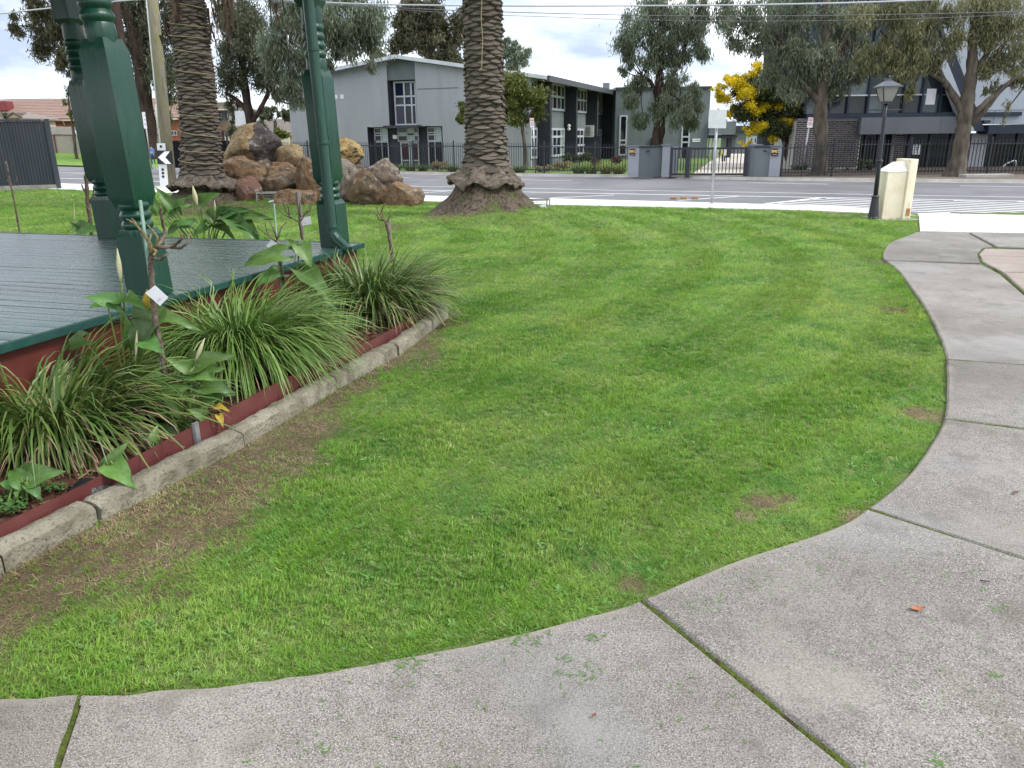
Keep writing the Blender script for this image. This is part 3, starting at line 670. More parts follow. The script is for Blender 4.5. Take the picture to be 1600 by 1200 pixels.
# black plastic weed mat poking out of the mulch
M_plastic = mat('black_plastic', [(.008, .008, .010), (.02, .02, .022)], rough=.35, scale=20, bump=.8, bscale=25, spec=.6)
for (u, v, ru, rv), lb in (((135, 752, 30, 9), 'crumpled black plastic sheet showing in mulch near the kerb joint'), ((668, 478, 22, 8), 'crumpled black plastic sheet at the rounded end of the garden bed')):
    mb = MB(); c = G(u, v, BZ+.03); m_ = mpp(c[1]); K_ = 9
    for a in range(K_):
        for b in range(K_):
            x = (a/(K_-1)-.5)*2*ru*m_; y = (b/(K_-1)-.5)*2*rv*m_*2.4; z = BZ+.035+.022*mnoise.noise(Vector((x*14+u, y*14, 0)))-.06*max(abs(x)/(ru*m_), abs(y)/(rv*m_*2.4))**4
            mb.v.append((c[0]+x+y*.3, c[1]+y, z))
    for a in range(K_-1):
        for b in range(K_-1): mb.f.append((a*K_+b, (a+1)*K_+b, (a+1)*K_+b+1, a*K_+b+1)); mb.m.append(0)
    tag(mb.build('weed_mat', M_plastic, smooth=True), lb, 'plastic sheet')

# ------------------------------------------------------------------ strappy clumps
def blades(base, n, L0, L1, w0, w1, spread, lean=(.15, 1.35), sweep=(0, 0), seg=6, droop=1.0, rbase=.12):
    vs_ = []; fs = []; va = []
    for _ in range(n):
        az = rng.random()*6.283; rb = rbase*math.sqrt(rng.random()); ca, sa = math.cos(az), math.sin(az)
        az2 = az+rng.normal(0, .35); d = np.array([math.cos(az2)+sweep[0], math.sin(az2)+sweep[1]]); d /= np.linalg.norm(d)
        Lb = rng.uniform(L0, L1); el = math.pi/2-rng.uniform(*lean)*rng.uniform(.35, 1); wd = rng.uniform(w0, w1)
        p = np.array([base[0]+rb*ca*spread, base[1]+rb*sa*spread, base[2]]); side = np.array([-d[1], d[0], 0]); tw = rng.normal(0, .5)
        b = len(vs_); r = rng.random()
        curl = rng.uniform(.5, 1.3)*droop
        for i in range(seg+1):
            t = i/seg; ww = wd*(.55+.9*t if t < .4 else (1-t)**.7*1.12)*.5
            sd = side*math.cos(tw*t)+np.array([0, 0, 1])*math.sin(tw*t)
            vs_ += [p-sd*ww, p+sd*ww]; va += [r, r]
            ang = el-curl*t*1.75; st = Lb/seg
            p = p+np.array([d[0]*math.cos(ang), d[1]*math.cos(ang), math.sin(ang)])*st
            if p[2] < base[2]+.008: p[2] = base[2]+.008
            kk = (p[0]-KC[0])*DB[0]+(p[1]-KC[1])*DB[1]; ka = (p[0]-KC[0])*DA[0]+(p[1]-KC[1])*DA[1]
            if kk > -.04 and ka > -.04 and p[2] < DZ+.05 and base[1] < 9: p[0] -= DB[0]*(kk+.04); p[1] -= DB[1]*(kk+.04)
        for i in range(seg): fs.append((b+2*i, b+2*i+1, b+2*i+3, b+2*i+2))
    return vs_, fs, va
M_strap = mat('strappy_leaf_green', [(.045, .105, .018), (.075, .15, .028)], rough=.42, scale=5, transl=.18, spec=.45, coords='World', var=[(0, (.06, .12, .027)), (.5, (.125, .205, .045)), (.82, (.21, .275, .07)), (1, (.37, .34, .14))])
M_strap2 = mat('strappy_leaf_light', [(.07, .16, .022), (.10, .20, .035)], rough=.4, scale=5, transl=.18, spec=.45, coords='World', var=[(0, (.085, .18, .03)), (.6, (.185, .31, .065)), (1, (.33, .41, .14))])
M_dead = mat('dead_strap_leaf', [(.22, .15, .08), (.34, .26, .15)], rough=.85, scale=8, transl=.1, coords='World', var=[(0, (.12, .08, .045)), (.5, (.30, .22, .13)), (1, (.46, .38, .26))])
def clump(name, label, base, n, L_, wd, ndead, m=M_strap, sweep=(0, 0), lean=(.15, 1.35), group='strappy clumps in the garden bed', spread=1.0, seg=6, droop=1.0, rbase=.14):
    t = thing(name, base, label, 'plant', group)
    v_, f_, a_ = blades(base, n, L_*.55, L_, wd*.6, wd, spread, lean, sweep, seg, droop, rbase); o = fast('leaves', v_, f_, m, parent=t, attr={'var': a_}, smooth=True); tag(o, kind='stuff')
    if ndead:
        v_, f_, a_ = blades(base, ndead, L_*.4, L_*.85, wd*.4, wd*.8, spread*1.1, (.6, 1.5), sweep, seg, 1.2, rbase); o = fast('dead_leaves', v_, f_, M_dead, parent=t, attr={'var': a_}, smooth=True); tag(o, kind='stuff')
    return t
clump('strappy_clump', 'dark strappy clump with many dry brown leaves, nearest the camera', G(96, 682, BZ), 860, .86, .023, 300, sweep=(.3, -.08), rbase=.32, lean=(.08, 1.2), droop=1.35)
clump('strappy_clump', 'lush bright green strappy clump arching over the red edging', G(384, 577, BZ), 2100, 1.0, .019, 130, m=M_strap2, sweep=(.42, -.25), rbase=.25, lean=(.1, 1.05), droop=1.32, seg=7)
clump('strappy_clump', 'olive strappy clump at the rounded end of the bed below the downpipe post', G(580, 490, BZ), 1400, .92, .023, 380, sweep=(.12, -.05), rbase=.36, lean=(.05, 1.15), droop=1.25)
clump('strappy_clump', 'small low strappy tuft behind the deck beside the thin stake', V(8, 352, 10.6)*[1, 1, 0]+[0, 0, .1], 260, .62, .012, 40, sweep=(.1, 0), rbase=.2)

# ------------------------------------------------------------------ arum lilies
def leaf_mesh():
    # local: y from 0 (notch) to 1 (tip), lobes behind the notch; arrow-heart outline; x half width
    rows = [(-.30, .14, .20), (-.24, .09, .30), (-.15, .05, .37), (-.04, 0, .41), (.08, 0, .415), (.22, 0, .39), (.38, 0, .34), (.55, 0, .265), (.70, 0, .18), (.82, 0, .105), (.92, 0, .045), (1.0, 0, .004)]
    vs_ = []; fs = []; K_ = 7
    for r_, (y, inner, half) in enumerate(rows):
        for j in range(K_):
            s = j/(K_-1)*2-1; sg = 1 if s >= 0 else -1; x = sg*(inner+(half-inner)*abs(s)) if inner else s*half
            z = .34*abs(x)**1.25+.055*math.sin(y*10+(2 if s > 0 else 0))*abs(s)**2 - .42*max(0, y-.1)**2-.25*max(0, -y)**1.3
            vs_.append((x, y, z))
    for r_ in range(len(rows)-1):
        for j in range(K_-1):
            if rows[r_][1] and j in (2, 3) and r_ < 3:
                continue
            fs.append((r_*K_+j, r_*K_+j+1, (r_+1)*K_+j+1, (r_+1)*K_+j))
    return vs_, fs
M_leaf = mat('arum_leaf', [(.075, .17, .036), (.125, .235, .058)], rough=.40, scale=6, transl=.22, spec=.5, obj_var=.32, bump=.15, bscale=18)
M_leafy = mat('arum_leaf_yellow', [(.36, .27, .03), (.48, .36, .05)], rough=.5, scale=6, transl=.3)
M_stalk = mat('arum_stalk', [(.10, .17, .03), (.17, .22, .05)], rough=.4, scale=8, spec=.5)
M_spathe = mat('arum_spathe', [(.62, .58, .30), (.75, .72, .52)], rough=.5, scale=5, transl=.25)
_lv, _lf = leaf_mesh(); LEAFME = {}
for mm in (M_leaf, M_leafy):
    me = bpy.data.meshes.new('leaf'); me.from_pydata(_lv, [], _lf); me.materials.append(mm); me.polygons.foreach_set('use_smooth', [True]*len(me.polygons)); LEAFME[mm.name] = me
def leaf(parent, B, T, wr=.92, m=M_leaf, nhint=(.05, -.75, .65)):
    B = Vector(B); T = Vector(T); y = T-B; Ln = y.length; y.normalize(); z = Vector(nhint)+Vector(rng.normal(0, .22, 3)); z = (z-y*z.dot(y)); z.normalize(); x = y.cross(z)
    o = bpy.data.objects.new('leaf', LEAFME[m.name]); COL.objects.link(o); o.parent = parent
    R = Matrix(((x.x, y.x, z.x, 0), (x.y, y.y, z.y, 0), (x.z, y.z, z.z, 0), (0, 0, 0, 1)))
    o.matrix_local = Matrix.Translation(B-wloc(parent)) @ R @ Matrix.Diagonal((Ln*wr, Ln, Ln, 1)); return o
def lily(label, base, leaves, buds=(), group='arum lilies around the bandstand'):
    """leaves: (ub,vb,dYb, ut,vt,dYt[,mat]) in photo pixels relative to base depth"""
    t = thing('arum_lily', base, label, 'plant', group); Y0 = base[1]
    for L_ in leaves:
        ub, vb, d0, ut, vt, d1 = L_[:6]; m = L_[6] if len(L_) > 6 else M_leaf
        B = V(ub, vb, Y0+d0); T = V(ut, vt, Y0+d1); leaf(t, B, T, wr=rng.uniform(.70, .98) if np.linalg.norm(T-B) < .3 else .5, m=m)
        if len(L_) == 6 and rng.random() < .55 and len(leaves) > 5:
            jx, jy = rng.normal(0, 14*4.5/Y0), rng.normal(4, 9*4.5/Y0); B2 = V(ub+jx, vb+jy, Y0+d0+.06); T2 = V(ub+jx+(ut-ub)*.7+rng.normal(0, 8), vb+jy+(vt-vb)*.7+rng.normal(0, 6), Y0+d1+.08); leaf(t, B2, T2, wr=.9); bb = np.array(base)+rng.normal(0, .03, 3)*[1, 1, 0]; MB().tube(catmull([bb, (bb+B2)/2+[0, 0, .04], B2], 4), .005, 6).build('stalk', M_stalk, t, smooth=True)
        mid = (np.array(base)*.5+B*.5)+np.array([rng.normal(0, .02), rng.normal(0, .02), .05]); b0 = np.array(base)+np.array([rng.normal(0, .025), rng.normal(0, .025), 0])
        k = max(.4, min(1, np.linalg.norm(T-B)/.2)); MB().tube(catmull([b0, mid, B], 4), list(np.linspace(.008, .0045, 9)*k), 6).build('stalk', M_stalk, t, smooth=True)
    for (u0, v0, u1, v1, dY, wd) in buds:
        A = V(u0, v0, Y0+dY); B = V(u1, v1, Y0+dY); P = [A+(B-A)*s for s in np.linspace(0, 1, 7)]
        MB().tube(P, [wd*q for q in (.35, .6, .95, 1, .8, .45, .08)], 8).build('spathe', M_spathe, t, smooth=True)
        b0 = np.array(base); MB().tube(catmull([b0, (b0+A)/2+np.array([0.01, 0, .03]), A], 4), .005, 6).build('flower_stalk', M_stalk, t, smooth=True)
    return t
lb = V(204, 610, 4.22); lb[2] = BZ; lily('tall arum lily with furled cream bloom in front of the nearest post', lb,
     [(186, 474, 0, 136, 460, -.1), (188, 470, 0, 218, 465, -.1), (236, 496, -.05, 194, 566, -.12), (228, 492, 0, 306, 500, -.05), (212, 535, 0, 196, 505, -.1), (130, 530, .05, 95, 545, 0), (232, 478, -.03, 226, 455, -.05, M_leafy), (228, 532, -.12, 250, 545, -.2)], [(189, 440, 183, 388, 0, .014), (212, 560, 214, 516, -.1, .008)])
lb = G(287, 668, BZ); lily('broad leaved arum lily with yellowing leaves by the steel peg', lb,
     [(256, 588, .05, 220, 610, -.05), (246, 612, .05, 287, 603, -.02), (298, 576, .1, 262, 561, .02), (301, 572, .1, 352, 548, .05), (300, 582, .08, 330, 588, -.02), (316, 602, .05, 360, 606, 0), (322, 616, .05, 362, 612, .03), (271, 620, -.02, 283, 662, -.1), (318, 650, -.02, 294, 638, -.06), (338, 636, 0, 356, 637, -.03, M_leafy), (342, 650, -.05, 349, 664, -.1, M_leafy), (248, 676, -.08, 288, 680, -.1), (316, 630, .02, 338, 622, 0), (304, 588, .05, 314, 560, .1), (320, 655, -.04, 318, 668, -.1), (262, 600, .1, 240, 575, .1)], [(305, 565, 320, 528, .1, .012)])
lb = G(42, 782, BZ); lily('young arum lily nearest the camera at the kerb end', lb, [(36, 752, 0, 8, 728, .05), (44, 746, .02, 88, 734, 0), (34, 757, 0, 20, 778, -.08), (48, 756, 0, 62, 778, -.06), (40, 748, .05, 52, 738, .1), (30, 760, .02, -6, 752, 0)])
lb = G(172, 748, BZ); lily('two leaved arum seedling leaning over the red edging', lb, [(172, 734, 0, 186, 694, 0), (176, 726, -.02, 203, 754, -.14)])
lb = G(232, 705, BZ); lily('tiny arum seedling between the strappy clump and the edging', lb, [(240, 690, 0, 244, 664, .03), (246, 694, 0, 262, 700, -.04)])
lb = V(452, 480, 6.0); lb[2] = BZ; lily('arum lily with drooping leaves between the two posts', lb, [(438, 398, 0, 368, 412, -.1), (464, 388, .05, 446, 370, .05), (470, 385, .05, 488, 414, -.05), (470, 424, 0, 528, 468, -.25), (436, 428, 0, 395, 440, -.15)], [(466, 400, 470, 372, .1, .007)])
lb = V(322, 378, 9.35); lb[2] = .12; lily('large arum lily in flower behind the deck, below the tied palm', lb,
     [(272, 328, 0, 242, 288, -.05), (272, 326, 0, 304, 296, 0), (312, 318, .05, 336, 299, 0), (345, 336, 0, 385, 322, -.1), (350, 342, 0, 414, 330, -.1), (362, 342, -.05, 406, 374, -.25), (335, 348, 0, 316, 326, 0), (340, 350, 0, 366, 368, -.15), (250, 328, .1, 234, 310, 0), (300, 350, 0, 266, 344, -.1), (322, 352, 0, 300, 368, -.1), (330, 340, .15, 350, 318, .15), (280, 352, .1, 256, 366, 0)], [(308, 322, 301, 290, 0, .03), (336, 332, 335, 312, 0, .012)])
lb = V(122, 372, 9.6); lb[2] = .12; lily('small arum lily behind the deck beside the bare stick', lb, [(124, 357, 0, 155, 356, -.05), (122, 358, 0, 108, 346, -.05), (126, 357, 0, 134, 344, .03)], [(117, 350, 115, 316, 0, .008)])
# low ground weeds in the bed corner
wv = []; wf = []; wa = []
for _ in range(420):
    u = rng.uniform(-10, 45); v = rng.uniform(778, 808) + (u*-.25)
    if rng.random() < .3: u = rng.uniform(60, 105); v = rng.uniform(755, 768)
    c = G(u, v, BZ+.01)+np.array([0, 0, rng.uniform(0, .03)]); r = rng.uniform(.005, .010); a = rng.random()*6.28
    b = len(wv); n3 = rng.normal(0, .35, 2)
    for k in range(4): wv.append(c+np.array([math.cos(a+k*1.57)*r, math.sin(a+k*1.57)*r, (math.cos(a+k*1.57)*n3[0]+math.sin(a+k*1.57)*n3[1])*r]))
    wf.append((b, b+1, b+2, b+3)); wa += [rng.random()]*4
o = fast('bed_weeds', wv, wf, mat('bed_weed', [(.05, .13, .03), (.09, .19, .05)], rough=.5, scale=9, transl=.2), attr={'var': wa}); tag(o, 'low round leaved weeds in the near bed corner', 'weeds', kind='stuff')

# ------------------------------------------------------------------ pruned standard roses and stakes
M_rose = mat('rose_bark', [(.07, .05, .038), (.15, .11, .085), (.20, .15, .12)], rough=.85, scale=25, bump=.7, bscale=70)
M_twig = mat('rose_green_twig', [(.13, .13, .05), (.20, .17, .08), (.12, .06, .035)], rough=.7, scale=30, bump=.4)
M_gstake = mat('pale_green_stake', [(.25, .38, .31), (.33, .46, .38)], rough=.6, scale=10)
M_gystake = mat('grey_timber_stake', [(.20, .18, .15), (.31, .28, .24)], rough=.9, scale=20, stretch=(1, 1, .15), bump=.4)
M_tag = mat('white_plastic_tag', [(.74, .74, .78), (.82, .82, .85)], rough=.4, scale=3)
def rose(label, Y, trunk, twigs, stake=None, tagq=None, smat=M_gstake, srad=.009, rt=.016):
    b = V(trunk[0][0], trunk[0][1], Y); zb = min(b[2], .1); base = np.array([b[0], b[1], zb])
    t = thing('standard_rose', base, label, 'rose', 'pruned roses and stakes')
    P = [V(u, v, Y) for u, v in trunk]
    if b[2] > .1: P = [np.array([P[0][0]*1.005, P[0][1], .08])]+P
    P = catmull(P, 5); MB().tube([p+rng.normal(0, rt*.12, 3) for p in P], [rt*(1.05-.15*i/len(P))*(1+.12*math.sin(i*2.1)) for i in range(len(P))], 8).build('trunk', M_rose, t, smooth=True)
    for tw in twigs:
        dys = np.cumsum(rng.normal(0, .025, len(tw))); Q = catmull([V(u, v, Y+dy) for (u, v), dy in zip(tw, dys)], 4); r0 = rt*random.uniform(.55, .8)
        MB().tube([p+rng.normal(0, r0*.15, 3) for p in Q], [r0*(1-.6*i/len(Q))*(1+.15*math.sin(i*1.9)) for i in range(len(Q))], 7).build('branch', M_rose if random.random() < .65 else M_twig, t, smooth=True)
    if stake:
        (u0, v0), (u1, v1) = stake; A = V(u0, v0, Y+.035); B = V(u1, v1, Y+.03)
        if B[2] > .1: d = (B-A)/(B[2]-A[2]); B = B+d*(.05-B[2])
        MB().tube([A, B], srad, 6).build('stake', smat, t)
    if tagq:
        Q = [V(u, v, Y-.03) for u, v in tagq]; mb = MB(); n3 = np.array([0, .002, 0]); mb.hexa([q for q in Q]+[q+n3 for q in Q]); tg = mb.build('name_tag', M_tag, t)
        c = sum(Q)/4; ex = (Q[1]-Q[0])*.30; ey = (Q[3]-Q[0])*.04
        for k in (.25, .33): c2 = Q[3]*(1-.0)+(Q[0]-Q[3])*k+(Q[1]-Q[0])*.35; MB().quad(c2-ex*.6+[0, -.001, 0], c2+ex*.6+[0, -.001, 0], c2+ex*.6+ey*.5+[0, -.001, 0], c2-ex*.6+ey*.5+[0, -.001, 0]).build('print', mat('tag_print', [(.25, .25, .3), (.3, .3, .35)]), tg)
    return t
rose('gnarled pruned standard rose with white tag before the nearest post', 4.12,
     [(262, 602), (250, 540), (241, 480), (237, 440), (235, 410), (238, 392)],
     [[(238, 398), (236, 385), (226, 372), (214, 352), (197, 343)], [(238, 390), (232, 376), (220, 360), (206, 342)], [(240, 388), (246, 374), (238, 360), (231, 352)], [(242, 390), (252, 376), (258, 362), (252, 340), (250, 322)],
      [(243, 384), (258, 386), (274, 382), (284, 372), (282, 366)], [(262, 385), (280, 388), (292, 380), (296, 366)], [(238, 402), (250, 405), (258, 400), (262, 394)], [(237, 396), (233, 380), (236, 366)], [(236, 388), (243, 392), (240, 400)]],
     stake=((219, 313), (258, 612)), tagq=[(227, 458), (242, 446), (263, 465), (250, 478)], rt=.017)
rose('pruned rose tied to grey stake with white tag, left of downpipe post', 9.15, [(474, 382), (470, 360), (467, 345)],
     [[(468, 347), (455, 340), (446, 328), (438, 303)], [(455, 341), (444, 335), (430, 322)], [(452, 338), (450, 322), (442, 318)], [(470, 345), (478, 332), (485, 318), (483, 300)], [(470, 340), (468, 322), (474, 300)], [(474, 338), (484, 328), (489, 312)]],
     stake=((465, 300), (474, 382)), tagq=[(470, 340), (485, 338), (487, 350), (472, 353)], smat=M_gystake, srad=.026, rt=.012)
rose('thin pruned rose on pale green stake standing before the deck', 6.05, [(446, 465), (440, 425), (436, 395), (432, 375)],
     [[(432, 377), (418, 367), (405, 357), (402, 351)], [(424, 372), (417, 360), (414, 348)], [(433, 374), (428, 360), (421, 345)], [(434, 372), (440, 356), (448, 346)]],
     stake=((428, 318), (434, 392)), tagq=[(416, 385), (424, 374), (434, 382), (430, 392)], rt=.010, srad=.007)
rose('stubby pruned rose standing alone right of the downpipe post', 8.75, [(613, 402), (609, 375), (604, 350), (600, 342)],
     [[(602, 346), (595, 338), (590, 328), (588, 322)], [(600, 344), (597, 332), (598, 322)], [(604, 348), (609, 338), (611, 326)], [(594, 336), (598, 326), (601, 318)], [(600, 344), (592, 342), (588, 334)]],
     stake=((607, 344), (612, 400)), smat=M_gystake, srad=.022, rt=.018)
rose('bare brown rose stick behind the deck at left', 9.75, [(143, 366), (139, 330), (136, 300), (134, 272)], [[(137, 305), (131, 296), (128, 288)], [(139, 318), (145, 308), (147, 296)], [(140, 330), (134, 322)]], rt=.026)
rose('thin dark green stake with ties behind the deck, farthest left', 10.3, [(30, 360), (24, 325), (17, 290), (9, 252)], [[(18, 292), (14, 284), (10, 282)], [(19, 290), (25, 284), (27, 276)]], rt=.012, smat=M_gstake)
# ================================================================== PALMS
M_scar = mat('palm_leaf_scar', [(.080, .064, .050), (.145, .12, .096), (.205, .172, .14)], rough=.95, scale=14, stretch=(3, 3, 1), bump=.9, bscale=40, obj_var=.3)
M_palm = mat('palm_trunk_dark', [(.038, .030, .023), (.08, .064, .05)], rough=.95, scale=18, bump=1, bscale=50)
M_root = mat('palm_root_mass', [(.035, .026, .018), (.115, .088, .064), (.15, .12, .09)], wear=(3.2, (.085, .12, .03), .53), rough=1, scale=15, bump=1.6, bscale=45)
M_skirt = mat('palm_ragged_collar', [(.075, .06, .045), (.16, .13, .10), (.22, .18, .14)], rough=1, scale=7, stretch=(1, 1, 3), bump=1.6, bscale=30)
M_rope = mat('rope_light_cable', [(.26, .20, .11), (.36, .29, .17)], rough=.7)
M_frond = mat('palm_frond', [(.04, .07, .02), (.07, .10, .03)], rough=.6, scale=2, transl=.15)
M_deadfrond = mat('dead_palm_frond', [(.045, .028, .018), (.10, .066, .042)], rough=.9, scale=5, transl=.05)
def scar_mesh():
    # lens shaped leaf base: local x across, z up, y outward
    K_ = 8; top = []; bot = []; mid = []
    mb = MB(); w_, h_ = .5, .5
    for i in range(K_+1):
        s = i/K_*2-1; prof_ = (1-abs(s)**1.7)
        mb.v += [(s*w_, -.06, h_*prof_*.95), (s*w_*.97, .10*prof_, h_*prof_*.35), (s*w_*.96, .30*prof_, -h_*prof_*.35), (s*w_, .02*prof_-.05, -h_*prof_*.85)]
    for i in range(K_):
        for j in range(3): mb.f.append((4*i+j, 4*i+4+j, 4*i+5+j, 4*i+1+j)); mb.m.append(0)
    return mb
def palm(label, base, prof, collar, cone, cord, crown_h, rows_z, cone_h=.7, per=9, dz=.082):
    """prof: [(z, cx, cy, r)] trunk centreline and radius"""
    t = thing('palm_tree', base, label, 'palm tree', 'palms on the lawn')
    zz = [p[0] for p in prof]
    at = lambda z: [float(np.interp(z, zz, [p[i] for p in prof])) for i in (1, 2, 3)]
    mb = MB(); n = 32; zs = np.arange(prof[0][0], prof[-1][0], .12)
    for z in zs:
        cx, cy, r = at(z)
        for j in range(n): th = 2*math.pi*j/n; mb.v.append((cx+(r-.035)*math.cos(th), cy+(r-.035)*math.sin(th), z))
    for i in range(len(zs)-1):
        for j in range(n): mb.f.append((i*n+j, i*n+(j+1) % n, (i+1)*n+(j+1) % n, (i+1)*n+j)); mb.m.append(0)
    mb.build('trunk', M_palm, t, smooth=True)
    # leaf scars
    proto = scar_mesh(); pm = None; items = []
    k = 0; z = rows_z[0]
    while z < rows_z[1]:
        cx, cy, r = at(z); m = per
        for j in range(m):
            th = 2*math.pi*(j+.5*(k % 2)+rng.normal(0, .11))/m+.25*math.sin(z*1.7)
            fac = -(math.cos(th)*cx+math.sin(th)*cy)/math.hypot(cx, cy)
            items.append((fac, z+rng.normal(0, .016)+.02*math.sin(3*th+z*5), th, cx, cy, r+rng.normal(0, .010)))
        k += 1; z += dz
    vis = [it for it in items if it[0] > .05 and it[1] < 4.9]; vis.sort(key=lambda it: it[1]-it[0]*.6); chosen = set(id(i) for i in vis[:300])
    rest = MB()
    for it in items:
        fac, z, th, cx, cy, r = it; wdt = 2*math.pi*r/per*1.12*rng.uniform(.80, 1.16); hgt = 1.83*dz*rng.uniform(.70, 1.25)
        o_ = Vector((math.cos(th), math.sin(th), 0)); x_ = Vector((-math.sin(th), math.cos(th), 0))
        tl = rng.normal(0, .05); x_ = (x_+Vector((0, 0, tl))).normalized(); z_ = x_.cross(o_); 
        if z_.z < 0: z_ = -z_
        R = Matrix(((x_.x*wdt, o_.x*.20, z_.x*hgt, cx+o_.x*(r-.03)), (x_.y*wdt, o_.y*.20, z_.y*hgt, cy+o_.y*(r-.03)), (x_.z*wdt, o_.z*.20, z_.z*hgt, z), (0, 0, 0, 1)))
        if id(it) in chosen:
            if pm is None: pm = proto.build('leaf_scar', M_scar, None); pm.parent = t; o = pm
            else: o = pm.copy(); COL.objects.link(o)
            o.matrix_local = Matrix.Translation(-wloc(t)) @ R
        else:
            b = len(rest.v)
            rest.v += [tuple(R @ Vector(v)) for v in proto.v]; rest.f += [tuple(b+i for i in f) for f in proto.f]; rest.m += proto.m
    tag(rest.build('leaf_scars', M_scar, t), kind='stuff')
    # ragged collar
    cz0, cz1, rc = collar
    def cf_(r, z, th):
        a = mnoise.noise(Vector((math.cos(th)*1.9, math.sin(th)*1.9, base[0])))
        b = mnoise.noise(Vector((math.cos(th)*7, math.sin(th)*7, z*9))); c_ = mnoise.noise(Vector((math.cos(th)*21, math.sin(th)*21, z*18))); low = max(0, min(1.2, (cz1-z)/(cz1-cz0)))
        return r*(1+.20*a*low+.10*b+.05*c_), z+.30*a*low+.05*b*low+.04*c_*low
    c0 = at(cz1); mb = MB(); r1 = c0[2]
    mb.lathe([(r1*.80, cz0+.10), (rc*.86, cz0+.02), (rc*.99, cz0), (rc, cz0+.05), (rc*.90, cz0+(cz1-cz0)*.35), (r1*1.10, cz0+(cz1-cz0)*.65), (r1*1.0, cz1), (r1*.9, cz1+.06)], (c0[0], c0[1], 0), 120, fn=cf_); mb.build('ragged_collar', M_skirt, t, smooth=True)
    def rf_(r, z, th):
        a = mnoise.noise(Vector((math.cos(th)*2.2, math.sin(th)*2.2, base[0]+z))); b = mnoise.noise(Vector((math.cos(th)*12, math.sin(th)*12, z*14)))
        return r*(1+.13*a+.09*b), z+.035*b
    rb = cone
    mb = MB(); mb.lathe([(rb*1.25, -.1), (rb*1.05, .06), (rb*.88, .18), (rb*.74, .34), (rb*.64, cz0*.75), (rb*.56, cz0+.05), (rb*.40, cz0+.2)], (base[0], base[1], 0), 110, fn=rf_); mb.build('root_mound', M_root, t, smooth=True)
    # loose root fibres on the mound and under the collar
    fv = []; ff_ = []; fa2 = []
    for i in range(2600):
        th = rng.random()*6.283
        if i < 1700: s = rng.random(); z = s*cz0; r_ = float(np.interp(z, [.06, .18, .34, cz0*.75, cz0], [rb*1.07, rb*.90, rb*.76, rb*.66, rb*.58]))+rng.uniform(-.01, .03); ln = rng.uniform(.03, .11); dr = .9
        else: a_ = mnoise.noise(Vector((math.cos(th)*1.9, math.sin(th)*1.9, base[0]))); z = cz0+.30*a_+rng.uniform(-.02, .10); r_ = rc*(.93+.20*a_)+rng.uniform(-.05, .02); ln = rng.uniform(.03, .09); dr = -.2
        c = np.array([base[0] if i < 1700 else c0[0], base[1] if i < 1700 else c0[1], 0])+np.array([math.cos(th)*r_, math.sin(th)*r_, z])
        e_ = c+np.array([math.cos(th)*dr*ln*.7+rng.normal(0, .02), math.sin(th)*dr*ln*.7+rng.normal(0, .02), -ln*.8]); sd = np.array([-math.sin(th), math.cos(th), 0])*rng.uniform(.003, .010); q_ = len(fv); fv += [c-sd, c+sd, e_+sd*.4, e_-sd*.4]; ff_.append((q_, q_+1, q_+2, q_+3)); fa2 += [rng.random()]*4
    tag(fast('root_fibres', fv, ff_, mat('root_fibre', [(.07, .05, .036), (.14, .105, .078)], rough=1, scale=9, var=[(0, (.04, .028, .02)), (.6, (.14, .10, .075)), (1, (.24, .19, .14))]), parent=t, attr={'var': fa2}), kind='stuff')
    # crown
    cx, cy, r = at(prof[-1][0]); top = np.array([cx, cy, prof[-1][0]])
    v_ = []; f_ = []
    for k in range(34):
        az = k*2.39996; el = 1.1-1.7*(k/34); Lf = 3.6; d = np.array([math.cos(az), math.sin(az)]); p = top.copy(); ang = el
        for i in range(9):
            q = p+np.array([d[0]*math.cos(ang), d[1]*math.cos(ang), math.sin(ang)])*Lf/9; ang -= .14; sd = np.array([-d[1], d[0], -.4])
            for sg in (-1, 1):
                s2 = np.array([sd[0]*sg, sd[1]*sg, -.35]); wl = .45*math.sin(math.pi*(i+1)/10.5)+.05
                for h in range(4):
                    a = p+(q-p)*(h/4); b = len(v_); v_ += [a, a+(q-p)*.12, a+s2*wl+(q-p)*.5]; f_.append((b, b+1, b+2, b+2))
            p = q
    f_ = np.array(f_)[:, :3]; fast('crown', v_, f_, M_frond, parent=t)
    # cord
    if cord:
        MB().tube(catmull(cord, 5), .0085, 6).build('rope_light', M_rope, t, smooth=True)
    return t, at
# centre palm
Yc = 17.05
def prof_from_px(rows, Y):
    o = []
    for v, ul, ur in rows:
        p = V((ul+ur)/2, v, Y); wl = (V(ur, v, Y)-V(ul, v, Y)); o.append((p[2], p[0], p[1], abs(wl[0])/2))
    o.sort(); return o
pr = prof_from_px([(275, 716, 804), (255, 723, 797), (240, 725, 794), (200, 727, 790), (150, 726, 788), (100, 725, 787), (50, 724, 786), (0, 723, 785)], Yc)
b_ = pr[0]; pr = [(.3, b_[1], b_[2], b_[3])]+pr+[(8.2, pr[-1][1]-.1, Yc, .50)]
cordpx = [(755.5, -60), (753, 0), (752, 30), (754, 60), (753, 90), (752.5, 104), (749, 111)]
cord = [V(u, v, Yc-.53) for u, v in cordpx]
palm('thick scaly palm trunk rising from the centre of the lawn', (b_[1], b_[2], 0), pr, (.60, 1.02, .80), 1.16, cord, 8, (.92, 8.1))
Yl = 20.3
pr = prof_from_px([(285, 278, 358), (270, 284, 349), (240, 284.5, 345), (200, 283, 341), (150, 279, 337), (100, 275, 332), (50, 269, 326), (0, 263, 320)], Yl)
b_ = pr[0]; dxx = (pr[-1][1]-pr[-3][1])/(pr[-1][0]-pr[-3][0]); pr = [(.3, b_[1], b_[2], b_[3]*.98)]+pr+[(8.6, pr[-1][1]+dxx*(8.6-pr[-1][0]), Yl, .44)]
zzl = [p[0] for p in pr]
cord = []
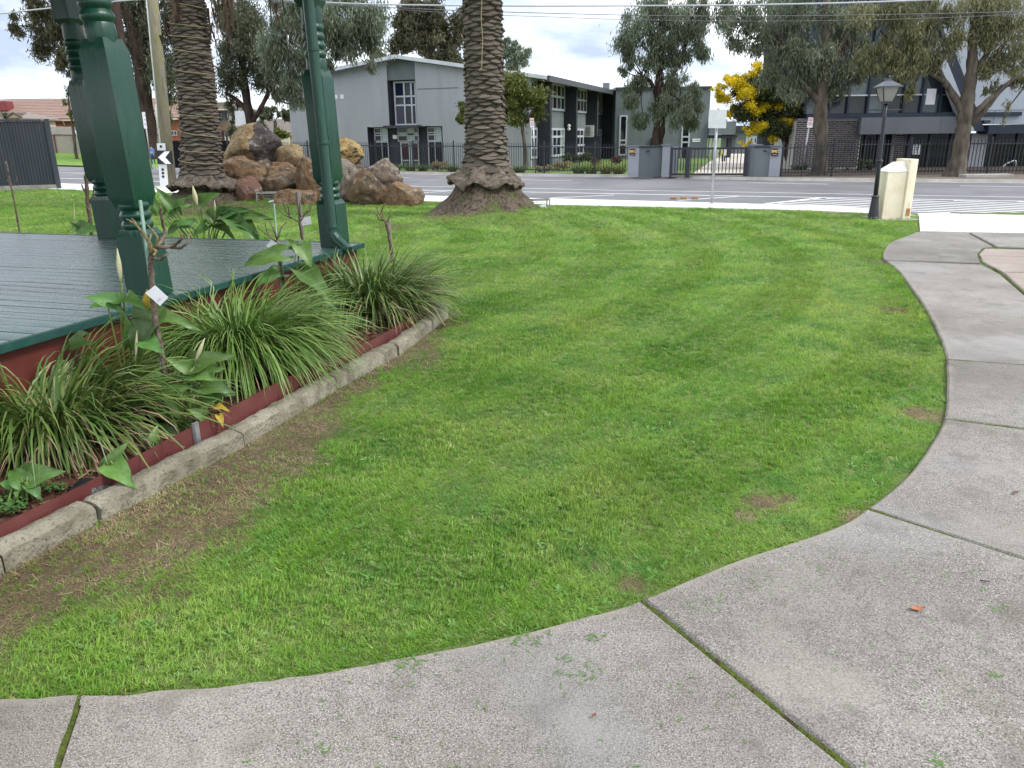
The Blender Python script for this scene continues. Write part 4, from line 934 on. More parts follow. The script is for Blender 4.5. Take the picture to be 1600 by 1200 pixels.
za = 1.0; th = 0.4
while za < 5.6:
    c = [float(np.interp(za, zzl, [p[i] for p in pr])) for i in (1, 2, 3)]; rr = c[2]+.045
    cord.append(np.array([c[0]+rr*math.cos(th), c[1]+rr*math.sin(th), za+.045*math.sin(th)+.03*math.sin(za*7)])); th -= .45; za += .0265+.006*math.sin(za*4.3)
pt, atl = palm('palm trunk wound with a pale rope light, beside the boulders', (b_[1], b_[2], 0), pr, (.42, .74, .86), 1.05, cord, 8.6, (.72, 8.5), per=10, dz=.070)
# hanging dead fronds of the left palm
for (u, v0, v1, dY, wd) in ((361, -260, 74, -.6, .16), (428, -300, 38, .5, .15), (334, -200, 66, -.2, .12), (262, -200, 62, .3, .14), (350, -260, 40, .4, .14), (275, -200, 30, -.5, .12)):
    A = V(u-8, v0, Yl+dY); B = V(u, v1, Yl+dY); A[2] = min(A[2], 8.2); v_ = []; f_ = []
    for i in range(46):
        s = rng.random(); c = A+(B-A)*s; off = rng.normal(0, wd*.45*(.6+.6*s), 3)*[1, 1, 0]; ln = rng.uniform(.4, 1.0); c = c+off; e_ = c+np.array([rng.normal(0, .06), rng.normal(0, .06), -ln]); 
        if e_[2] < B[2]-.1: e_[2] = B[2]-rng.random()*.15
        sd = np.array([rng.normal(), rng.normal(), 0]); sd = sd/np.linalg.norm(sd)*rng.uniform(.015, .04); b = len(v_); v_ += [c-sd, c+sd, e_+sd*.4, e_-sd*.4]; f_.append((b, b+1, b+2, b+3))
    fast('dead_frond', v_, f_, M_deadfrond, parent=pt)

# ================================================================== BOULDERS
def rock_mat(name, cols, pits=False, sc=2.2):
    return mat(name, cols, rough=.95, scale=sc*1.6, detail=10, bump=2.4 if pits else 1.5, bscale=9 if pits else 9, contrast=(.36, .62), speck=[(13, tuple(c*.25 for c in cols[0]), .58, .68, .8)] if pits else [(3.5, tuple(c*.45 for c in cols[0]), .54, .66, .75), (6, (.36, .34, .29), .60, .70, .55), (22, tuple(c*.35 for c in cols[0]), .56, .68, .65)])
R_tan = rock_mat('tan_porous_rock', [(.13, .085, .042), (.22, .155, .082), (.28, .22, .13)], True)
R_yel = rock_mat('yellow_porous_rock', [(.16, .10, .036), (.27, .18, .065), (.32, .235, .11)], True)
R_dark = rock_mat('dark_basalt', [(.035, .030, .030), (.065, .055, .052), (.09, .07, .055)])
R_org = rock_mat('orange_brown_rock', [(.085, .052, .030), (.185, .112, .058), (.165, .128, .09)])
R_brn = rock_mat('brown_rock', [(.068, .045, .028), (.14, .092, .052), (.145, .118, .088)])
R_red = rock_mat('reddish_rock', [(.095, .048, .035), (.16, .082, .058), (.15, .105, .082)])
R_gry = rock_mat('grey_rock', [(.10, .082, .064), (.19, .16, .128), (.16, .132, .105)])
R_dbr = rock_mat('dark_brown_rock', [(.075, .052, .036), (.13, .095, .068), (.17, .13, .10)])
def rock(label, u0, u1, v0, v1, Y, m, seed, cut=7, tilt=0, depth=.85, m2=None, split=None):
    rg = np.random.default_rng(seed); c = V((u0+u1)/2, (v0+v1)/2, Y); s = Y/1230.*1.09; rx, rz = (u1-u0)/2*s, (v1-v0)/2*s; ry = (rx+rz)/2*depth
    bm = bmesh.new(); bmesh.ops.create_icosphere(bm, subdivisions=5, radius=1)
    pl = [(lambda n: n/np.linalg.norm(n))(rg.normal(0, 1, 3)) for _ in range(cut+2)]; ds = rg.uniform(.54, .82, cut+2)
    P = np.array([v.co[:] for v in bm.verts])
    pl.append(np.array([0, 0, -1.])); ds = np.r_[ds, .55]
    for n_, d in zip(pl, ds):
        q = P@n_; ov = np.maximum(0, q-d); P -= np.outer(ov*.97, n_)
    off = seed*7.7
    for i in range(len(P)):
        p = Vector(P[i]); k = .12*mnoise.noise(p*1.3+Vector((off, 0, 0)))+.07*mnoise.noise(p*3.1+Vector((0, off, 0)))+.035*mnoise.noise(p*8+Vector((0, 0, off)))+.016*mnoise.noise(p*19+Vector((off, 0, off))); P[i] *= 1+k
    P -= (P.max(0)+P.min(0))/2; P /= (P.max(0)-P.min(0))/2
    ct, st = math.cos(tilt), math.sin(tilt)
    Q = P*[rx, ry, rz]
    if tilt:
        Q = np.stack([Q[:, 0]*ct-Q[:, 2]*st, Q[:, 1], Q[:, 0]*st+Q[:, 2]*ct], 1); e_ = (Q.max(0)-Q.min(0))/2; Q *= [rx/e_[0], 1, rz/e_[2]]
    for v, q in zip(bm.verts, Q): v.co = q
    me = bpy.data.meshes.new('boulder'); bm.to_mesh(me); bm.free(); me.materials.append(m)
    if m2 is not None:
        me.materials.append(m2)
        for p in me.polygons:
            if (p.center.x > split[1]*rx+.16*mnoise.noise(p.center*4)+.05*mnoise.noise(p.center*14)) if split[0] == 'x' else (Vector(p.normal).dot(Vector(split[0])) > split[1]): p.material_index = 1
    me.polygons.foreach_set('use_smooth', [True]*len(me.polygons))
    o = bpy.data.objects.new('boulder', me); COL.objects.link(o); o.location = Vector([float(a) for a in c])
    return tag(o, label, 'boulder', 'boulders piled beside the palm')
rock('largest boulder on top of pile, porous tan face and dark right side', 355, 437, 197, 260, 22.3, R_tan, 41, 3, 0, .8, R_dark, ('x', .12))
rock('pale porous boulder leaning right of the largest boulder', 436, 476, 225, 268, 22.2, R_tan, 12, 6, -.4)
rock('long pinkish brown boulder touching the roped palm trunk', 340, 420, 245, 281, 21.6, R_org, 13, 5, -.05)
rock('rounded orange brown boulder in the middle of the left pile', 417, 460, 253, 281, 21.5, R_org, 14, 4, .1)
rock('small dark round boulder wedged in the middle gap', 400, 423, 271, 296, 21.6, R_dbr, 15, 4)
rock('brown boulder with slanted shadowed face behind the light cage', 409, 468, 269, 303, 21.1, R_brn, 16, 8, .35)
rock('tall orange boulder standing behind the downpipe post', 464, 518, 245, 320, 20.9, R_org, 17, 5, .12)
rock('low pale orange boulder in front, right of the light cage', 430, 492, 296, 324, 20.1, R_org, 18, 5, 0, 1.0)
rock('reddish boulder at the foot of the roped palm', 370, 408, 279, 321, 20.3, R_red, 19, 5, .2)
rock('small reddish stone above the red boulder by the palm', 378, 402, 276, 294, 21.0, R_red, 20, 5)
rock('yellow porous boulder perched on top of the right pile', 506, 568, 216, 260, 21.9, R_yel, 21, 7, -.35, .9, R_dark, ((.1, -.2, -.95), .45))  # faces turned downward take the dark rock colour
rock('purplish grey boulder behind the downpipe post on the right', 516, 572, 251, 316, 21.3, R_gry, 22, 6, .1)
rock('round topped mottled brown boulder at front of the right pile', 543, 603, 267, 319, 20.5, R_brn, 23, 4, .1)
rock('dark angular boulder sloping down to the right, lit top painted grey', 566, 628, 248, 300, 21.2, R_dbr, 24, 8, -.5, .9, R_gry, ((.1, -.1, 1), .55))  # up-facing faces coloured grey to stand for the lit top
rock('low rusty boulder at the right end of the pile', 598, 658, 286, 323, 20.1, R_org, 25, 5, -.15, 1.0)
rock('dark filler stone deep in the left pile under the largest boulder', 385, 432, 246, 276, 22.2, R_dbr, 27, 4)
rock('brown filler stone low in the left pile behind the light cage', 398, 436, 284, 312, 21.3, R_brn, 28, 4)
rock('brown filler stone between the tall orange boulder and the slanted one', 446, 480, 262, 300, 21.5, R_brn, 29, 4)
rock('dark filler stone behind the mottled boulder of the right pile', 540, 590, 258, 300, 21.7, R_dbr, 30, 4)
rock('small grey stone at the far right edge of the pile', 646, 664, 294, 318, 20.6, R_gry, 26, 5)

# ================================================================== LIGHT CAGES
M_cage = mat('weathered_steel_cage', [(.26, .25, .22), (.36, .35, .31)], rough=.6, metal=.4, scale=14)
def cage(label, u0, u1, v0, v1, Y, rot):
    a = V(u0, v1, Y); b = V(u1, v1, Y); wd = (b-a)[0]; z1 = zat(a[0], Y, v0); z0 = min(a[2], .06); t = thing('light_cage', ((a+b)/2)*[1, 1, 0]+[0, 0, z0], label, 'light cage', 'steel cages over garden lights')
    ex = np.array([math.cos(rot), math.sin(rot), 0])*wd*.5; ey = np.array([-math.sin(rot), math.cos(rot), 0])*wd*.35; c = (a+b)/2; c[2] = 0
    for sx in (-1, 1):
        for sy in (-1, 1): p = c+ex*sx+ey*sy; MB().obox(p+[0, 0, (z0+z1)/2], (.014, 0, 0), (0, .014, 0), (0, 0, (z1-z0)/2)).build('corner_bar', M_cage, t)
    mb = MB()
    for s in (-1, 1):
        mb.obox(c+ey*s+[0, 0, z1], ex*1.0, (0, .014, 0), (0, 0, .014)); mb.obox(c+ex*s+[0, 0, z1+.003], (.013, 0, 0), ey*.96, (0, 0, .014))
    mb.build('top_frame', M_cage, t)
    mb = MB()
    for k in range(1, 9):
        z = z0+(z1-z0)*k/9; mb.obox(c+ey*.97+[0, 0, z], ex*.97, (0, .004, 0), (0, 0, .006))
        if k % 2: mb.obox(c-ex*.97+[0, 0, z], (.004, 0, 0), ey*.95, (0, 0, .006))
    mb.build('bar_grid', M_cage, t)
    mb = MB(); q = c+ex*.25-ey*.2+[0, 0, z0+.10]; mb.obox(q, (.09, 0, .02), (0, .05, .02), (-.02, 0, .06)); hd = mb.build('flood_light', mat('white_flood_light', [(.7, .7, .68), (.8, .8, .78)], rough=.4), t, bevel=.01)
    MB().tube([q-[0, 0, .16], q], .012, 6).build('light_stem', M_cage, t)
cage('steel light cage in front of the left boulders', 406, 440, 301, 324, 20.2, .12)
cage('steel light cage right of the central palm', 830, 857, 312, 334, 17.3, .18)

# ================================================================== LAMP POST, PILLAR, SIGN POSTS
M_black = mat('black_iron_paint', [(.012, .014, .020), (.022, .025, .034)], rough=.45, scale=12, bump=.1, spec=.5)
def leaned(P, p0, p1):  # direction from base pixel to top pixel in plane Y const
    a = V(*p0, P); b = V(*p1, P); return a, b
Yp = G(1364, 341)[1]; A, B = leaned(Yp, (1364, 341), (1389, 122)); A[2] = -.03
lp = thing('street_lamp', A, 'black heritage lamp post with glass lantern beside cream pillar', 'street lamp')
dirv = (B-A)/np.linalg.norm(B-A); H = np.linalg.norm(B-A)
def along(h): return A+dirv*h
hh = lambda v: (zat(A[0], A[1], v)-A[2])/dirv[2]
h1, h2, h3, h4, h5 = hh(307), hh(251), hh(186), hh(159), hh(136)
def lath(mb, prof, n=14): 
    for (r0, a0), (r1, a1) in zip(prof[:-1], prof[1:]): pass
    mb.tube([along(a) for r, a in prof], [r for r, a in prof], n); return mb
lath(MB(), [(.108, 0), (.108, .05), (.10, .06), (.064, h1-.03), (.06, h1-.02)], 14).build('lamp_base', M_black, lp)
lath(MB(), [(.06, h1-.03), (.075, h1-.02), (.075, h1+.0), (.046, h1+.03)], 14).build('base_collar', M_black, lp, smooth=True)
lath(MB(), [(.044, h1), (.038, h2), (.033, h3+.02), (.03, h4-.02)], 12).build('pole', M_black, lp, smooth=True)
lath(MB(), [(.044, h2-.03), (.062, h2-.02), (.062, h2+.01), (.044, h2+.02)], 12).build('pole_ring', M_black, lp, smooth=True)
c = along(hh(172)); MB().tube([c-[.30, 0, -.004], c+[.30, 0, .004]], .011, 6).build('ladder_bar', M_black, lp)
# lantern
s0, s1 = .085, .155; zb = h4; zt = h5
M_lglass = mat('lantern_glass', [(.42, .42, .40), (.50, .49, .46)], rough=.15, scale=3, spec=.6, transl=.5)
cb, ct = along(zb), along(zt)
def ring(c, s): return [c+np.array([x*s, y*s, 0]) for x, y in ((-1, -1), (1, -1), (1, 1), (-1, 1))]
rb_, rt_ = ring(cb, s0), ring(ct, s1)
for i in range(4):
    MB().quad(rb_[i], rb_[(i+1) % 4], rt_[(i+1) % 4], rt_[i]).build('lantern_pane', M_lglass, lp)
    MB().tube([rb_[i], rt_[i]], .011, 5).build('lantern_bar', M_black, lp)
mb = MB(); mb.hexa(ring(cb-[0, 0, .035], s0*.8)+ring(cb+[0, 0, .005], s0*1.1)); mb.build('lantern_base', M_black, lp)
mb = MB(); mb.hexa(ring(ct-[0, 0, .004], s1*1.28)+ring(ct+[0, 0, .012], s1*1.28)); mb.hexa(ring(ct+[0, 0, .0125], s1*1.2)+ring(along(zt+.115), .04)); mb.hexa(ring(along(zt+.1155), .045)+ring(along(zt+.15), .045)); mb.build('lantern_roof', mat('grey_lantern_roof', [(.07, .08, .10), (.11, .12, .14)], rough=.4), lp)
MB().lathe([(.03, 0), (.035, .06), (.03, .1)], tuple(cb+[0, 0, .01]), 10).build('lamp_socket', mat('brass_socket', [(.15, .13, .10), (.22, .2, .15)], rough=.5), lp)
MB().lathe([(.02, 0), (.03, .02), (.012, .05)], tuple(along(zt+.15)), 8).build('finial', M_black, lp)

# cream pillar: mitred body with a taller narrow fin on the right, standing on a thin plinth
M_cream = mat('cream_render', [(.68, .59, .42), (.76, .68, .52), (.80, .73, .58)], rough=.85, scale=2.5, bump=.25, bscale=30, wear=(7, (.45, .33, .19), .70))
Yq = G(1400, 341)[1]
def qx(u, v, dY=0): return V(u, v, Yq+dY)
pb = thing('gate_pillar', qx(1400, 341)*[1, 1, 0]+[0, 0, -.03], 'cream rendered gate pillar with sloping top and narrow fin', 'pillar')
zsh, ztp, zfin = zat(qx(1384, 300)[0], Yq, 268.5), zat(qx(1400, 300)[0], Yq, 253.5), zat(qx(1425, 300)[0], Yq, 248.5)
x0, x1, x2 = qx(1377.5, 340)[0], qx(1408, 341)[0], qx(1419.5, 342)[0]
lx = lambda z: .030*(z)   # slight lean seen in the photograph comes from perspective; keep a trace
dp_ = .42
mb = MB(); mb.hexa([(x0, Yq, -.03), (x1, Yq, -.03), (x1, Yq+dp_, -.03), (x0, Yq+dp_, -.03), (x0+.01, Yq, zsh), (x1, Yq, zsh), (x1, Yq+dp_, zsh), (x0+.01, Yq+dp_, zsh)]); mb.build('pillar_body', M_cream, pb, bevel=.012)
mb = MB(); xm = x0+(x1-x0)*.72
mb.v = [(x0-.0, Yq-.01, zsh+.002), (x1-.002, Yq-.01, zsh+.002), (x1-.002, Yq+dp_+.01, zsh+.002), (x0, Yq+dp_+.01, zsh+.002), (xm-.06, Yq+dp_*.35, ztp), (x1-.002, Yq+dp_*.35, ztp), (x1-.002, Yq+dp_*.7, ztp), (xm-.06, Yq+dp_*.7, ztp)]
mb.f = [(3, 2, 1, 0), (4, 5, 6, 7), (0, 1, 5, 4), (1, 2, 6, 5), (2, 3, 7, 6), (3, 0, 4, 7)]; mb.m = [0]*6; mb.build('pillar_cap', mat('white_pillar_cap', [(.80, .77, .70), (.86, .84, .78)], rough=.8, scale=4, bump=.1), pb)
mb = MB(); mb.hexa([(x1+.002, Yq-.05, -.03), (x2, Yq-.05, -.03), (x2, Yq+dp_+.1, -.03), (x1+.002, Yq+dp_+.1, -.03), (x1+.002, Yq-.05, zfin), (x2+.01, Yq-.05, zfin), (x2+.01, Yq+dp_+.1, zfin), (x1+.002, Yq+dp_+.1, zfin)]); mb.build('pillar_fin', M_cream, pb, bevel=.01)
mb = MB(); mb.box((x1+.05, Yq-.056, .05), (x2-.02, Yq-.052, .19)); mb.box((x1+.09, Yq-.0565, .02), (x2-.06, Yq-.0525, .30)); mb.build('rust_stain', mat('rust', [(.28, .12, .04), (.42, .24, .10), (.6, .48, .32)], rough=.9, scale=14), pb)
mb = MB(); mb.prism([(x0-.12, Yq-.22), (x2+.14, Yq-.20), (x2+.2, Yq+.3), (x0-.12, Yq+.6)], -.06, -.012); mb.build('plinth', M_kerbfar, pb)

def signpost(name, label, base_px, top_px, zbase, r, sign=None, cat='sign', group='sign posts along the road'):
    b = G(*base_px, zbase); Yy = b[1]; a, t_ = b, V(*top_px, Yy)
    t = thing(name, b, label, cat, group); MB().tube([a-[0, 0, .1], t_], r, 8).build('pole', M_galv, t, smooth=True); return t, Yy
M_signback = mat('sign_back_aluminium', [(.55, .56, .58), (.64, .65, .67)], rough=.5, scale=6, metal=.15)
M_signwhite = mat('sign_white', [(.74, .74, .75), (.80, .80, .81)], rough=.45, scale=5)
M_signred = mat('sign_red', [(.62, .10, .10), (.68, .16, .15)], rough=.5, scale=6)
M_ink = mat('sign_black', [(.012, .012, .014), (.02, .02, .022)], rough=.5)
def plate(t, pxq, Yy, m, name='sign_panel', th=.006, dy=0):
    Q = [V(u, v, Yy+dy) for u, v in pxq]; n3 = np.array([0, th, 0]); return MB().hexa([Q[3], Q[2], Q[2]+n3, Q[3]+n3, Q[0], Q[1], Q[1]+n3, Q[0]+n3]).build(name, m, t)
t, Yy = signpost('road_sign', 'blank back of square road sign on grey pole by footpath', (1112, 318), (1121.5, 172), 0, .033)
pn = plate(t, [(1108, 171.5), (1135.5, 171), (1134.5, 200.5), (1106.5, 200)], Yy, M_signback, dy=-.06)
MB().obox(V(1121.5, 186, Yy-.035), (.02, 0, 0), (0, .018, 0), (0, 0, .24)).build('bracket', M_galv, t)
def text(t, s, c, size, m, name='lettering', dy=-.006, bold=0):
    cu = bpy.data.curves.new(name, 'FONT'); cu.body = s; cu.size = size; cu.align_x = 'CENTER'; cu.align_y = 'CENTER'; cu.extrude = .001; cu.offset = bold
    tmp = bpy.data.objects.new(name, cu); COL.objects.link(tmp); bpy.context.view_layer.update()
    me = bpy.data.meshes.new_from_object(tmp.evaluated_get(bpy.context.evaluated_depsgraph_get())); bpy.data.objects.remove(tmp)
    o = bpy.data.objects.new(name, me); COL.objects.link(o); me.materials.clear(); me.materials.append(m); o.parent = t
    o.matrix_local = Matrix.Translation(Vector(c)+Vector((0, dy, 0))-wloc(t)) @ Matrix.Rotation(math.pi/2, 4, 'X'); return o
def parking(label, base, top, q, zbase):
    t, Yy = signpost('parking_sign', label, base, top, zbase, .03)
    pn = plate(t, q, Yy, M_signwhite, dy=-.05); s = Yy/1230.
    m3 = lambda k, l: (q[0][0]+(q[1][0]-q[0][0])*k+(q[3][0]-q[0][0])*l, q[0][1]+(q[3][1]-q[0][1])*l)
    plate(pn, [m3(.12, .06), m3(.88, .06), m3(.88, .36), m3(.12, .36)], Yy, M_signred, 'red_panel', .003, -.055)
    c = V(*m3(.5, .21), Yy-.062); text(pn, 'P', c, .22, M_signwhite, dy=-.002)
    mb = MB()
    for k in (.5, .62, .76): c = V(*m3(.5, k), Yy-.056); mb.obox(c, (.07, 0, 0), (0, .001, 0), (0, 0, .018))
    mb.build('small_print', mat('sign_grey_print', [(.42, .3, .3), (.5, .4, .4)]), pn)
parking('small red and white parking sign before the grey school building', (837, 270.5), (832.3, 186), [(827.5, 184.5), (834, 184.5), (835, 198.5), (828.8, 199)], ZV)
parking('leaning red and white parking sign beside the middle gum trunk', (1251.5, 275.5), (1266, 186), [(1263, 183.5), (1271, 184), (1269, 199.5), (1261, 199)], ZV)
# wooden utility pole
Yu = G(266, 292)[1]; A = V(267, 292, Yu); A[2] = -.15; T1 = V(238.5, 0, Yu); dirp = (T1-A)/(T1-A)[2]; T = A+dirp*9.2
M_wood = mat('weathered_pole_timber', [(.13, .115, .085), (.22, .20, .155), (.19, .18, .06)], rough=.95, scale=3, stretch=(6, 6, .5), bump=.6, bscale=30, wear=(2.2, (.20, .19, .04), .58))
up = thing('utility_pole', A, 'tall mossy timber utility pole left of the roped palm', 'utility pole')
MB().tube([A, A+dirp*4.6, T], [.21, .185, .15], 14).build('pole', M_wood, up, smooth=True)
MB().tube([A+dirp*.2+[-.22, -.02, 0], A+dirp*4.4+[-.205, -.02, 0], A+dirp*8+[-.18, -.02, 0]], .035, 8).build('cable_conduit', mat('white_conduit', [(.62, .62, .6), (.7, .7, .68)], rough=.5), up, smooth=True)
MB().tube([A+dirp*2.2+[-.235, -.03, 0], A+dirp*3.0+[-.225, -.03, 0]], .05, 8).build('conduit_cover', mat('white_conduit', [(.6, .6, .6), (.7, .7, .7)]), up, smooth=True)
MB().obox(A+dirp*8.6, (1.0, -.4, 0), (.04, .1, 0), (0, 0, .06)).build('crossarm', M_wood, up)
for s in (-.9, -.3, .3, .9): MB().lathe([(.03, 0), (.05, .03), (.04, .1), (.02, .13)], tuple(A+dirp*8.6+np.array([1.0*s, -.4*s, .06])), 8).build('insulator', M_signback, up)
# chevron board on perforated post
Yk = Yu-.55; t = thing('chevron_sign', V(256, 292, Yk)*[1, 1, 0]+[0, 0, -.1], 'black board with white left chevron on a pale post', 'sign', 'sign posts along the road')
q0 = V(251, 224, Yk); q1 = V(256, 292, Yk); q1[2] = -.1
mb = MB(); mb.hexa([q1-[.14, 0, 0], q1+[.14, 0, 0], q1+[.14, .05, 0], q1-[.14, -.05, 0], q0-[.14, 0, 0], q0+[.14, 0, 0], q0+[.14, .05, 0], q0-[.14, -.05, 0]]); mb.build('post', M_signback, t)
mb = MB()
for v in (229, 265, 270.5, 276): c = V(250.5+(v-224)*.075+.6, v, Yk-.003); mb.tube([c, c-[0, .004, 0]], .05, 8)
mb.build('bolt_hole', M_ink, t)
bd = plate(t, [(244.5, 235), (268.5, 235.5), (270.5, 257), (246, 256.5)], Yk, M_ink, 'sign_board', .02, -.04)
mk = lambda *pts: [V(u, v, Yk-.046) for u, v in pts]
ch = [(257, 236.6), (265.5, 236.4), (258.2, 246), (267.5, 256), (258.4, 256), (246.8, 246)]
mb = MB(); mb.v = [tuple(p) for p in mk(*ch)]; mb.f = [(0, 1, 2, 5), (5, 2, 3, 4)]; mb.m = [0, 0]; mb.build('white_chevron', M_signwhite, bd)
# narrow white sign left of the pole, and the back of another sign right of the palm
t, Yy = signpost('street_sign', 'narrow white street sign on thin pole left of the utility pole', (237, 262), (225, 176), ZV, .045); pn = plate(t, [(221.5, 175), (226.5, 175), (230, 201), (225, 201)], Yy, M_signwhite, dy=-.06)
mb = MB()
for k in range(3): mb.obox(V(225.5+k*.8, 180+k*7, Yy-.066), (.05, 0, 0), (0, .001, 0), (0, 0, .03))
mb.build('faint_print', mat('sign_grey_print', [(.45, .3, .3), (.5, .4, .4)]), pn)
t, Yy = signpost('road_sign', 'pale back of large road sign behind the boulders', (378, 262), (374, 172), ZV, .05); plate(t, [(366.5, 173), (382.5, 173), (384.5, 197), (368.5, 197)], Yy, M_signback, dy=-.07)
t, Yy = signpost('give_way_sign', 'back of a give way sign at the far left corner', (130, 256), (121, 193), ZV, .05); Q = [V(u, v, Yy-.07) for u, v in ((116.5, 205), (122.5, 198.5), (129, 206), (125, 214.5), (121.5, 214.5))]
mb = MB(); mb.v = [tuple(q) for q in Q]+[tuple(q+np.array([0, .02, 0])) for q in Q]; mb.f = [(0, 1, 2, 3, 4), (9, 8, 7, 6, 5)]+[(i, 5+i, 5+(i+1) % 5, (i+1) % 5) for i in range(5)]; mb.m = [0]*7; mb.build('sign_panel', M_signback, t)
plate(t, [(119.5, 191), (126, 192), (126.2, 197), (120, 196.5)], Yy, M_signback, 'street_name_plate', .02, -.05)

# ================================================================== LEFT FENCE
M_fence = mat('dark_grey_steel_sheet', [(.030, .036, .044), (.042, .048, .058)], rough=.5, scale=3, stretch=(1, 1, .2), spec=.4)
fa_ = G(95, 294)[:2]; fb_ = G(-140, 301)[:2]; Yf = fa_[1]
zt1 = zat(fa_[0], fa_[1], 187); fl = thing('steel_fence', (fa_[0], fa_[1], -.03), 'dark grey corrugated steel fence on a concrete plinth', 'fence')
d_ = (fb_-fa_); Lf = np.linalg.norm(d_); d_ /= Lf; nrm = np.array([-d_[1], d_[0]]); nrm = nrm if nrm[1] < 0 else -nrm
zp = zat(fa_[0], fa_[1], 288)
mb = MB(); mb.obox((*(fa_+d_*Lf/2), (zp-.03)/2), (*(d_*Lf/2), 0), (*(nrm*.05), 0), (0, 0, (zp+.03)/2)); mb.build('plinth', mat('grey_plinth', [(.20, .19, .17), (.29, .28, .25)], rough=.9, scale=4, bump=.2), fl)
pw = 2.35; k = 0; s = .12
while s < Lf-.2:
    e_ = min(s+pw, Lf); mb = MB(); m = int((e_-s)/.1); pts = []
    for i in range(m+1):
        for off, dd in ((0, .012), (.35, .012), (.5, -.016), (.85, -.016)):
            q = s+(i+off)*.1
            if q <= e_: pts.append((fa_+d_*q)+nrm*dd)
    n = len(pts); mb.v = [(p[0], p[1], zp) for p in pts]+[(p[0], p[1], zt1-.06) for p in pts]
    for i in range(n-1): mb.f.append((i, i+1, n+i+1, n+i)); mb.m.append(0)
    mb.build('fence_sheet', M_fence, fl); s = e_+.01
mb = MB(); mb.obox((*(fa_+d_*(Lf/2+.12)), zt1-.02), (*(d_*(Lf/2-.12)), 0), (*(nrm*.035), 0), (0, 0, .035)); mb.build('top_rail', M_fence, fl)
mb = MB(); mb.obox((*(fa_+d_*.05), (zt1+.0)/2), (*(d_*.07), 0), (*(nrm*.06), 0), (0, 0, (zt1+.06)/2)); mb.build('end_post', M_fence, fl)
# ================================================================== BUILDINGS
class Fac:
    def __init__(s, P0, d, n): s.P0 = np.array(P0, float); s.d = np.array(d, float)/np.linalg.norm(d); s.n = np.array(n, float)/np.linalg.norm(n)
    def sz(s, u, v, off=0.0):
        r = ray(u, v); P = s.P0+s.n*off; t = ((P-CPOS[:2])@s.n)/(r[:2]@s.n); q = CPOS+r*t; return (q[:2]-s.P0)@s.d, q[2]
    def pt(s, a, z, off=0.0): q = s.P0+s.d*a+s.n*off; return np.array([q[0], q[1], z])
    def box(s, mb, s0, s1, z0, z1, d0, d1, m=0):
        if s0 > s1: s0, s1 = s1, s0
        if z0 > z1: z0, z1 = z1, z0
        p = [s.pt(s0, z0, d1), s.pt(s1, z0, d1), s.pt(s1, z0, d0), s.pt(s0, z0, d0), s.pt(s0, z1, d1), s.pt(s1, z1, d1), s.pt(s1, z1, d0), s.pt(s0, z1, d0)]
        return mb.hexa(p, m)
    def poly(s, mb, pts, d0, d1):    # pts (s,z) polygon extruded along n
        n = len(mb.v); k = len(pts)
        mb.v += [tuple(s.pt(a, z, d1)) for a, z in pts]+[tuple(s.pt(a, z, d0)) for a, z in pts]
        mb.f.append(tuple(n+i for i in range(k))); mb.f.append(tuple(n+k+i for i in reversed(range(k)))); mb.m += [0, 0]
        for i in range(k): mb.f.append((n+i, n+k+i, n+k+(i+1) % k, n+(i+1) % k)); mb.m.append(0)
        return mb
def window(fac, parent, s0, s1, z0, z1, cols, rows, off, mf, mg, fw=.06, name='window', skip=()):
    if s0 > s1: s0, s1 = s1, s0
    if z0 > z1: z0, z1 = z1, z0
    mb = MB(); cs = [0]+list(cols)+[1]; rs = [0]+list(rows)+[1]
    for c in cs: x = s0+(s1-s0)*c; x = min(max(x, s0+fw/2), s1-fw/2); fac.box(mb, x-fw/2, x+fw/2, z0, z1, off-.02, off+.05)
    for r in rs: y = z0+(z1-z0)*r; y = min(max(y, z0+fw/2), z1-fw/2); fac.box(mb, s0+.002, s1-.002, y-fw/2, y+fw/2, off-.018, off+.047)
    f = mb.build(name, mf, parent)
    k = 0
    for i in range(len(cs)-1):
        for j in range(len(rs)-1):
            g = mg[(i+j*3) % len(mg)] if isinstance(mg, list) else mg
            a, b = s0+(s1-s0)*cs[i], s0+(s1-s0)*cs[i+1]; c, d = z0+(z1-z0)*rs[j], z0+(z1-z0)*rs[j+1]
            fac.box(MB(), a+fw*.4, b-fw*.4, c+fw*.4, d-fw*.4, off-.012, off+.004).build('pane', g, f) if False else None
            mb = MB(); fac.box(mb, a+fw*.4, b-fw*.4, c+fw*.4, d-fw*.4, off-.012, off+.004); mb.build('pane', g, f)
    return f
M_wall = mat('pale_grey_render', [(.325, .333, .352), (.375, .382, .40)], rough=.9, scale=1.0, coords='World', stretch=(1.6, 1.6, .22), bump=.25, bscale=14, speck=[(.5, (.26, .265, .275), .50, .70, .30), (3, (.28, .282, .285), .55, .75, .20)])
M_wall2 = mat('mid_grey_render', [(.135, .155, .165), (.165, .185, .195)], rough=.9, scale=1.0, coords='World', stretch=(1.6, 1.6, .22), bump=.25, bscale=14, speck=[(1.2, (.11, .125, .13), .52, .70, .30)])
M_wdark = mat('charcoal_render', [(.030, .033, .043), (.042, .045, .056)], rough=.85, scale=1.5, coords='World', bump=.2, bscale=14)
M_panel = mat('grey_green_panel', [(.12, .14, .145), (.15, .17, .172)], rough=.8, scale=2, coords='World')
M_frame = mat('white_window_frame', [(.42, .44, .47), (.50, .52, .55)], rough=.5, scale=4)
M_roofw = mat('pale_steel_roof', [(.52, .55, .57), (.62, .65, .66)], rough=.5, scale=2)
M_roofd = mat('dark_gutter', [(.035, .038, .045), (.05, .055, .06)], rough=.5)
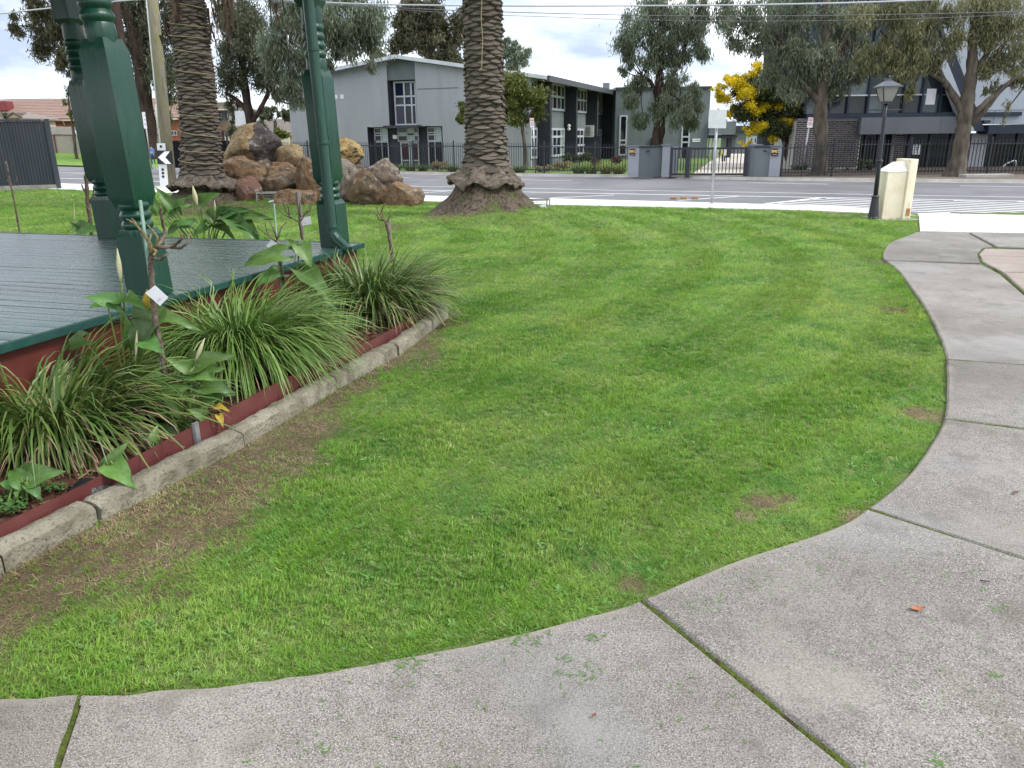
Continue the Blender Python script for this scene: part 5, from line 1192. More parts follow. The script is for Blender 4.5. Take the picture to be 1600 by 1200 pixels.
G_navy = glass('navy_glass', (.008, .014, .035)); G_blk = glass('black_glass', (.010, .011, .014)); G_grey = glass('grey_glass', (.05, .055, .06), .1); G_red = glass('maroon_glass', (.04, .012, .016)); G_blind = mat('pale_blind_behind_glass', [(.30, .36, .35), (.38, .44, .42)], rough=.25, spec=.6)
th = math.radians(20); fd = np.array([math.cos(th), -math.sin(th)]); fn = np.array([-math.sin(th), -math.cos(th)]); bd_ = -fn
XR = np.array([1.2, 46.0]); GB = -.3
F1 = Fac(XR, fd, fn)     # s=0 at right corner, negative to the left
hb = thing('school_building', (XR[0]-7, XR[1]+3, GB), 'grey rendered two storey school building with low gable', 'building')
sL, _ = F1.sz(453, 180); sR = 0.0
sA, zA = F1.sz(623, 92); zl = F1.sz(453, 127)[1]; zr_ = F1.sz(832, 121)[1]
zroof = lambda s: np.interp(s, [sL, sA, sR], [zl, zA, zr_])
ex = {k: F1.sz(u, v) for k, (u, v) in dict(e0=(573.5, 198.5), r0=(606, 150), r1=(650, 150), e1=(691, 198.5), pt=(620, 125), wt=(620, 127.5), wb=(620, 196), w0=(616.5, 160), w1=(651.3, 160)).items()}
s_e0, s_r0, s_r1, s_e1 = ex['e0'][0], ex['r0'][0], ex['r1'][0], ex['e1'][0]; zent = ex['e0'][1]
def strip_wall(a, b, zlo, m, nm='wall', d0=-.35, d1=0):
    ks = sorted([a, b]+([sA] if a < sA < b else [])); pts = [(a, zlo), (b, zlo)]+[(k, zroof(k)-.02) for k in reversed(ks)]
    mb = MB(); F1.poly(mb, pts, d0, d1); return mb.build(nm, m, hb)
strip_wall(sL, s_e0, GB, M_wall); strip_wall(s_e0+.002, s_r0, zent, M_wall); strip_wall(s_r1, s_e1-.002, zent, M_wall); strip_wall(s_e1, sR, GB, M_wall)
strip_wall(s_r0+.003, s_r1-.003, ex['pt'][1], M_panel, 'infill_panel', -.35, -.10)
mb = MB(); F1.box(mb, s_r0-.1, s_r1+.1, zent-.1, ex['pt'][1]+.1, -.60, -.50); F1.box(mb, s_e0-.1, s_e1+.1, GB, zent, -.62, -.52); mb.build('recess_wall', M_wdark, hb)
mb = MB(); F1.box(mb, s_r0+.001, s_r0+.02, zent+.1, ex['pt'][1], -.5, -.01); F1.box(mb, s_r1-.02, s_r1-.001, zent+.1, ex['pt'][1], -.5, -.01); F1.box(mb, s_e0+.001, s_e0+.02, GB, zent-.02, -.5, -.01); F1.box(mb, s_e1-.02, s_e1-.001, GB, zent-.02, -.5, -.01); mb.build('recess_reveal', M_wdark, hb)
mb = MB(); F1.box(mb, F1.sz(604, 198)[0], F1.sz(658, 198)[0], zent-.10, zent+.06, -.34, .45); mb.build('entrance_canopy', M_roofd, hb)
window(F1, hb, F1.sz(617, 160, -.42)[0], F1.sz(651.5, 160, -.42)[0], F1.sz(620, 196, -.42)[1], F1.sz(620, 127.5, -.42)[1], (.46, .78), (.46, .66), -.40, M_frame, [G_navy, G_blk, G_navy, G_grey], .09)
mb = MB(); F1.box(mb, F1.sz(612, 160)[0], F1.sz(652, 160)[0], F1.sz(620, 197)[1]-.02, F1.sz(620, 194.5)[1], -.36, -.30); mb.build('sill', M_frame, hb)
for (u0, u1, cols) in ((586, 607, (.5,)), (669, 691, (.5,))):
    a, b = F1.sz(u0, 220, -.45)[0], F1.sz(u1, 220, -.45)[0]; zt_, zm = F1.sz(600, 200, -.45)[1], F1.sz(600, 221, -.45)[1]
    window(F1, hb, a, b, zm, zt_, cols, (.45, .62), -.44, M_frame, [G_blk, G_blind, G_grey], .05)
    window(F1, hb, a, b, GB+.05, zm-.02, cols, (), -.445, M_frame, [G_blk], .045)
a, b = F1.sz(622.5, 220, -.45)[0], F1.sz(655, 220, -.45)[0]
window(F1, hb, a, b, F1.sz(600, 221.5, -.45)[1], F1.sz(600, 200, -.45)[1], (.45, .8), (.42, .62), -.44, M_frame, [G_blk, G_blind, G_grey, G_blind], .05)
for k, (u0, u1) in enumerate(((627, 641.5), (643, 655))):
    d = window(F1, hb, F1.sz(u0, 240, -.45)[0], F1.sz(u1, 240, -.45)[0], GB+.05, F1.sz(600, 222.5, -.45)[1], (), (.34,), -.43, M_frame, [G_grey, G_red], .07, 'door')
mb = MB(); F1.box(mb, F1.sz(613, 213, -.4)[0], F1.sz(619.5, 213, -.4)[0], F1.sz(615, 217, -.4)[1], F1.sz(615, 211, -.4)[1], -.505, -.45); mb.build('notice_board', M_signwhite, hb)
for (u0, u1) in ((519, 527.5), (532, 537)):
    mb = MB(); F1.box(mb, F1.sz(u0, 150)[0], F1.sz(u1, 150)[0], F1.sz(525, 154.7)[1], F1.sz(525, 148)[1], -.05, .03); mb.build('wall_vent', M_signwhite, hb)
mb = MB(); F1.box(mb, F1.sz(652, 138)[0], F1.sz(716, 138)[0], F1.sz(680, 138.4)[1]-.02, F1.sz(680, 138.4)[1]+.03, -.01, .015); mb.build('wall_groove', M_wall2, hb)
# roof (ridge runs back), verge trim, eaves
RL = 24.0; OV = 1.15
mb = MB(); zR = zr_-.16*OV*.9
def rp_(s, z, t): q = XR+fd*s-fn*t; return (q[0], q[1], z)
for (sa, za, sb, zb) in ((sL-.5, zl-.10, sA, zA), (sA, zA, sR+OV, zR)):
    mb.hexa([rp_(sa, za+.0, -.45), rp_(sb, zb, -.45), rp_(sb, zb, RL), rp_(sa, za, RL), rp_(sa, za+.20, -.45), rp_(sb, zb+.20, -.45), rp_(sb, zb+.20, RL), rp_(sa, za+.20, RL)])
mb.build('roof', M_roofw, hb)
mb = MB(); mb.hexa([rp_(sR+OV, zR-.10, -.45), rp_(sR+OV+.14, zR-.10, -.45), rp_(sR+OV+.14, zR-.10, RL), rp_(sR+OV, zR-.10, RL), rp_(sR+OV, zR+.215, -.45), rp_(sR+OV+.14, zR+.215, -.45), rp_(sR+OV+.14, zR+.215, RL), rp_(sR+OV, zR+.215, RL)]); mb.build('gutter', M_roofd, hb)
mb = MB(); mb.hexa([rp_(sL-.5, zl-.19, -.475), rp_(sA, zA-.09, -.475), rp_(sA, zA-.09, -.455), rp_(sL-.5, zl-.19, -.455), rp_(sL-.5, zl-.11, -.475), rp_(sA, zA-.01, -.475), rp_(sA, zA-.01, -.455), rp_(sL-.5, zl-.11, -.455)]); mb.build('verge_trim', M_roofd, hb)
# side wall with fins and window bays
F2 = Fac(XR, bd_, fd)   # s along depth, outward = fd
fins = [1.25, 7.0, 12.6, 17.3]; W_ = .80
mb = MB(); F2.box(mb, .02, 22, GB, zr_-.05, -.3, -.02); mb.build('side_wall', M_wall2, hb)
zw = [F2.sz(*q)[1] for q in ((886, 174.5), (886, 133), (886, 243.5), (886, 200.5))]
for t0 in fins:
    mb = MB(); F2.box(mb, t0, t0+.35, GB, zr_-.12, -.01, W_); mb.build('fin', M_wdark, hb)
zb0 = F2.sz(886, 243)[1]; zb1 = F2.sz(886, 200.5)[1]; zb2 = F2.sz(886, 174.5)[1]; zb3 = F2.sz(886, 134)[1]
for k, (a, b) in enumerate(((.05, 1.2), (1.65, 6.95), (7.4, 12.55), (13.0, 17.25))):
    nc = 2 if k == 0 else 6; cols = [i/nc for i in range(1, nc)]
    window(F2, hb, a, b, zb2, zb3, cols, (.52,), .01, M_frame, [G_grey, G_blk, G_grey, G_red], .13)
    window(F2, hb, a, b, max(zb0, GB+.1), zb1, cols, (.36, .7), .01, M_frame, [G_blk, G_navy, G_blind], .13)
mb = MB(); F2.box(mb, 17.65, 22, GB, F2.sz(955, 180)[1], -.01, .4); mb.build('dark_annexe', M_wdark, hb)
# air conditioner on its bracket, chimney
q = V(920, 205, 57.5); mb = MB(); mb.obox(q, (.36, -.05, 0), (.05, .3, 0), (0, 0, .40)); ac = mb.build('air_conditioner', mat('off_white_metal', [(.52, .52, .5), (.6, .6, .58)], rough=.5), hb)
mb = MB()
for k in range(7): mb.obox(q+np.array([-.1, -.36, -.27+k*.09]), (.17, 0, 0), (0, .01, 0), (0, 0, .022))
mb.build('grille', M_roofd, ac)
mb = MB(); mb.obox(V(922, 232, 57.6), (.75, -.1, 0), (.05, .35, 0), (0, 0, .85)); mb.build('service_box', M_wdark, hb)
q = V(947, 139, 66); mb = MB(); mb.obox(q, (.25, 0, 0), (0, .25, 0), (0, 0, .45)); mb.build('chimney', M_wall2, hb)
for u, v, Yv in ((889, 199, 52), (889, 204, 52)): MB().lathe([(.02, 0), (.1, .05), (.09, .16), (.02, .2)], tuple(V(u, v, Yv)), 8).build('security_lamp', M_signwhite, hb)

# ---- flat roofed middle block
Y2 = 60.0; F3 = Fac((0, Y2), (1, 0), (0, -1)); h2_ = thing('classroom_block', (12, Y2+2, GB), 'flat roofed grey block behind the entry gates', 'building')
a0, a1 = F3.sz(961, 200)[0], F3.sz(1107, 200)[0]; zt_ = F3.sz(1040, 140.5)[1]
mb = MB(); F3.box(mb, a0, a1, GB, zt_, -6, 0); mb.build('wall', M_wall2, h2_)
mb = MB(); F3.box(mb, a0-.05, a1+.06, zt_+.001, zt_+.22, -6, .06); mb.build('parapet', M_roofd, h2_)
for (u0, u1, v0, v1, rows) in ((967.5, 980, 180, 243, (.27, .38)), (1065, 1078.5, 172, 256, (.36, .47))):
    window(F3, h2_, F3.sz(u0, 200)[0], F3.sz(u1, 200)[0], max(GB+.1, F3.sz(u0, v1)[1]), F3.sz(u0, v0)[1], (), rows, .02, M_frame, [G_blk, G_grey, G_blk], .11)
mb = MB(); F3.box(mb, F3.sz(1082, 219)[0], F3.sz(1094, 219)[0], F3.sz(1088, 221.8)[1], F3.sz(1088, 216.5)[1], .001, .04); sgn = mb.build('name_board', M_signwhite, h2_)
mb = MB(); F3.box(mb, F3.sz(1083.5, 219)[0], F3.sz(1092.5, 219)[0], F3.sz(1088, 220)[1], F3.sz(1088, 218.3)[1], .041, .043); mb.build('faint_print', mat('sign_grey_print2', [(.4, .41, .42), (.45, .46, .47)]), sgn)
mb = MB(); F3.box(mb, F3.sz(1016.5, 220)[0], F3.sz(1021.5, 220)[0], GB, F3.sz(1018, 216)[1], .02, .3); mb.build('downpipe_box', M_wdark, h2_)
# canopy and court to the right of it
mb = MB(); F3.box(mb, a1+.01, F3.sz(1148, 200)[0], F3.sz(1120, 210.5)[1], F3.sz(1120, 190)[1], -5, .3); mb.build('walkway_canopy', M_wall2, h2_)
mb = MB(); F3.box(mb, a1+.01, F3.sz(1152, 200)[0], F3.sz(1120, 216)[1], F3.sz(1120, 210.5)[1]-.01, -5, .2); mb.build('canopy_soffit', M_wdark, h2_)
for u in (1110, 1115.5, 1122): mb = MB(); F3.box(mb, F3.sz(u-1.3, 230)[0], F3.sz(u+1.3, 230)[0], GB, F3.sz(1120, 216)[1]-.01, -.5, -.25); mb.build('white_post', M_signwhite, h2_)
mb = MB(); F3.box(mb, F3.sz(1136.5, 230)[0], F3.sz(1142, 230)[0], GB-.1, F3.sz(1120, 216)[1]-.012, -.35, .1); mb.build('steel_column', M_wdark, h2_)
# wing with ribbon windows behind the wattle
F4 = Fac((0, 72.), (1, 0), (0, -1)); h4_ = thing('rear_wing', (22, 74, GB), 'low rear wing with white window strip behind the wattle', 'building')
mb = MB(); F4.box(mb, F4.sz(1150, 210)[0], F4.sz(1262, 210)[0], GB, F4.sz(1200, 205)[1], -5, 0); mb.build('wall', M_wall2, h4_)
window(F4, h4_, F4.sz(1165, 220)[0], F4.sz(1219, 220)[0], F4.sz(1190, 227)[1], F4.sz(1190, 212)[1], [i/9 for i in range(1, 9)], (), .02, M_frame, [G_navy, G_blk], .22)
mb = MB(); F4.box(mb, F4.sz(1125, 205)[0], F4.sz(1262, 205)[0], F4.sz(1200, 205)[1]+.002, F4.sz(1200, 196)[1], -5.2, .3); mb.build('roof', M_wdark, h4_)

# ---- modern brick and glass building on the right
Y5 = 39.0; F5 = Fac((0, Y5), (1, 0), (0, -1)); h5_ = thing('glass_building', (18, Y5+3, GB), 'modern building of dark brick, grey panels and tall glazing', 'building')
S = lambda u, v, o=0: F5.sz(u, v, o)
M_brick = mat('dark_brick', [(.028, .022, .024), (.055, .043, .045)], rough=.85, scale=3, obj_var=.35)
M_mortar = mat('pale_mortar', [(.42, .41, .40), (.50, .49, .48)], rough=.95, scale=5)
M_gpan = mat('grey_cladding_panel', [(.10, .108, .125), (.118, .126, .142)], rough=.55, scale=1, coords='World')
M_wpan = mat('pale_cladding_panel', [(.32, .35, .40), (.36, .39, .44)], rough=.5, scale=1, coords='World')
M_navy = mat('navy_steel', [(.012, .018, .034), (.017, .025, .045)], rough=.45, scale=2)
b0, b1 = S(1240, 240)[0], S(1342, 240)[0]; zbt = S(1315, 188)[1]
mb = MB(); F5.box(mb, b0, b1, GB, zbt, -3, -.012); mb.build('brick_backing', M_mortar, h5_)
# each brick modelled: nearest 300 by hand, the rest joined
cz = .094; bl = .262; rest = MB(); cnt = 0; proto = None; row = 0; z = GB+.30
bricks = []
while z < zbt-.05:
    s = b0-(bl/2 if row % 2 else 0)
    while s < b1:
        sa, sb = max(s, b0)+.011, min(s+bl, b1)-.011
        if sb-sa > .05: bricks.append((sa, sb, z, row))
        s += bl
    z += cz; row += 1
full = [b for b in bricks if b[1]-b[0] > bl-.03 and b[0] > S(1287, 230)[0]][::-1]; hand = set(full[:300])
for b in bricks:
    sa, sb, z, r_ = b
    if b in hand:
        if proto is None: pm_ = MB(); pm_.box((0, -.03, 0), (bl-.022, 0, cz-.022)); proto = pm_.build('brick', M_brick, None); o = proto; o.parent = h5_
        else: o = proto.copy(); COL.objects.link(o)
        p = F5.pt(sa, z, .0); o.location = Vector(p)-wloc(h5_)+Vector((0, random.uniform(-.004, .002)+.02, 0))
    else: F5.box(rest, sa, sb, z, z+cz-.022, -.03, random.uniform(-.006, 0))
tag(rest.build('bricks', M_brick, h5_), kind='stuff')
zf0, zf1 = S(1420, 209)[1], S(1420, 183)[1]
for u0, u1 in ((1342.3, 1466), (1466.4, 1512)):
    mb = MB(); F5.box(mb, S(u0, 190)[0], S(u1, 190)[0], zf0, zf1, -3, .25); mb.build('fascia_panel', M_gpan, h5_)
mb = MB(); F5.box(mb, b0, b1, zbt+.002, zf1-.002, -3, .05); mb.build('fascia_panel', M_gpan, h5_)
# upper glazing
zg1 = 11.5; mb = MB(); F5.box(mb, S(1262, 150)[0], S(1600, 150)[0], zf1+.005, zf1+.18, -2, .1); mb.build('sill_beam', M_navy, h5_)
cols_u = [1262, 1301, 1330, 1361, 1390, 1417, 1446, 1475, 1505]
ga_ = mat('dark_curtain_glass', [(.014, .019, .025), (.03, .04, .048)], rough=.05, spec=.38, scale=.5, coords='World'); gb_ = mat('teal_reflection_glass', [(.05, .066, .074), (.10, .125, .135)], rough=.1, spec=.45, scale=.6, coords='World')  # paler teal panes: reflections painted into the base colour
for i in range(len(cols_u)-1):
    s0_, s1_ = S(cols_u[i], 150)[0], S(cols_u[i+1], 150)[0]
    for j, (z0, z1) in enumerate(((zf1+.19, zf1+1.0), (zf1+1.02, zf1+2.9), (zf1+2.92, zf1+4.9), (zf1+4.92, zg1))):
        mb = MB(); F5.box(mb, s0_+.03, s1_-.03, z0+.02, z1-.02, -.4, -.35); mb.build('pane', gb_ if (i+j) % 3 == 0 and j < 2 else ga_, h5_)
    mb = MB(); F5.box(mb, s0_-.05, s0_+.05, zf1+.19, zg1, -.38, -.2); mb.build('mullion', M_navy, h5_)
mb = MB(); F5.box(mb, S(1262, 150)[0], S(1450, 150)[0], zf1+.99, zf1+1.05, -.3, -.22); mb.build('handrail', M_frame, h5_)
mb = MB(); F5.box(mb, S(1262, 150)[0], S(1500, 150)[0], zf1+2.86, zf1+2.96, -.3, -.22); F5.box(mb, S(1262, 150)[0], S(1500, 150)[0], zf1+4.86, zf1+4.96, -.3, -.22); mb.build('transom', M_navy, h5_)
# interior back wall so that glass reads deep, ceiling lights strip
mb = MB(); F5.box(mb, b0, S(1620, 150)[0], GB, zg1, -6, -5); mb.build('inner_wall', M_wdark, h5_)
mb = MB(); F5.box(mb, S(1455, 135)[0], S(1470, 135)[0], S(1460, 163)[1], S(1460, 138)[1], -.345, -.33); mb.build('bright_screen', M_signwhite, h5_)
# slanted columns and pale cladding wedge
def slab_px(pts, d0, d1, m, nm): mb = MB(); F5.poly(mb, [S(u, v) for u, v in pts], d0, d1); return mb.build(nm, m, h5_)
slab_px([(1452, 62), (1514, 202), (1504, 202), (1449, 75)], -.1, .35, M_wpan, 'slanted_column') if False else None
slab_px([(1501, 205), (1515, 205), (1458, 60), (1446, 60)], .0, .42, M_wpan, 'slanted_column')
slab_px([(1516, 205), (1534, 205), (1478, 60), (1459, 60)], -.2, .30, M_navy, 'slanted_column')
slab_px([(1535, 194), (1760, 194), (1760, -300), (1380, -300), (1424, -120), (1480, 60)], -.5, -.05, M_wpan, 'cladding_wall')
mb = MB(); F5.box(mb, S(1534, 190)[0], S(1760, 190)[0], S(1550, 172)[1]-.012, S(1550, 172)[1]+.012, -.05, -.035); F5.box(mb, S(1553, 190)[0]-.01, S(1553, 190)[0]+.01, S(1550, 194)[1], S(1550, 172)[1], -.05, -.036); mb.build('panel_joint', M_wall2, h5_)
mb = MB(); F5.box(mb, S(1535.5, 200)[0], S(1760, 200)[0], S(1550, 209)[1], S(1550, 195)[1], -.5, .5); mb.build('navy_band', M_navy, h5_)
mb = MB(); F5.box(mb, S(1534, 188)[0], S(1545, 188)[0], S(1540, 192)[1], S(1540, 188)[1], -.05, .2); mb.build('flood_light', M_black, h5_)
# ground floor glazing and columns
zg = zf0-.01
gf = [1342, 1360, 1380, 1400, 1430, 1462, 1495, 1530, 1565, 1600, 1640, 1690, 1750]
M_refl = glass('street_glass', (.018, .022, .022), .02)
for i in range(len(gf)-1):
    s0_, s1_ = S(gf[i], 240)[0], S(gf[i+1], 240)[0]
    mb = MB(); F5.box(mb, s0_+.05, s1_-.05, GB+.1, zg, -.8, -.76); mb.build('pane', M_refl, h5_)
    mb = MB(); F5.box(mb, s0_-.05, s0_+.05, GB, zg, -.8, -.66); mb.build('mullion', M_black, h5_)
cs0, cs1 = S(1400, 240)[0], S(1415, 240)[0]
mb = MB(); F5.box(mb, cs0, cs1, GB, zg, -.64, -.262); mb.build('column_backing', M_mortar, h5_)
rest = MB(); z = GB+.02; row = 0
while z < zg-.1:
    for k in range(-1, 3):
        sa = cs0+(k+(.5 if row % 2 else 0))*bl+.006; sb = sa+bl-.012; sa, sb = max(sa, cs0+.005), min(sb, cs1-.005)
        if sb-sa > .04: F5.box(rest, sa, sb, z, z+cz-.014, -.30, -.25)
    z += cz; row += 1
tag(rest.build('column_bricks', M_brick, h5_), kind='stuff')
mb = MB(); F5.box(mb, S(1520, 240)[0], S(1545, 240)[0], GB, zg, -.6, -.3); mb.build('pale_column', M_wall, h5_)
hr = thing('handrail', S(1560, 262) and F5.pt(S(1575, 265)[0], GB, .9), 'galvanised stair handrail in front of the glazing', 'handrail')
pts = [F5.pt(S(u, v, .9)[0], S(u, v, .9)[1], .9) for u, v in ((1561, 268), (1562, 265), (1572, 256), (1584, 251), (1587, 251), (1586, 268))]
MB().tube(pts, .035, 8).build('rail', M_galv, hr, smooth=True)
q = F5.pt(*S(1572, 256, .9), .9); MB().tube([q, np.array([q[0], q[1], GB])], .03, 6).build('baluster', M_galv, hr)

# ================================================================== SCHOOL FENCES AND GATES
def fb_at(u): return G(u, interp_poly(FB, u), ZV)
def pick_fence(label, us, vt, step_post, mpicks=.13, ph=.0):
    P = [fb_at(u) for u in us]; p0 = P[0]; t = thing('picket_fence', p0, label, 'fence', 'black picket fences along the school')
    W2 = [p[:2] for p in P]; ln = [0]
    for i in range(1, len(W2)): ln.append(ln[-1]+np.linalg.norm(W2[i]-W2[i-1]))
    tops = [zat(P[i][0], P[i][1], vt[i]) for i in range(len(us))]
    at = lambda s: np.array([np.interp(s, ln, [w[0] for w in W2]), np.interp(s, ln, [w[1] for w in W2])]); ht = lambda s: float(np.interp(s, ln, tops))
    mb = MB(); s = .05
    while s < ln[-1]:
        p = at(s); z1 = ht(s); mb.obox((p[0], p[1], (z1+ZV+.08)/2), (.012, 0, 0), (0, .012, 0), (0, 0, (z1-ZV-.08)/2)); s += mpicks
    tag(mb.build('pickets', M_black, t), kind='stuff')
    for kz in (.12, .88):
        mb = MB()
        for i in range(len(P)-1):
            a, b = P[i], P[i+1]; za, zb = ZV+(tops[i]-ZV)*kz, ZV+(tops[i+1]-ZV)*kz; d = (b-a)[:2]; n = np.array([-d[1], d[0]])/np.linalg.norm(d)*.02
            mb.hexa([(a[0]-n[0], a[1]-n[1], za-.022), (b[0]-n[0], b[1]-n[1], zb-.022), (b[0]+n[0], b[1]+n[1], zb-.022), (a[0]+n[0], a[1]+n[1], za-.022), (a[0]-n[0], a[1]-n[1], za+.022), (b[0]-n[0], b[1]-n[1], zb+.022), (b[0]+n[0], b[1]+n[1], zb+.022), (a[0]+n[0], a[1]+n[1], za+.022)])
        mb.build('rail', M_black, t)
    s = .02
    while s < ln[-1]+.05:
        p = at(s); z1 = ht(s)+.07; mb = MB(); mb.obox((p[0], p[1], (z1+ZV)/2), (.034, 0, 0), (0, .034, 0), (0, 0, (z1-ZV)/2+.03)); mb.build('post', M_black, t); s += step_post
    return t
pick_fence('long black picket fence in front of the gabled school building', [436, 520, 626, 740, 860, 979], [222, 222, 222.5, 223, 223.5, 225], 2.6)
pick_fence('short black picket fence between right gate pillar and the gum tree', [1219, 1255, 1297], [226, 223, 220], 2.9)
pick_fence('tall black picket fence before the modern brick building', [1298, 1380, 1470, 1560, 1650, 1750], [219, 218.5, 218, 217.5, 217, 216.5], 3.0)
# solid dark fence on the left of the picket fence
Pa, Pb = G(262, 262, ZV), G(434, 264.5, ZV); t = thing('panel_fence', Pa, 'black panel fence behind the palm and boulders', 'fence')
d = Pb-Pa; n = 5
for i in range(n):
    a = Pa+d*(i/n+.002); b = Pa+d*((i+1)/n-.002); zt_ = zat(a[0], a[1], 220); c = (a+b)/2
    mb = MB(); mb.obox((c[0], c[1], (zt_+ZV)/2), (b-a)/2, (0, .03, 0), (0, 0, (zt_-ZV)/2)); mb.build('fence_panel', mat('matte_black_fence', [(.006, .006, .008), (.012, .012, .014)], rough=.9, spec=.1), t)
for i in range(n+1): p = Pa+d*i/n; mb = MB(); mb.obox((p[0], p[1]-.05, .95), (.05, 0, 0), (0, .05, 0), (0, 0, 1.05)); mb.build('post', M_black, t)
# gate walls
def wall_seg(t, u0, v0b, u1, v1b, vt0, vt1, m, nm, thick=.28, cap=True):
    a, b = G(u0, v0b, ZV), G(u1, v1b, ZV); za, zb = zat(a[0], a[1], vt0), zat(b[0], b[1], vt1); d = (b-a)[:2]; n = np.array([-d[1], d[0]])/np.linalg.norm(d)*thick
    mb = MB(); mb.hexa([a-[0, 0, .05], b-[0, 0, .05], (b[0]+n[0], b[1]+n[1], ZV-.05), (a[0]+n[0], a[1]+n[1], ZV-.05), (a[0], a[1], za), (b[0], b[1], zb), (b[0]+n[0], b[1]+n[1], zb), (a[0]+n[0], a[1]+n[1], za)]); w_ = mb.build(nm, m, t)
    if cap:
        k = n/np.linalg.norm(n)*.05; e_ = d/np.linalg.norm(d)*.03
        mb = MB(); q = [a[:2]-k-e_, b[:2]-k+e_, b[:2]+n+k+e_, a[:2]+n+k-e_]; zz_ = [za, zb, zb, za]; mb.hexa([(p[0], p[1], z+.004) for p, z in zip(q, zz_)]+[(p[0], p[1], z+.075) for p, z in zip(q, zz_)]); mb.build('coping', M_roofd if nm == 'wall' else M_wall2, t)
    return a, b, za
M_gwall = mat('gate_wall_render', [(.30, .31, .345), (.34, .35, .385)], rough=.85, scale=2, coords='World', bump=.15)
gw = thing('gate_wall', G(1005, 274.5, ZV), 'grey rendered entry wall left of the gates with orange plaque', 'wall', 'entry walls')
a, b, za = wall_seg(gw, 980.5, 274, 997, 275, 230, 230, M_gwall, 'pillar', .45)
wall_seg(gw, 997.5, 275, 1033, 274.2, 231, 229.5, M_wall2, 'wall', .25); wall_seg(gw, 1033.3, 274.6, 1046, 275.2, 228, 228, M_gwall, 'pillar', .45)
gw2 = thing('gate_wall', G(1195, 276, ZV), 'grey rendered entry wall right of the gates with orange plaque', 'wall', 'entry walls')
wall_seg(gw2, 1165.5, 275.2, 1176, 275.6, 228, 229, M_wall2, 'pillar', .45); wall_seg(gw2, 1176.3, 275.6, 1200, 276, 230.5, 230.5, M_wall2, 'wall', .25); a2, b2, _ = wall_seg(gw2, 1200.4, 276, 1217.5, 276, 230, 230, M_gwall, 'pillar', .45)
def plaque(t, u0, u1, v0, v1, vb):
    Yq_ = G((u0+u1)/2, vb, ZV)[1]-.06; pl = plate(t, [(u0, v0), (u1, v0), (u1, v1), (u0, v1)], Yq_, mat('dark_plaque', [(.03, .022, .022), (.05, .035, .035)], rough=.5), 'plaque', .03, 0)
    c = V((u0+u1)/2, v0+(v1-v0)*.40, Yq_); s_ = (u1-u0)*Yq_/1230.
    text(pl, 'SMC', c, s_*.50, mat('orange_lettering', [(.75, .42, .12), (.82, .52, .2)], rough=.5), dy=-.012, bold=.008)
    mb = MB(); mb.obox(V((u0+u1)/2, v0+(v1-v0)*.82, Yq_-.006), (s_*.32, 0, 0), (0, .003, 0), (0, 0, s_*.05)); mb.build('small_print', mat('plaque_small_print', [(.3, .25, .25), (.36, .3, .3)]), pl)
plaque(gw, 983.5, 993, 232.5, 243, 274.6); plaque(gw2, 1205.5, 1216, 232, 243.5, 276)
for t_, u, v, vb in ((gw, 1013, 236, 274.7), (gw2, 1195, 236, 275.9)):
    Yq_ = G(u, vb, ZV)[1]-.08; mb = MB(); mb.obox(V(u, v, Yq_), (.06, 0, 0), (0, .05, 0), (0, 0, .03)); mb.build('wall_light', M_black, t_, bevel=.01)
def gate(name, label, u0, u1, v0b, v1b, vt, nbar, posts):
    a, b = G(u0, v0b, ZV), G(u1, v1b, ZV); za = zat(a[0], a[1], vt); zb = zat(b[0], b[1], vt); t = thing(name, (a+b)/2, label, 'gate', 'black bar gates at the school entry')
    d = b-a
    for k in range(nbar):
        p = a+d*((k+.5)/nbar); z1 = za; mb = MB(); mb.obox((p[0], p[1], (z1+ZV)/2+.05), (.016, 0, 0), (0, .016, 0), (0, 0, (z1-ZV)/2-.09)); mb.build('bar', M_black, t)
    for z in (ZV+.08, za-.02): mb = MB(); c = (a+b)/2; mb.obox((c[0], c[1], z), d/2, (0, .025, 0), (0, 0, .04)); mb.build('rail', M_black, t)
    for s_, w_ in posts: p = a+d*s_; mb = MB(); mb.obox((p[0], p[1]-.03, (za+ZV)/2), (w_, 0, 0), (0, .05, 0), (0, 0, (za-ZV)/2+.05)); mb.build('gate_post', M_black, t)
gate('pedestrian_gate', 'narrow black pedestrian gate next to the left entry wall', 1047, 1069, 275.3, 275.4, 231.5, 5, [(0, .04)])
gate('sliding_gate', 'wide black sliding gate across the pale driveway', 1070, 1164, 275.3, 275.4, 231.5, 17, [(.03, .09), (.99, .05)])
for u, v0, v1, Yv, m, lb in ((1129, 231, 241, 52, mat('yellow_notice', [(.6, .5, .08), (.7, .6, .15)]), 'small yellow notice seen through the sliding gate'), (1132.5, 231, 244, 51.5, M_signwhite, 'small white notice seen through the sliding gate')):
    q = [(u-2.5, v0), (u+2.5, v0), (u+2.5, v1), (u-2.5, v1)] if m is not M_signwhite else [(u-2.8, v0+2), (u+3.2, v0+1.5), (u+2.8, v1-1), (u-3.2, v1-1)]
    t = thing('notice', V(u, v1+10, Yv)*[1, 1, 0]+[0, 0, GB], lb, 'notice', 'notices in the school court'); plate(t, q, Yv, m, 'notice_panel', .03); c = V(u, v1, Yv+.06); MB().tube([c+[0, 0, .1], [c[0], c[1], GB]], .05, 6).build('notice_post', M_black, t)
Yn = G(1432, 273.6, ZV)[1]-.1; t = thing('notice', V(1432, 260, Yn)*[1, 1, 0]+[0, 0, ZV], 'white notice with black print on the tall black fence', 'notice')
pn = plate(t, [(1427.5, 226), (1438.5, 226), (1437, 241.5), (1425.8, 241.5)], Yn, M_signwhite, 'notice_panel', .02)
mb = MB()
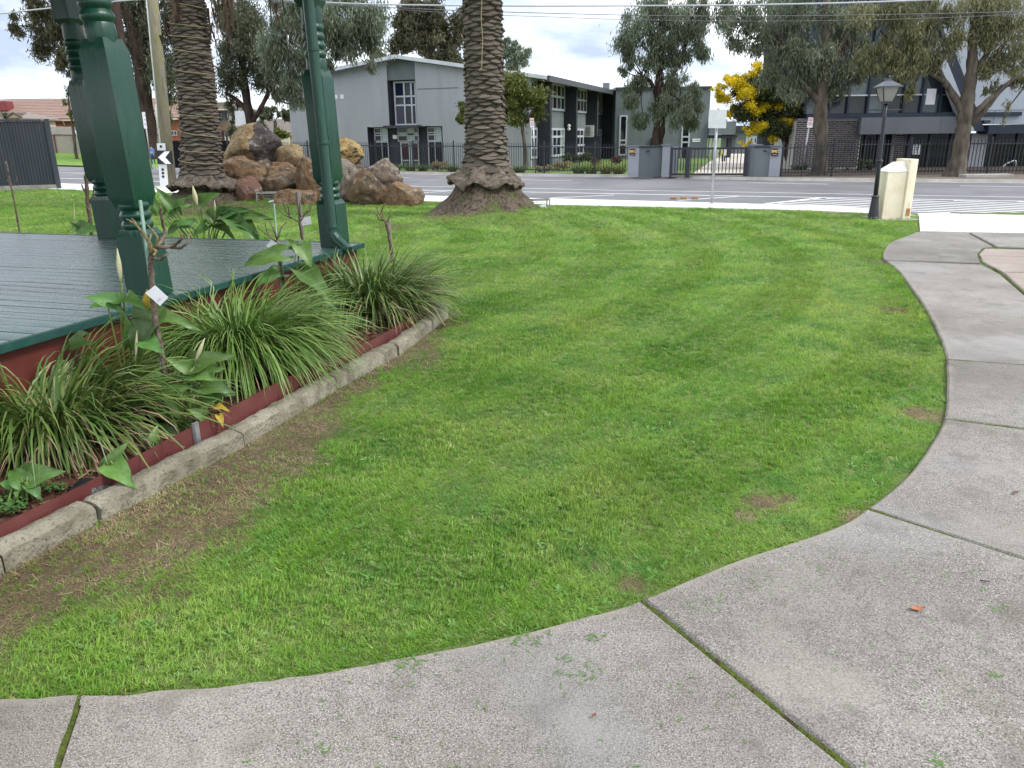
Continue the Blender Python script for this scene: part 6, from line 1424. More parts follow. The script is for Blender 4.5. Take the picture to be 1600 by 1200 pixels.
for u, v, w_, h in ((1433.2, 227.9, .025, .014), (1432.8, 230.2, .08, .014), (1432.5, 233.2, .04, .022), (1432.3, 236, .05, .010), (1431.8, 238.6, .09, .006)): mb.obox(V(u, v, Yn-.006), (w_, 0, 0), (0, .001, 0), (0, 0, h))
mb.build('print', M_ink, pn)
# low step in front of the fence at far right
q = G(1545, 277, ZV); t = MB(); t.obox(q+[0, .2, .05], (.9, 0, 0), (0, .25, 0), (0, 0, .06)); tag(t.build('concrete_step', M_kerbfar, bevel=.02), 'low pale concrete step at the verge, far right', 'step')

# ================================================================== HOUSES ACROSS THE ROAD (left)
M_tile = mat('faded_terracotta_tiles', [(.20, .125, .10), (.27, .18, .145), (.25, .19, .165)], rough=.9, scale=3, coords='World', stretch=(.3, 1, 4), bump=.6, bscale=8)
M_tileg = mat('grey_brown_tiles', [(.17, .145, .125), (.23, .20, .175)], rough=.9, scale=3, coords='World', bump=.6, bscale=8)
M_rbrick = mat('red_house_brick', [(.28, .09, .045), (.35, .13, .07)], rough=.9, scale=6, coords='World')
M_crm = mat('cream_house_wall', [(.50, .43, .34), (.58, .51, .42)], rough=.9, scale=2, coords='World')
def gable_house(name, label, Y, uL, uR, vb, ve, vr, mw, mr, dep=9, ridge_in=0.0, group='houses across the road'):
    F = Fac((0, Y), (1, 0), (0, -1)); a, b = F.sz(uL, 200)[0], F.sz(uR, 200)[0]; zb, ze = GB, F.sz((uL+uR)/2, ve)[1]
    t = thing(name, ((a+b)/2, Y+dep/2, GB), label, 'house', group); mb = MB(); F.box(mb, a+.4, b-.4, zb, ze, -dep, 0); mb.build('wall', mw, t)
    zr2 = CAM_H + (F.sz((uL+uR)/2, vr)[1]-CAM_H)*(Y+dep/2)/Y; ri = ridge_in*(b-a)
    mb = MB(); e_ = [F.pt(a, ze, .6), F.pt(b, ze, .6), F.pt(b, ze, -dep-.6), F.pt(a, ze, -dep-.6), F.pt(a+ri, zr2, -dep/2), F.pt(b-ri, zr2, -dep/2)]
    mb.v = [tuple(q) for q in e_]+[tuple(q-[0, 0, .15]) for q in e_[:4]]; mb.f = [(0, 1, 5, 4), (1, 2, 5), (2, 3, 4, 5), (3, 0, 4), (0, 6, 7, 1), (1, 7, 8, 2), (2, 8, 9, 3), (3, 9, 6, 0), (6, 9, 8, 7)]; mb.m = [0]*9; rf = mb.build('roof', mr, t)
    mb = MB(); F.box(mb, a, b, ze-.32, ze-.16, .45, .62); mb.build('gutter', M_crm, t)
    # courses of tile as real steps
    mb = MB(); nrow = 12
    for k in range(1, nrow):
        f_ = k/nrow; za = ze+(zr2-ze)*f_; y_ = .6-(dep/2+.6)*f_; x0_, x1_ = a+ri*f_, b-ri*f_; F.box(mb, x0_, x1_, za-.005, za+.045, y_-.12, y_)
    mb.build('tile_courses', mr, rf)
    return t, F
t, F = gable_house('brick_house', 'long red brick house with faded tiled roof, far left', 88, -130, 330, 240, 184.5, 155, M_rbrick, M_tile, 10, .05)
MB().obox(V(6, 166, 90), (.75, 0, 0), (0, .6, 0), (0, 0, .52)).build('roof_cooler', mat('maroon_cooler', [(.16, .03, .035), (.22, .05, .05)], rough=.5), t, bevel=.08)
MB().lathe([(.1, 0), (.06, .05), (.06, .3)], tuple(V(54, 176.5, 90)), 8).build('roof_vent', M_signwhite, t)
MB().tube([V(77, 157, 93), V(77, 145, 93)], .02, 5).build('aerial', M_galv, t)
for u0, u1 in ((266, 276),):
    window(F, t, F.sz(u0, 200)[0], F.sz(u1, 200)[0], F.sz(270, 212)[1], F.sz(270, 204)[1], (.5,), (), .03, M_frame, [G_grey], .08)
MB().tube([F.pt(*F.sz(101, 187), .5), F.pt(*F.sz(103, 196), .2)], .06, 6).build('downpipe', M_crm, t)
t, F = gable_house('small_house', 'small low house gable just above the dark fence', 78, -70, 40, 240, 185, 176.5, M_crm, M_tileg, 6, .2)
mb = MB(); F.poly(mb, [F.sz(18, 184.5), F.sz(40, 184.5), F.sz(28, 177)], .62, .72); mb.build('gable_front', mat('tan_gable', [(.34, .25, .14), (.42, .32, .2)]), t)
mb = MB(); p = [F.pt(*F.sz(u, v), .75) for u, v in ((16.5, 184.5), (28, 176.2), (41.5, 184.5))]; mb.tube(p, .09, 5); mb.build('gable_trim', mat('brown_trim', [(.07, .055, .045), (.1, .08, .065)]), t)
# two storey house and grey roofs by the boulders
t, F = gable_house('two_storey_house', 'two storey brown and grey house right of the roped palm', 90, 290, 364, 240, 168, 160, mat('taupe_render', [(.17, .155, .145), (.21, .19, .18)], rough=.9, scale=2, coords='World'), M_tileg, 9, .2)
mb = MB(); F.box(mb, F.sz(291, 200)[0]+.5, F.sz(363.5, 200)[0]-.3, GB, F.sz(340, 194)[1], -.3, .05); mb.build('brick_storey', mat('tan_brick', [(.20, .13, .085), (.26, .17, .115)], rough=.9, scale=5, coords='World'), t)
for u0, u1, v0, v1 in ((343.5, 349, 175, 187), (353, 359, 175, 187), (345, 351, 204, 218), (354, 361, 204, 218)):
    window(F, t, F.sz(u0, 190)[0], F.sz(u1, 190)[0], F.sz(350, v1)[1], F.sz(350, v0)[1], (.5,), (), .08, M_roofd, [G_grey, G_blind], .07)
t, F = gable_house('grey_roofed_house', 'low house with grey brown tiled roof left of the school', 92, 376, 470, 240, 207, 186, M_crm, M_tileg, 9, .12)
# beige fence with brown post, white garden wall
Pa, Pb = V(60, 239, 72), V(268, 243.5, 72); t = thing('beige_fence', Pa, 'beige sheet fence with brown posts, far left', 'fence'); d = Pb-Pa; n = 7
for i in range(n):
    a = Pa+d*(i/n); b = Pa+d*((i+1)/n); c = (a+b)/2; zt_ = zat(a[0], a[1], 211); zq = a[2]-.1; mb = MB(); mb.obox((c[0], c[1], (zt_+zq)/2), (b-a)/2*.985, (0, .03, 0), (0, 0, (zt_-zq)/2)); mb.build('fence_sheet', mat('beige_sheet', [(.27, .24, .20), (.31, .28, .24)], rough=.8, scale=2), t)
    mb = MB(); mb.obox((a[0], a[1]-.06, (zt_+zq)/2), (.06, 0, 0), (0, .05, 0), (0, 0, (zt_-zq)/2+.02)); mb.build('post', mat('brown_post', [(.10, .04, .025), (.14, .06, .04)]), t)
    mb = MB(); mb.obox((c[0], c[1]-.04, zt_), (b-a)/2*.97, (0, .03, 0), (0, 0, .035)); mb.build('rail', MATS['brown_post'], t)
    z2 = zat(a[0], a[1]+.6, 198); mb = MB(); mb.obox((c[0], c[1]+.6, (z2+zq)/2), (b-a)/2*.99, (0, .03, 0), (0, 0, (z2-zq)/2)); mb.build('rear_sheet', mat('pale_beige_sheet', [(.34, .31, .28), (.38, .35, .32)], rough=.8), t)
a, b = V(352, 217, 80), V(452, 217, 80); t = MB(); c = (a+b)/2; zt_ = zat(c[0], 80, 213.5); t.obox((c[0], 80, (zt_+GB)/2), (b-a)/2, (0, .15, 0), (0, 0, (zt_-GB)/2)); tag(t.build('garden_wall', M_crm), 'cream garden wall beyond the boulders', 'wall')
# ================================================================== TREES
def leaf_mat(name, dark, mid, light, transl=.3):
    return mat(name, [mid, tuple(c*1.15 for c in mid)], rough=.6, scale=1.2, coords='World', transl=transl, spec=.3, var=[(0, dark), (.5, mid), (1, light)])
LM_gum = leaf_mat('gum_leaf', (.068, .086, .050), (.160, .190, .122), (.30, .335, .24))
LM_olive = leaf_mat('olive_gum_leaf', (.082, .082, .038), (.188, .188, .092), (.325, .31, .175))
LM_dark = leaf_mat('dark_gum_leaf', (.040, .048, .027), (.090, .104, .058), (.17, .18, .11))
LM_brown = leaf_mat('brownish_gum_leaf', (.045, .042, .024), (.10, .095, .050), (.17, .16, .09))
LM_bright = leaf_mat('yellow_green_leaf', (.05, .07, .014), (.12, .14, .03), (.20, .21, .06))
LM_wattle = leaf_mat('wattle_blossom', (.24, .18, .012), (.72, .56, .016), (.95, .80, .05))
LM_wleaf = leaf_mat('wattle_leaf', (.02, .03, .012), (.05, .065, .022), (.10, .11, .035))
M_bark = mat('gum_bark', [(.045, .036, .028), (.090, .073, .057), (.13, .108, .085)], rough=.95, scale=5, stretch=(1, 1, .25), bump=1, bscale=22)
M_barkd = mat('dark_red_bark', [(.018, .011, .009), (.042, .026, .020), (.065, .042, .033)], rough=.95, scale=5, stretch=(1, 1, .2), bump=1, bscale=22)
def cloud(blobs, Y, dens, lsize, droop, clump_r=.30, dspread=1.0, wl=.28, seed=0, depth=.9):
    rg = np.random.default_rng(1000+seed); C_ = []; R_ = []
    for (u, v, ru, rv) in blobs:
        c = V(u, v, Y); s = mpp(Y); rx, rz = ru*s, rv*s; ry = (rx+rz)/2*depth; dyo = rg.normal(0, .35*ry)*dspread
        nsub = max(5, int(10*(rx*rz)**.5)); vol = rx*rz*dens*1.4
        for k in range(nsub):
            d = rg.normal(0, 1, 3); d /= np.linalg.norm(d); q = c+np.array([rx, ry, rz])*d*rg.random()**.45*.92+[0, dyo, 0]
            m = int(vol/nsub*rg.uniform(.4, 1.6)); cr = clump_r*(rx*rz)**.5*rg.uniform(.6, 1.35)
            o = rg.normal(0, 1, (m, 3))*[cr*.75, cr*.75, cr*(.88 if droop > .5 else .62)]; o[:, 2] -= np.abs(o[:, 0])*.12
            C_.append(q+o)
            # clump tone (sub clumps differ) plus leaf tone
            R_.append(np.clip(rg.normal(.45, .18)+rg.normal(0, .18, m), 0, 1))
    C_ = np.concatenate(C_); R_ = np.concatenate(R_); n = len(C_)
    ax = rg.normal(0, 1, (n, 3))*(1-droop*.72); ax[:, 2] -= droop*1.25; ax /= np.linalg.norm(ax, axis=1)[:, None]
    sd = np.cross(ax, rg.normal(0, 1, (n, 3))); sd /= np.linalg.norm(sd, axis=1)[:, None]
    L_ = (lsize*rg.uniform(.55, 1.35, n))[:, None]; w_ = L_*wl
    b = rg.normal(0, .12, (n, 3))*L_
    v = np.stack([C_-ax*L_*.5, C_+sd*w_*.5+b*.3, C_+ax*L_*.5+b, C_-sd*w_*.5+b*.3], 1).reshape(-1, 3)
    f = np.arange(4*n).reshape(-1, 4); return v, f, np.repeat(R_, 4)
def tree(name, label, Y, trunks, blobs, lm, bark=M_bark, dens=2600, lsize=.20, droop=.7, seed=0, base_z=None, group='trees around the school', cat='tree', extra=None, clump_r=.30, twigs=True, wl=.28):
    b0 = trunks[0][0]; base = V(b0[0], b0[1], Y)
    if base_z is not None: base[2] = base_z
    t = thing(name, base, label, cat, group); mb = MB()
    for ti, tr in enumerate(trunks):
        P = []; R = []; dy = 0
        for i, (u, v, w_) in enumerate(tr):
            p = V(u, v, Y+dy); 
            if ti == 0 and i == 0: p = base-np.array([0, 0, .15])
            P.append(p); R.append(w_*mpp(Y)/2); 
            if ti: dy += random.uniform(-.25, .25)
        Q = catmull(P, 5); rr = np.interp(np.linspace(0, 1, len(Q)), np.linspace(0, 1, len(R)), R)
        mb.tube([q+np.array([mnoise.noise(Vector((i*.7, ti, seed)))*.04, 0, 0]) for i, q in enumerate(Q)], list(rr*(1+.08*np.sin(np.arange(len(Q))*1.7))), 9)
    if twigs:
        rg = np.random.default_rng(seed+5); tips = [V(tr[-1][0], tr[-1][1], Y) for tr in trunks]
        for (u, v, ru, rv) in blobs:
            c = V(u, v, Y); a = min(tips, key=lambda q: np.linalg.norm(q-c)); m = (a+c)/2+rg.normal(0, .15, 3)
            if np.linalg.norm(a-c) < 4.5: mb.tube(catmull([a, m, c], 3), list(np.linspace(.05, .015, 7)), 5)
    mb.build('trunk', bark, t, smooth=True)
    v, f, a = cloud(blobs, Y, dens, lsize, droop, clump_r, seed=seed, wl=wl); o = fast('crown', v, f, lm, parent=t, attr={'var': a})
    if extra:
        bl, lm2, de2, ls2, dr2, wl2 = extra; v, f, a = cloud(bl, Y-.4, de2, ls2, dr2, .26, seed=seed+77, wl=wl2); fast('blossom', v, f, lm2, parent=t, attr={'var': a})
    return t
# left edge gum with hanging clumps (trunks behind the posts)
tree('gum_tree', 'dark gum with foliage clumps hanging left of the green posts', 34,
     [[(200, 262, 26), (196, 180, 24), (188, 100, 22), (176, 0, 20), (165, -80, 16)], [(186, 90, 14), (150, 30, 10), (110, -40, 7)], [(180, 60, 10), (130, 60, 6), (95, 50, 4)]],
     [(60, 20, 40, 26), (100, 45, 36, 24), (55, 65, 26, 20), (95, 85, 24, 18), (105, 105, 16, 18), (120, 15, 40, 24), (85, -20, 60, 26), (150, 50, 30, 30), (30, 40, 16, 14), (130, 90, 20, 24)], LM_brown, M_barkd, 2300, .22, .6, 1, -.05, wl=.22)
tree('gum_tree', 'dark red trunked gum behind the nearest post and utility pole', 66,
     [[(240, 262, 22), (232, 190, 21), (220, 110, 20), (208, 40, 18), (196, -40, 16)], [(222, 120, 12), (206, 60, 11), (186, -10, 9)], [(230, 170, 12), (222, 60, 12), (222, -40, 10)], [(212, 50, 9), (250, 10, 6), (275, -30, 5)]],
     [(250, 60, 30, 44), (262, 130, 22, 44), (250, 110, 20, 40), (215, 100, 18, 40), (215, 30, 40, 26), (270, 30, 20, 30), (190, 70, 22, 30), (235, -10, 60, 20), (255, 180, 14, 16)], LM_dark, M_barkd, 700, .33, .6, 2, -.05, wl=.24)
tree('gum_tree', 'slender gum behind the boulders with forked dark trunk', 44,
     [[(394, 262, 15), (392, 200, 14), (386, 160, 13), (380, 110, 11), (376, 40, 9), (372, -20, 7)], [(390, 180, 8), (372, 158, 7), (352, 145, 5)], [(392, 195, 8), (408, 168, 7), (420, 140, 6), (424, 100, 5)], [(382, 120, 6), (400, 80, 5), (410, 40, 4)]],
     [(385, 30, 36, 30), (365, 75, 26, 34), (410, 60, 34, 36), (355, 125, 20, 28), (395, 110, 30, 26), (350, 20, 24, 34), (425, 120, 24, 24), (360, 165, 14, 10)], LM_dark, M_barkd, 2000, .22, .6, 3, -.05, wl=.24)
tree('gum_tree', 'weeping grey green gum behind the downpipe post', 38,
     [[(492, 262, 11), (486, 180, 10), (478, 100, 9), (470, 20, 8), (465, -40, 7)], [(482, 140, 5), (440, 110, 4), (425, 150, 3)], [(480, 110, 5), (530, 60, 4), (560, 40, 3)]],
     [(450, 30, 40, 30), (430, 75, 30, 30), (470, 85, 34, 32), (455, 125, 28, 26), (500, 40, 40, 30), (545, 30, 40, 30), (535, 70, 34, 24), (575, 65, 30, 28), (590, 30, 24, 30), (440, 150, 12, 12), (470, 155, 12, 20), (582, 100, 12, 12), (520, 105, 18, 12), (490, 0, 80, 20)], LM_gum, M_bark, 2300, .24, .85, 4, -.05, wl=.20)
tree('gum_tree', 'tall brown green gum rising behind the gable roof', 62,
     [[(668, 262, 10), (668, 130, 9), (666, 60, 8), (662, 10, 6)], [(668, 90, 5), (690, 50, 4)], [(667, 80, 5), (640, 50, 4)]],
     [(665, 10, 34, 18), (640, 35, 30, 20), (690, 45, 36, 22), (655, 60, 36, 18), (700, 75, 26, 18), (625, 70, 16, 18), (720, 40, 20, 22), (680, 85, 30, 10), (712, 105, 14, 10), (598, 95, 24, 14)], LM_brown, M_bark, 1500, .34, .45, 5, -.3, wl=.3)
tree('gum_tree', 'small pale gum just right of the central palm above the roof', 70, [[(808, 262, 6), (808, 120, 5), (806, 90, 4)]], [(798, 95, 14, 14), (815, 88, 16, 14), (806, 74, 14, 12), (822, 100, 8, 8), (790, 70, 10, 14)], LM_gum, M_bark, 1100, .34, .5, 6, -.3, wl=.3)
tree('street_tree', 'bushy olive tree between the palm and the parking sign', 43.5,
     [[(822, 268, 7), (820, 230, 6), (815, 190, 5), (812, 160, 4)], [(816, 195, 4), (835, 170, 3), (845, 150, 2)], [(815, 185, 4), (790, 165, 3)]],
     [(805, 150, 26, 28), (832, 155, 22, 24), (790, 175, 18, 22), (835, 180, 17, 18), (810, 185, 22, 18), (806, 128, 22, 14), (725, 185, 12, 10), (790, 140, 14, 20), (722, 170, 8, 10)], LM_bright, M_bark, 2400, .2, .35, 7, -.05, wl=.32)
tree('gum_tree', 'tall weeping gum rising behind the left entry wall', 47,
     [[(1022, 268, 22), (1026, 225, 20), (1031, 195, 18), (1030, 140, 13), (1032, 80, 9), (1034, 10, 6)], [(1030, 150, 8), (1055, 110, 6), (1075, 60, 5), (1080, 30, 4)], [(1030, 170, 7), (1018, 130, 6), (1005, 120, 4)], [(1031, 185, 6), (1048, 160, 4), (1062, 155, 3)]],
     [(1030, 20, 44, 24), (990, 45, 30, 26), (1065, 45, 34, 30), (1025, 70, 40, 24), (985, 85, 20, 16), (975, 70, 18, 22), (1060, 85, 30, 20), (1095, 20, 26, 26), (1000, 130, 24, 16), (1050, 125, 34, 18), (990, 165, 16, 22), (1040, 150, 26, 16), (1075, 165, 24, 26), (1030, 180, 16, 14), (1005, 185, 10, 14), (975, 110, 12, 10), (1095, 80, 12, 24), (1015, 100, 30, 20), (1085, 140, 14, 14), (1005, 195, 14, 18), (1060, 185, 18, 22), (1085, 180, 14, 22), (1035, 165, 24, 14), (985, 150, 14, 18)], LM_gum, M_barkd, 1900, .24, .85, 8, -.3, wl=.20)
tree('gum_tree', 'broad grey green gum with pale trunk beside the leaning parking sign', 32.7,
     [[(1277, 275.5, 34), (1281, 255, 22), (1283, 220, 21), (1282, 180, 20), (1284, 150, 18), (1287, 110, 15), (1290, 60, 12), (1292, 0, 9)], [(1281, 160, 11), (1262, 140, 9), (1240, 110, 6), (1220, 70, 5)], [(1286, 130, 9), (1305, 90, 7), (1325, 50, 5)]],
     [(1290, 30, 50, 26), (1245, 40, 40, 30), (1200, 40, 36, 30), (1155, 35, 34, 30), (1310, 70, 40, 26), (1265, 80, 40, 28), (1225, 85, 34, 26), (1290, 105, 40, 20), (1335, 45, 34, 28), (1250, 115, 28, 18), (1180, 75, 24, 20), (1220, 10, 60, 20), (1350, 75, 24, 20), (1145, 65, 16, 16), (1125, 20, 24, 26), (1310, 145, 14, 12), (1230, 140, 18, 16), (1265, 130, 24, 16), (1325, 110, 28, 20), (1350, 110, 22, 20), (1290, 140, 30, 16), (1205, 110, 26, 18), (1245, 150, 18, 16)], LM_gum, M_bark, 2000, .2, .8, 9, -.05, wl=.2)
tree('gum_tree', 'spreading olive gum with forked trunk at the far right', 30.7,
     [[(1490, 277.5, 40), (1497, 250, 24), (1503, 215, 22), (1507, 185, 22), (1512, 150, 20), (1518, 110, 17), (1519, 70, 13), (1522, 20, 10), (1525, -40, 8)], [(1505, 175, 13), (1490, 150, 11), (1474, 125, 9), (1462, 105, 7), (1440, 92, 5)], [(1512, 190, 10), (1530, 170, 9), (1552, 150, 8), (1575, 132, 7), (1610, 122, 6)], [(1518, 195, 9), (1542, 168, 8), (1560, 145, 7), (1585, 122, 5), (1615, 100, 4)], [(1518, 120, 10), (1535, 95, 9), (1552, 70, 7), (1580, 40, 5)], [(1474, 127, 7), (1450, 112, 5), (1430, 96, 4)]],
     [(1520, 20, 40, 26), (1475, 30, 36, 26), (1435, 45, 34, 24), (1400, 65, 36, 22), (1440, 80, 40, 22), (1390, 95, 30, 16), (1480, 65, 30, 20), (1530, 55, 36, 22), (1570, 40, 36, 28), (1600, 60, 30, 26), (1555, 80, 30, 18), (1590, 95, 30, 18), (1410, 115, 22, 16), (1540, 110, 16, 14), (1600, 130, 20, 14), (1548, 140, 9, 14), (1425, 140, 10, 18), (1370, 85, 34, 24), (1420, 105, 36, 20), (1460, 95, 26, 18), (1590, 120, 26, 18), (1550, 100, 26, 16), (1400, 20, 44, 26), (1560, 10, 50, 20), (1570, 175, 5, 16), (1375, 110, 16, 12), (1350, 25, 40, 22)], LM_olive, M_bark, 1900, .2, .8, 10, -.05, wl=.2)
tree('wattle_tree', 'yellow flowering wattle behind the right entry wall', 40,
     [[(1238, 272, 16), (1232, 240, 13), (1222, 205, 10), (1205, 170, 7), (1190, 140, 5)], [(1230, 230, 8), (1245, 195, 6), (1255, 165, 4)], [(1222, 205, 6), (1190, 195, 4), (1160, 180, 3)]],
     [(1200, 150, 44, 34), (1170, 175, 34, 24), (1235, 180, 36, 34), (1255, 140, 26, 30), (1200, 200, 34, 18), (1245, 215, 30, 16), (1270, 190, 18, 30), (1160, 150, 26, 24)], LM_wleaf, M_barkd, 3600, .17, .3, 11, -.3, cat='tree', wl=.3,
     extra=([(1160, 118, 26, 16), (1140, 135, 22, 16), (1130, 155, 18, 16), (1185, 108, 22, 12), (1160, 150, 24, 14), (1195, 135, 20, 14), (1150, 175, 24, 10), (1180, 170, 26, 12), (1190, 195, 26, 10), (1165, 205, 14, 8), (1210, 160, 20, 12), (1225, 190, 16, 12), (1165, 222, 10, 8), (1210, 215, 18, 8), (1120, 140, 10, 10), (1240, 160, 10, 14)], LM_wattle, 9000, .060, .1, .8))
# trees far behind
tree('background_tree', 'dark bushy tree beyond the grey roofed house', 84, [[(430, 240, 6), (430, 190, 5)]], [(420, 176, 18, 7), (445, 178, 16, 7), (400, 178, 12, 6)], LM_dark, M_bark, 500, .5, .2, 12, -.3, wl=.5)
tree('background_tree', 'sparse pale gum by the far house left of the posts', 68, [[(118, 240, 5), (114, 200, 4), (108, 165, 3), (106, 145, 2)]], [(107, 140, 7, 6), (103, 160, 5, 8), (112, 178, 8, 8), (118, 188, 6, 8), (110, 150, 8, 5)], LM_bright, M_bark, 700, .26, .5, 13, -.05, wl=.25)
tree('cypress', 'slim dark conifer left of the large road sign', 60, [[(363, 240, 3), (363, 190, 2)]], [(363, 195, 4, 14), (363, 175, 3, 12), (363, 212, 4, 10)], LM_dark, M_bark, 2600, .25, .2, 14, -.3, wl=.4)
tree('cypress', 'slim dark conifer right of the largest boulder', 60, [[(410, 240, 4), (410, 195, 3)]], [(410, 195, 5, 14), (409, 178, 3, 12)], LM_dark, M_bark, 2600, .25, .2, 15, -.3, wl=.4)
tree('cypress', 'small clipped bush above the dark fence at far left', 40, [[(8, 240, 3), (8, 190, 2)]], [(8, 182, 4, 5), (7, 178, 3, 4)], LM_dark, M_bark, 3000, .16, .2, 16, -.05, wl=.4)
# ================================================================== SHRUBS AT THE SCHOOL FENCE
def bush(label, u, v, ru, rv, lm, seed, Y=None, dens=2200, ls=.16, dr=.2, wl=.35):
    Yy = Y or G(u, v+rv, ZV)[1]; c = V(u, v, Yy); t = thing('shrub', c*[1, 1, 0]+[0, 0, ZV], label, 'shrub', 'shrubs at the school fence')
    vv_, f, a = cloud([(u, v, ru*.8, rv*.8), (u-ru*.4, v+rv*.3, ru*.5, rv*.6), (u+ru*.4, v+rv*.25, ru*.5, rv*.6)], Yy, dens, ls, dr, .3, seed=seed, wl=wl); vv_[:, 2] = np.maximum(vv_[:, 2], ZV); fast('foliage', vv_, f, lm, parent=t, attr={'var': a})
    MB().tube([c*[1, 1, 0]+[0, 0, ZV-.05], c], [.03, .015], 6).build('stem', M_bark, t)
LM_straw = leaf_mat('dry_straw_leaf', (.14, .11, .06), (.30, .25, .14), (.46, .41, .27)); LM_redl = leaf_mat('dull_red_leaf', (.06, .02, .022), (.13, .045, .045), (.2, .08, .08)); LM_hedge = leaf_mat('hedge_leaf', (.018, .03, .010), (.045, .065, .02), (.085, .11, .035)); LM_flax = leaf_mat('lime_flax_leaf', (.08, .12, .012), (.18, .23, .03), (.3, .34, .07))
bush('straw coloured dry shrub left of the central palm', 684, 258, 18, 9, LM_straw, 31); bush('straw coloured dry shrub below the parking sign', 850, 262, 22, 7, LM_straw, 32); bush('straw and green shrub right of the parking sign', 880, 257, 16, 10, LM_straw, 33)
bush('dark green hedge strip behind the fence', 905, 246, 40, 6, LM_hedge, 34, Y=44); bush('dull red shrub behind the fence', 930, 252, 9, 7, LM_redl, 35, Y=41); bush('second dull red shrub nearest the left entry wall', 962, 249, 9, 7, LM_redl, 36, Y=41)
bush('round dark shrub against the brick wall', 1352, 259, 17, 12, LM_hedge, 37, Y=37); bush('low green shrub at the foot of the brick wall, left', 1297, 266, 8, 6, LM_hedge, 38, Y=37.5); bush('low green shrub at the foot of the brick wall, middle', 1320, 266, 9, 6, LM_hedge, 39, Y=37.5); bush('dark shrubs behind the right entry wall fence', 1248, 262, 14, 12, LM_hedge, 40, Y=38); bush('green shrub beyond the large boulder', 436, 208, 16, 8, LM_bright, 41, Y=64, dens=700, ls=.4)
bush('dark bush behind the pedestrian gate', 1053, 255, 6, 10, LM_hedge, 42, Y=50)
M_lime = mat('lime_flax_strap', [(.16, .22, .03), (.22, .28, .05)], rough=.5, scale=4, transl=.2, var=[(0, (.09, .14, .02)), (1, (.30, .34, .08))])
def flax(label, u, vb, L_, n, m, seed):
    q = G(u, vb, ZV); clump('flax_clump', label, (q[0], q[1]+.3, ZV), n, L_, .035, 0, m=m, group='strappy plants along the school fence', rbase=.25, lean=(.05, 1.0), seg=4)
for i, (u, m, lb) in enumerate(((597, M_strap, 'leftmost dark grassy clump at the fence near the boulders'), (618, M_strap, 'dark grassy clump below the left entrance windows'), (640, M_strap, 'dark grassy clump below the school double doors'), (660, M_strap, 'dark grassy clump just left of the straw shrub'), (706, M_strap, 'dark grassy clump against the palm trunk on its left'), (812, M_strap, 'green grassy clump right of the palm at the fence'), (905, M_strap2, 'green flax clump left of the lime flaxes'), (925, M_lime, 'lime flax clump farthest left of the lime group'), (948, M_lime, 'lime flax clump in the middle of the lime group'), (968, M_lime, 'lime flax clump touching the left entry wall'))):
    flax(lb, u, interp_poly(FB, u)-.3, .8 if i > 5 else .62, 190, m, i)
# ================================================================== POWER LINES
M_wire = mat('grey_cable', [(.10, .10, .11), (.16, .16, .17)], rough=.5); M_wirel = mat('pale_cable', [(.42, .43, .45), (.5, .51, .53)], rough=.4, metal=.3)
def wire(label, pts, Y0, Y1, r, m):
    n = len(pts); P = [V(u, v, Y0+(Y1-Y0)*i/(n-1)) for i, (u, v) in enumerate(pts)]; o = MB().tube(catmull(P, 8), r, 6).build('power_line', m, smooth=True); tag(o, label, 'cable', 'overhead cables along the road')
wire('upper pale overhead cable crossing the whole street', [(-120, 36), (0, 21.5), (95, 11), (240, -2), (420, -1), (560, 6), (760, 9), (1000, 9), (1200, 7), (1420, 1), (1750, -16)], 30, 22, .022, M_wirel)
wire('second dark overhead cable below the pale one', [(240, -8), (420, 2), (560, 9), (720, 16.5), (1000, 24), (1200, 25), (1400, 22.5), (1600, 18), (1800, 12)], 30, 22, .011, M_wire)
wire('thin lowest overhead cable right of the central palm', [(420, 1), (560, 10), (720, 21.5), (850, 26), (960, 30), (1150, 33), (1400, 30), (1750, 16)], 31, 24, .008, M_wire)
# ================================================================== PERSON (far side footpath)
Yq_ = G(240, 258.5, ZV)[1]; b = V(240.2, 258, Yq_); b[2] = ZV; Hh = zat(b[0], Yq_, 227)-ZV; k = Hh/1.6
sk = [(0, 0, .85), (0, 0, 1.05), (0, 0, 1.28), (0, 0, 1.38), (0, -.01, 1.50), (-.16, 0, 1.26), (-.20, -.03, 1.02), (-.17, -.16, .86), (.16, 0, 1.26), (.20, -.03, 1.02), (.17, -.16, .86), (-.085, 0, .82), (-.095, -.03, .45), (-.10, .03, .08), (-.10, -.10, .04), (.085, 0, .82), (.10, .02, .45), (.11, .06, .08), (.11, -.07, .04), (0, 0, 1.59)]
se = [(0, 1), (1, 2), (2, 3), (3, 4), (2, 5), (5, 6), (6, 7), (2, 8), (8, 9), (9, 10), (0, 11), (11, 12), (12, 13), (13, 14), (0, 15), (15, 16), (16, 17), (17, 18), (4, 19)]
sr = [.13, .13, .14, .06, .095, .06, .048, .035, .06, .048, .035, .085, .06, .045, .04, .085, .06, .045, .04, .075]
me = bpy.data.meshes.new('body'); me.from_pydata([(x*k, y*k, z*k) for x, y, z in sk], se, []); pe = thing('person', b, 'person in a blue jacket and trousers walking beyond the chevron sign', 'person')
po = bpy.data.objects.new('body', me); COL.objects.link(po); po.parent = pe; md = po.modifiers.new('skin', 'SKIN')
for i, sv in enumerate(me.skin_vertices[0].data): sv.radius = (sr[i]*k, sr[i]*k); sv.use_root = (i == 0)
sb = po.modifiers.new('sub', 'SUBSURF'); sb.levels = 1; sb.render_levels = 1
bpy.context.view_layer.update(); me2 = bpy.data.meshes.new_from_object(po.evaluated_get(bpy.context.evaluated_depsgraph_get())); po.modifiers.clear(); po.data = me2
me2.materials.clear()
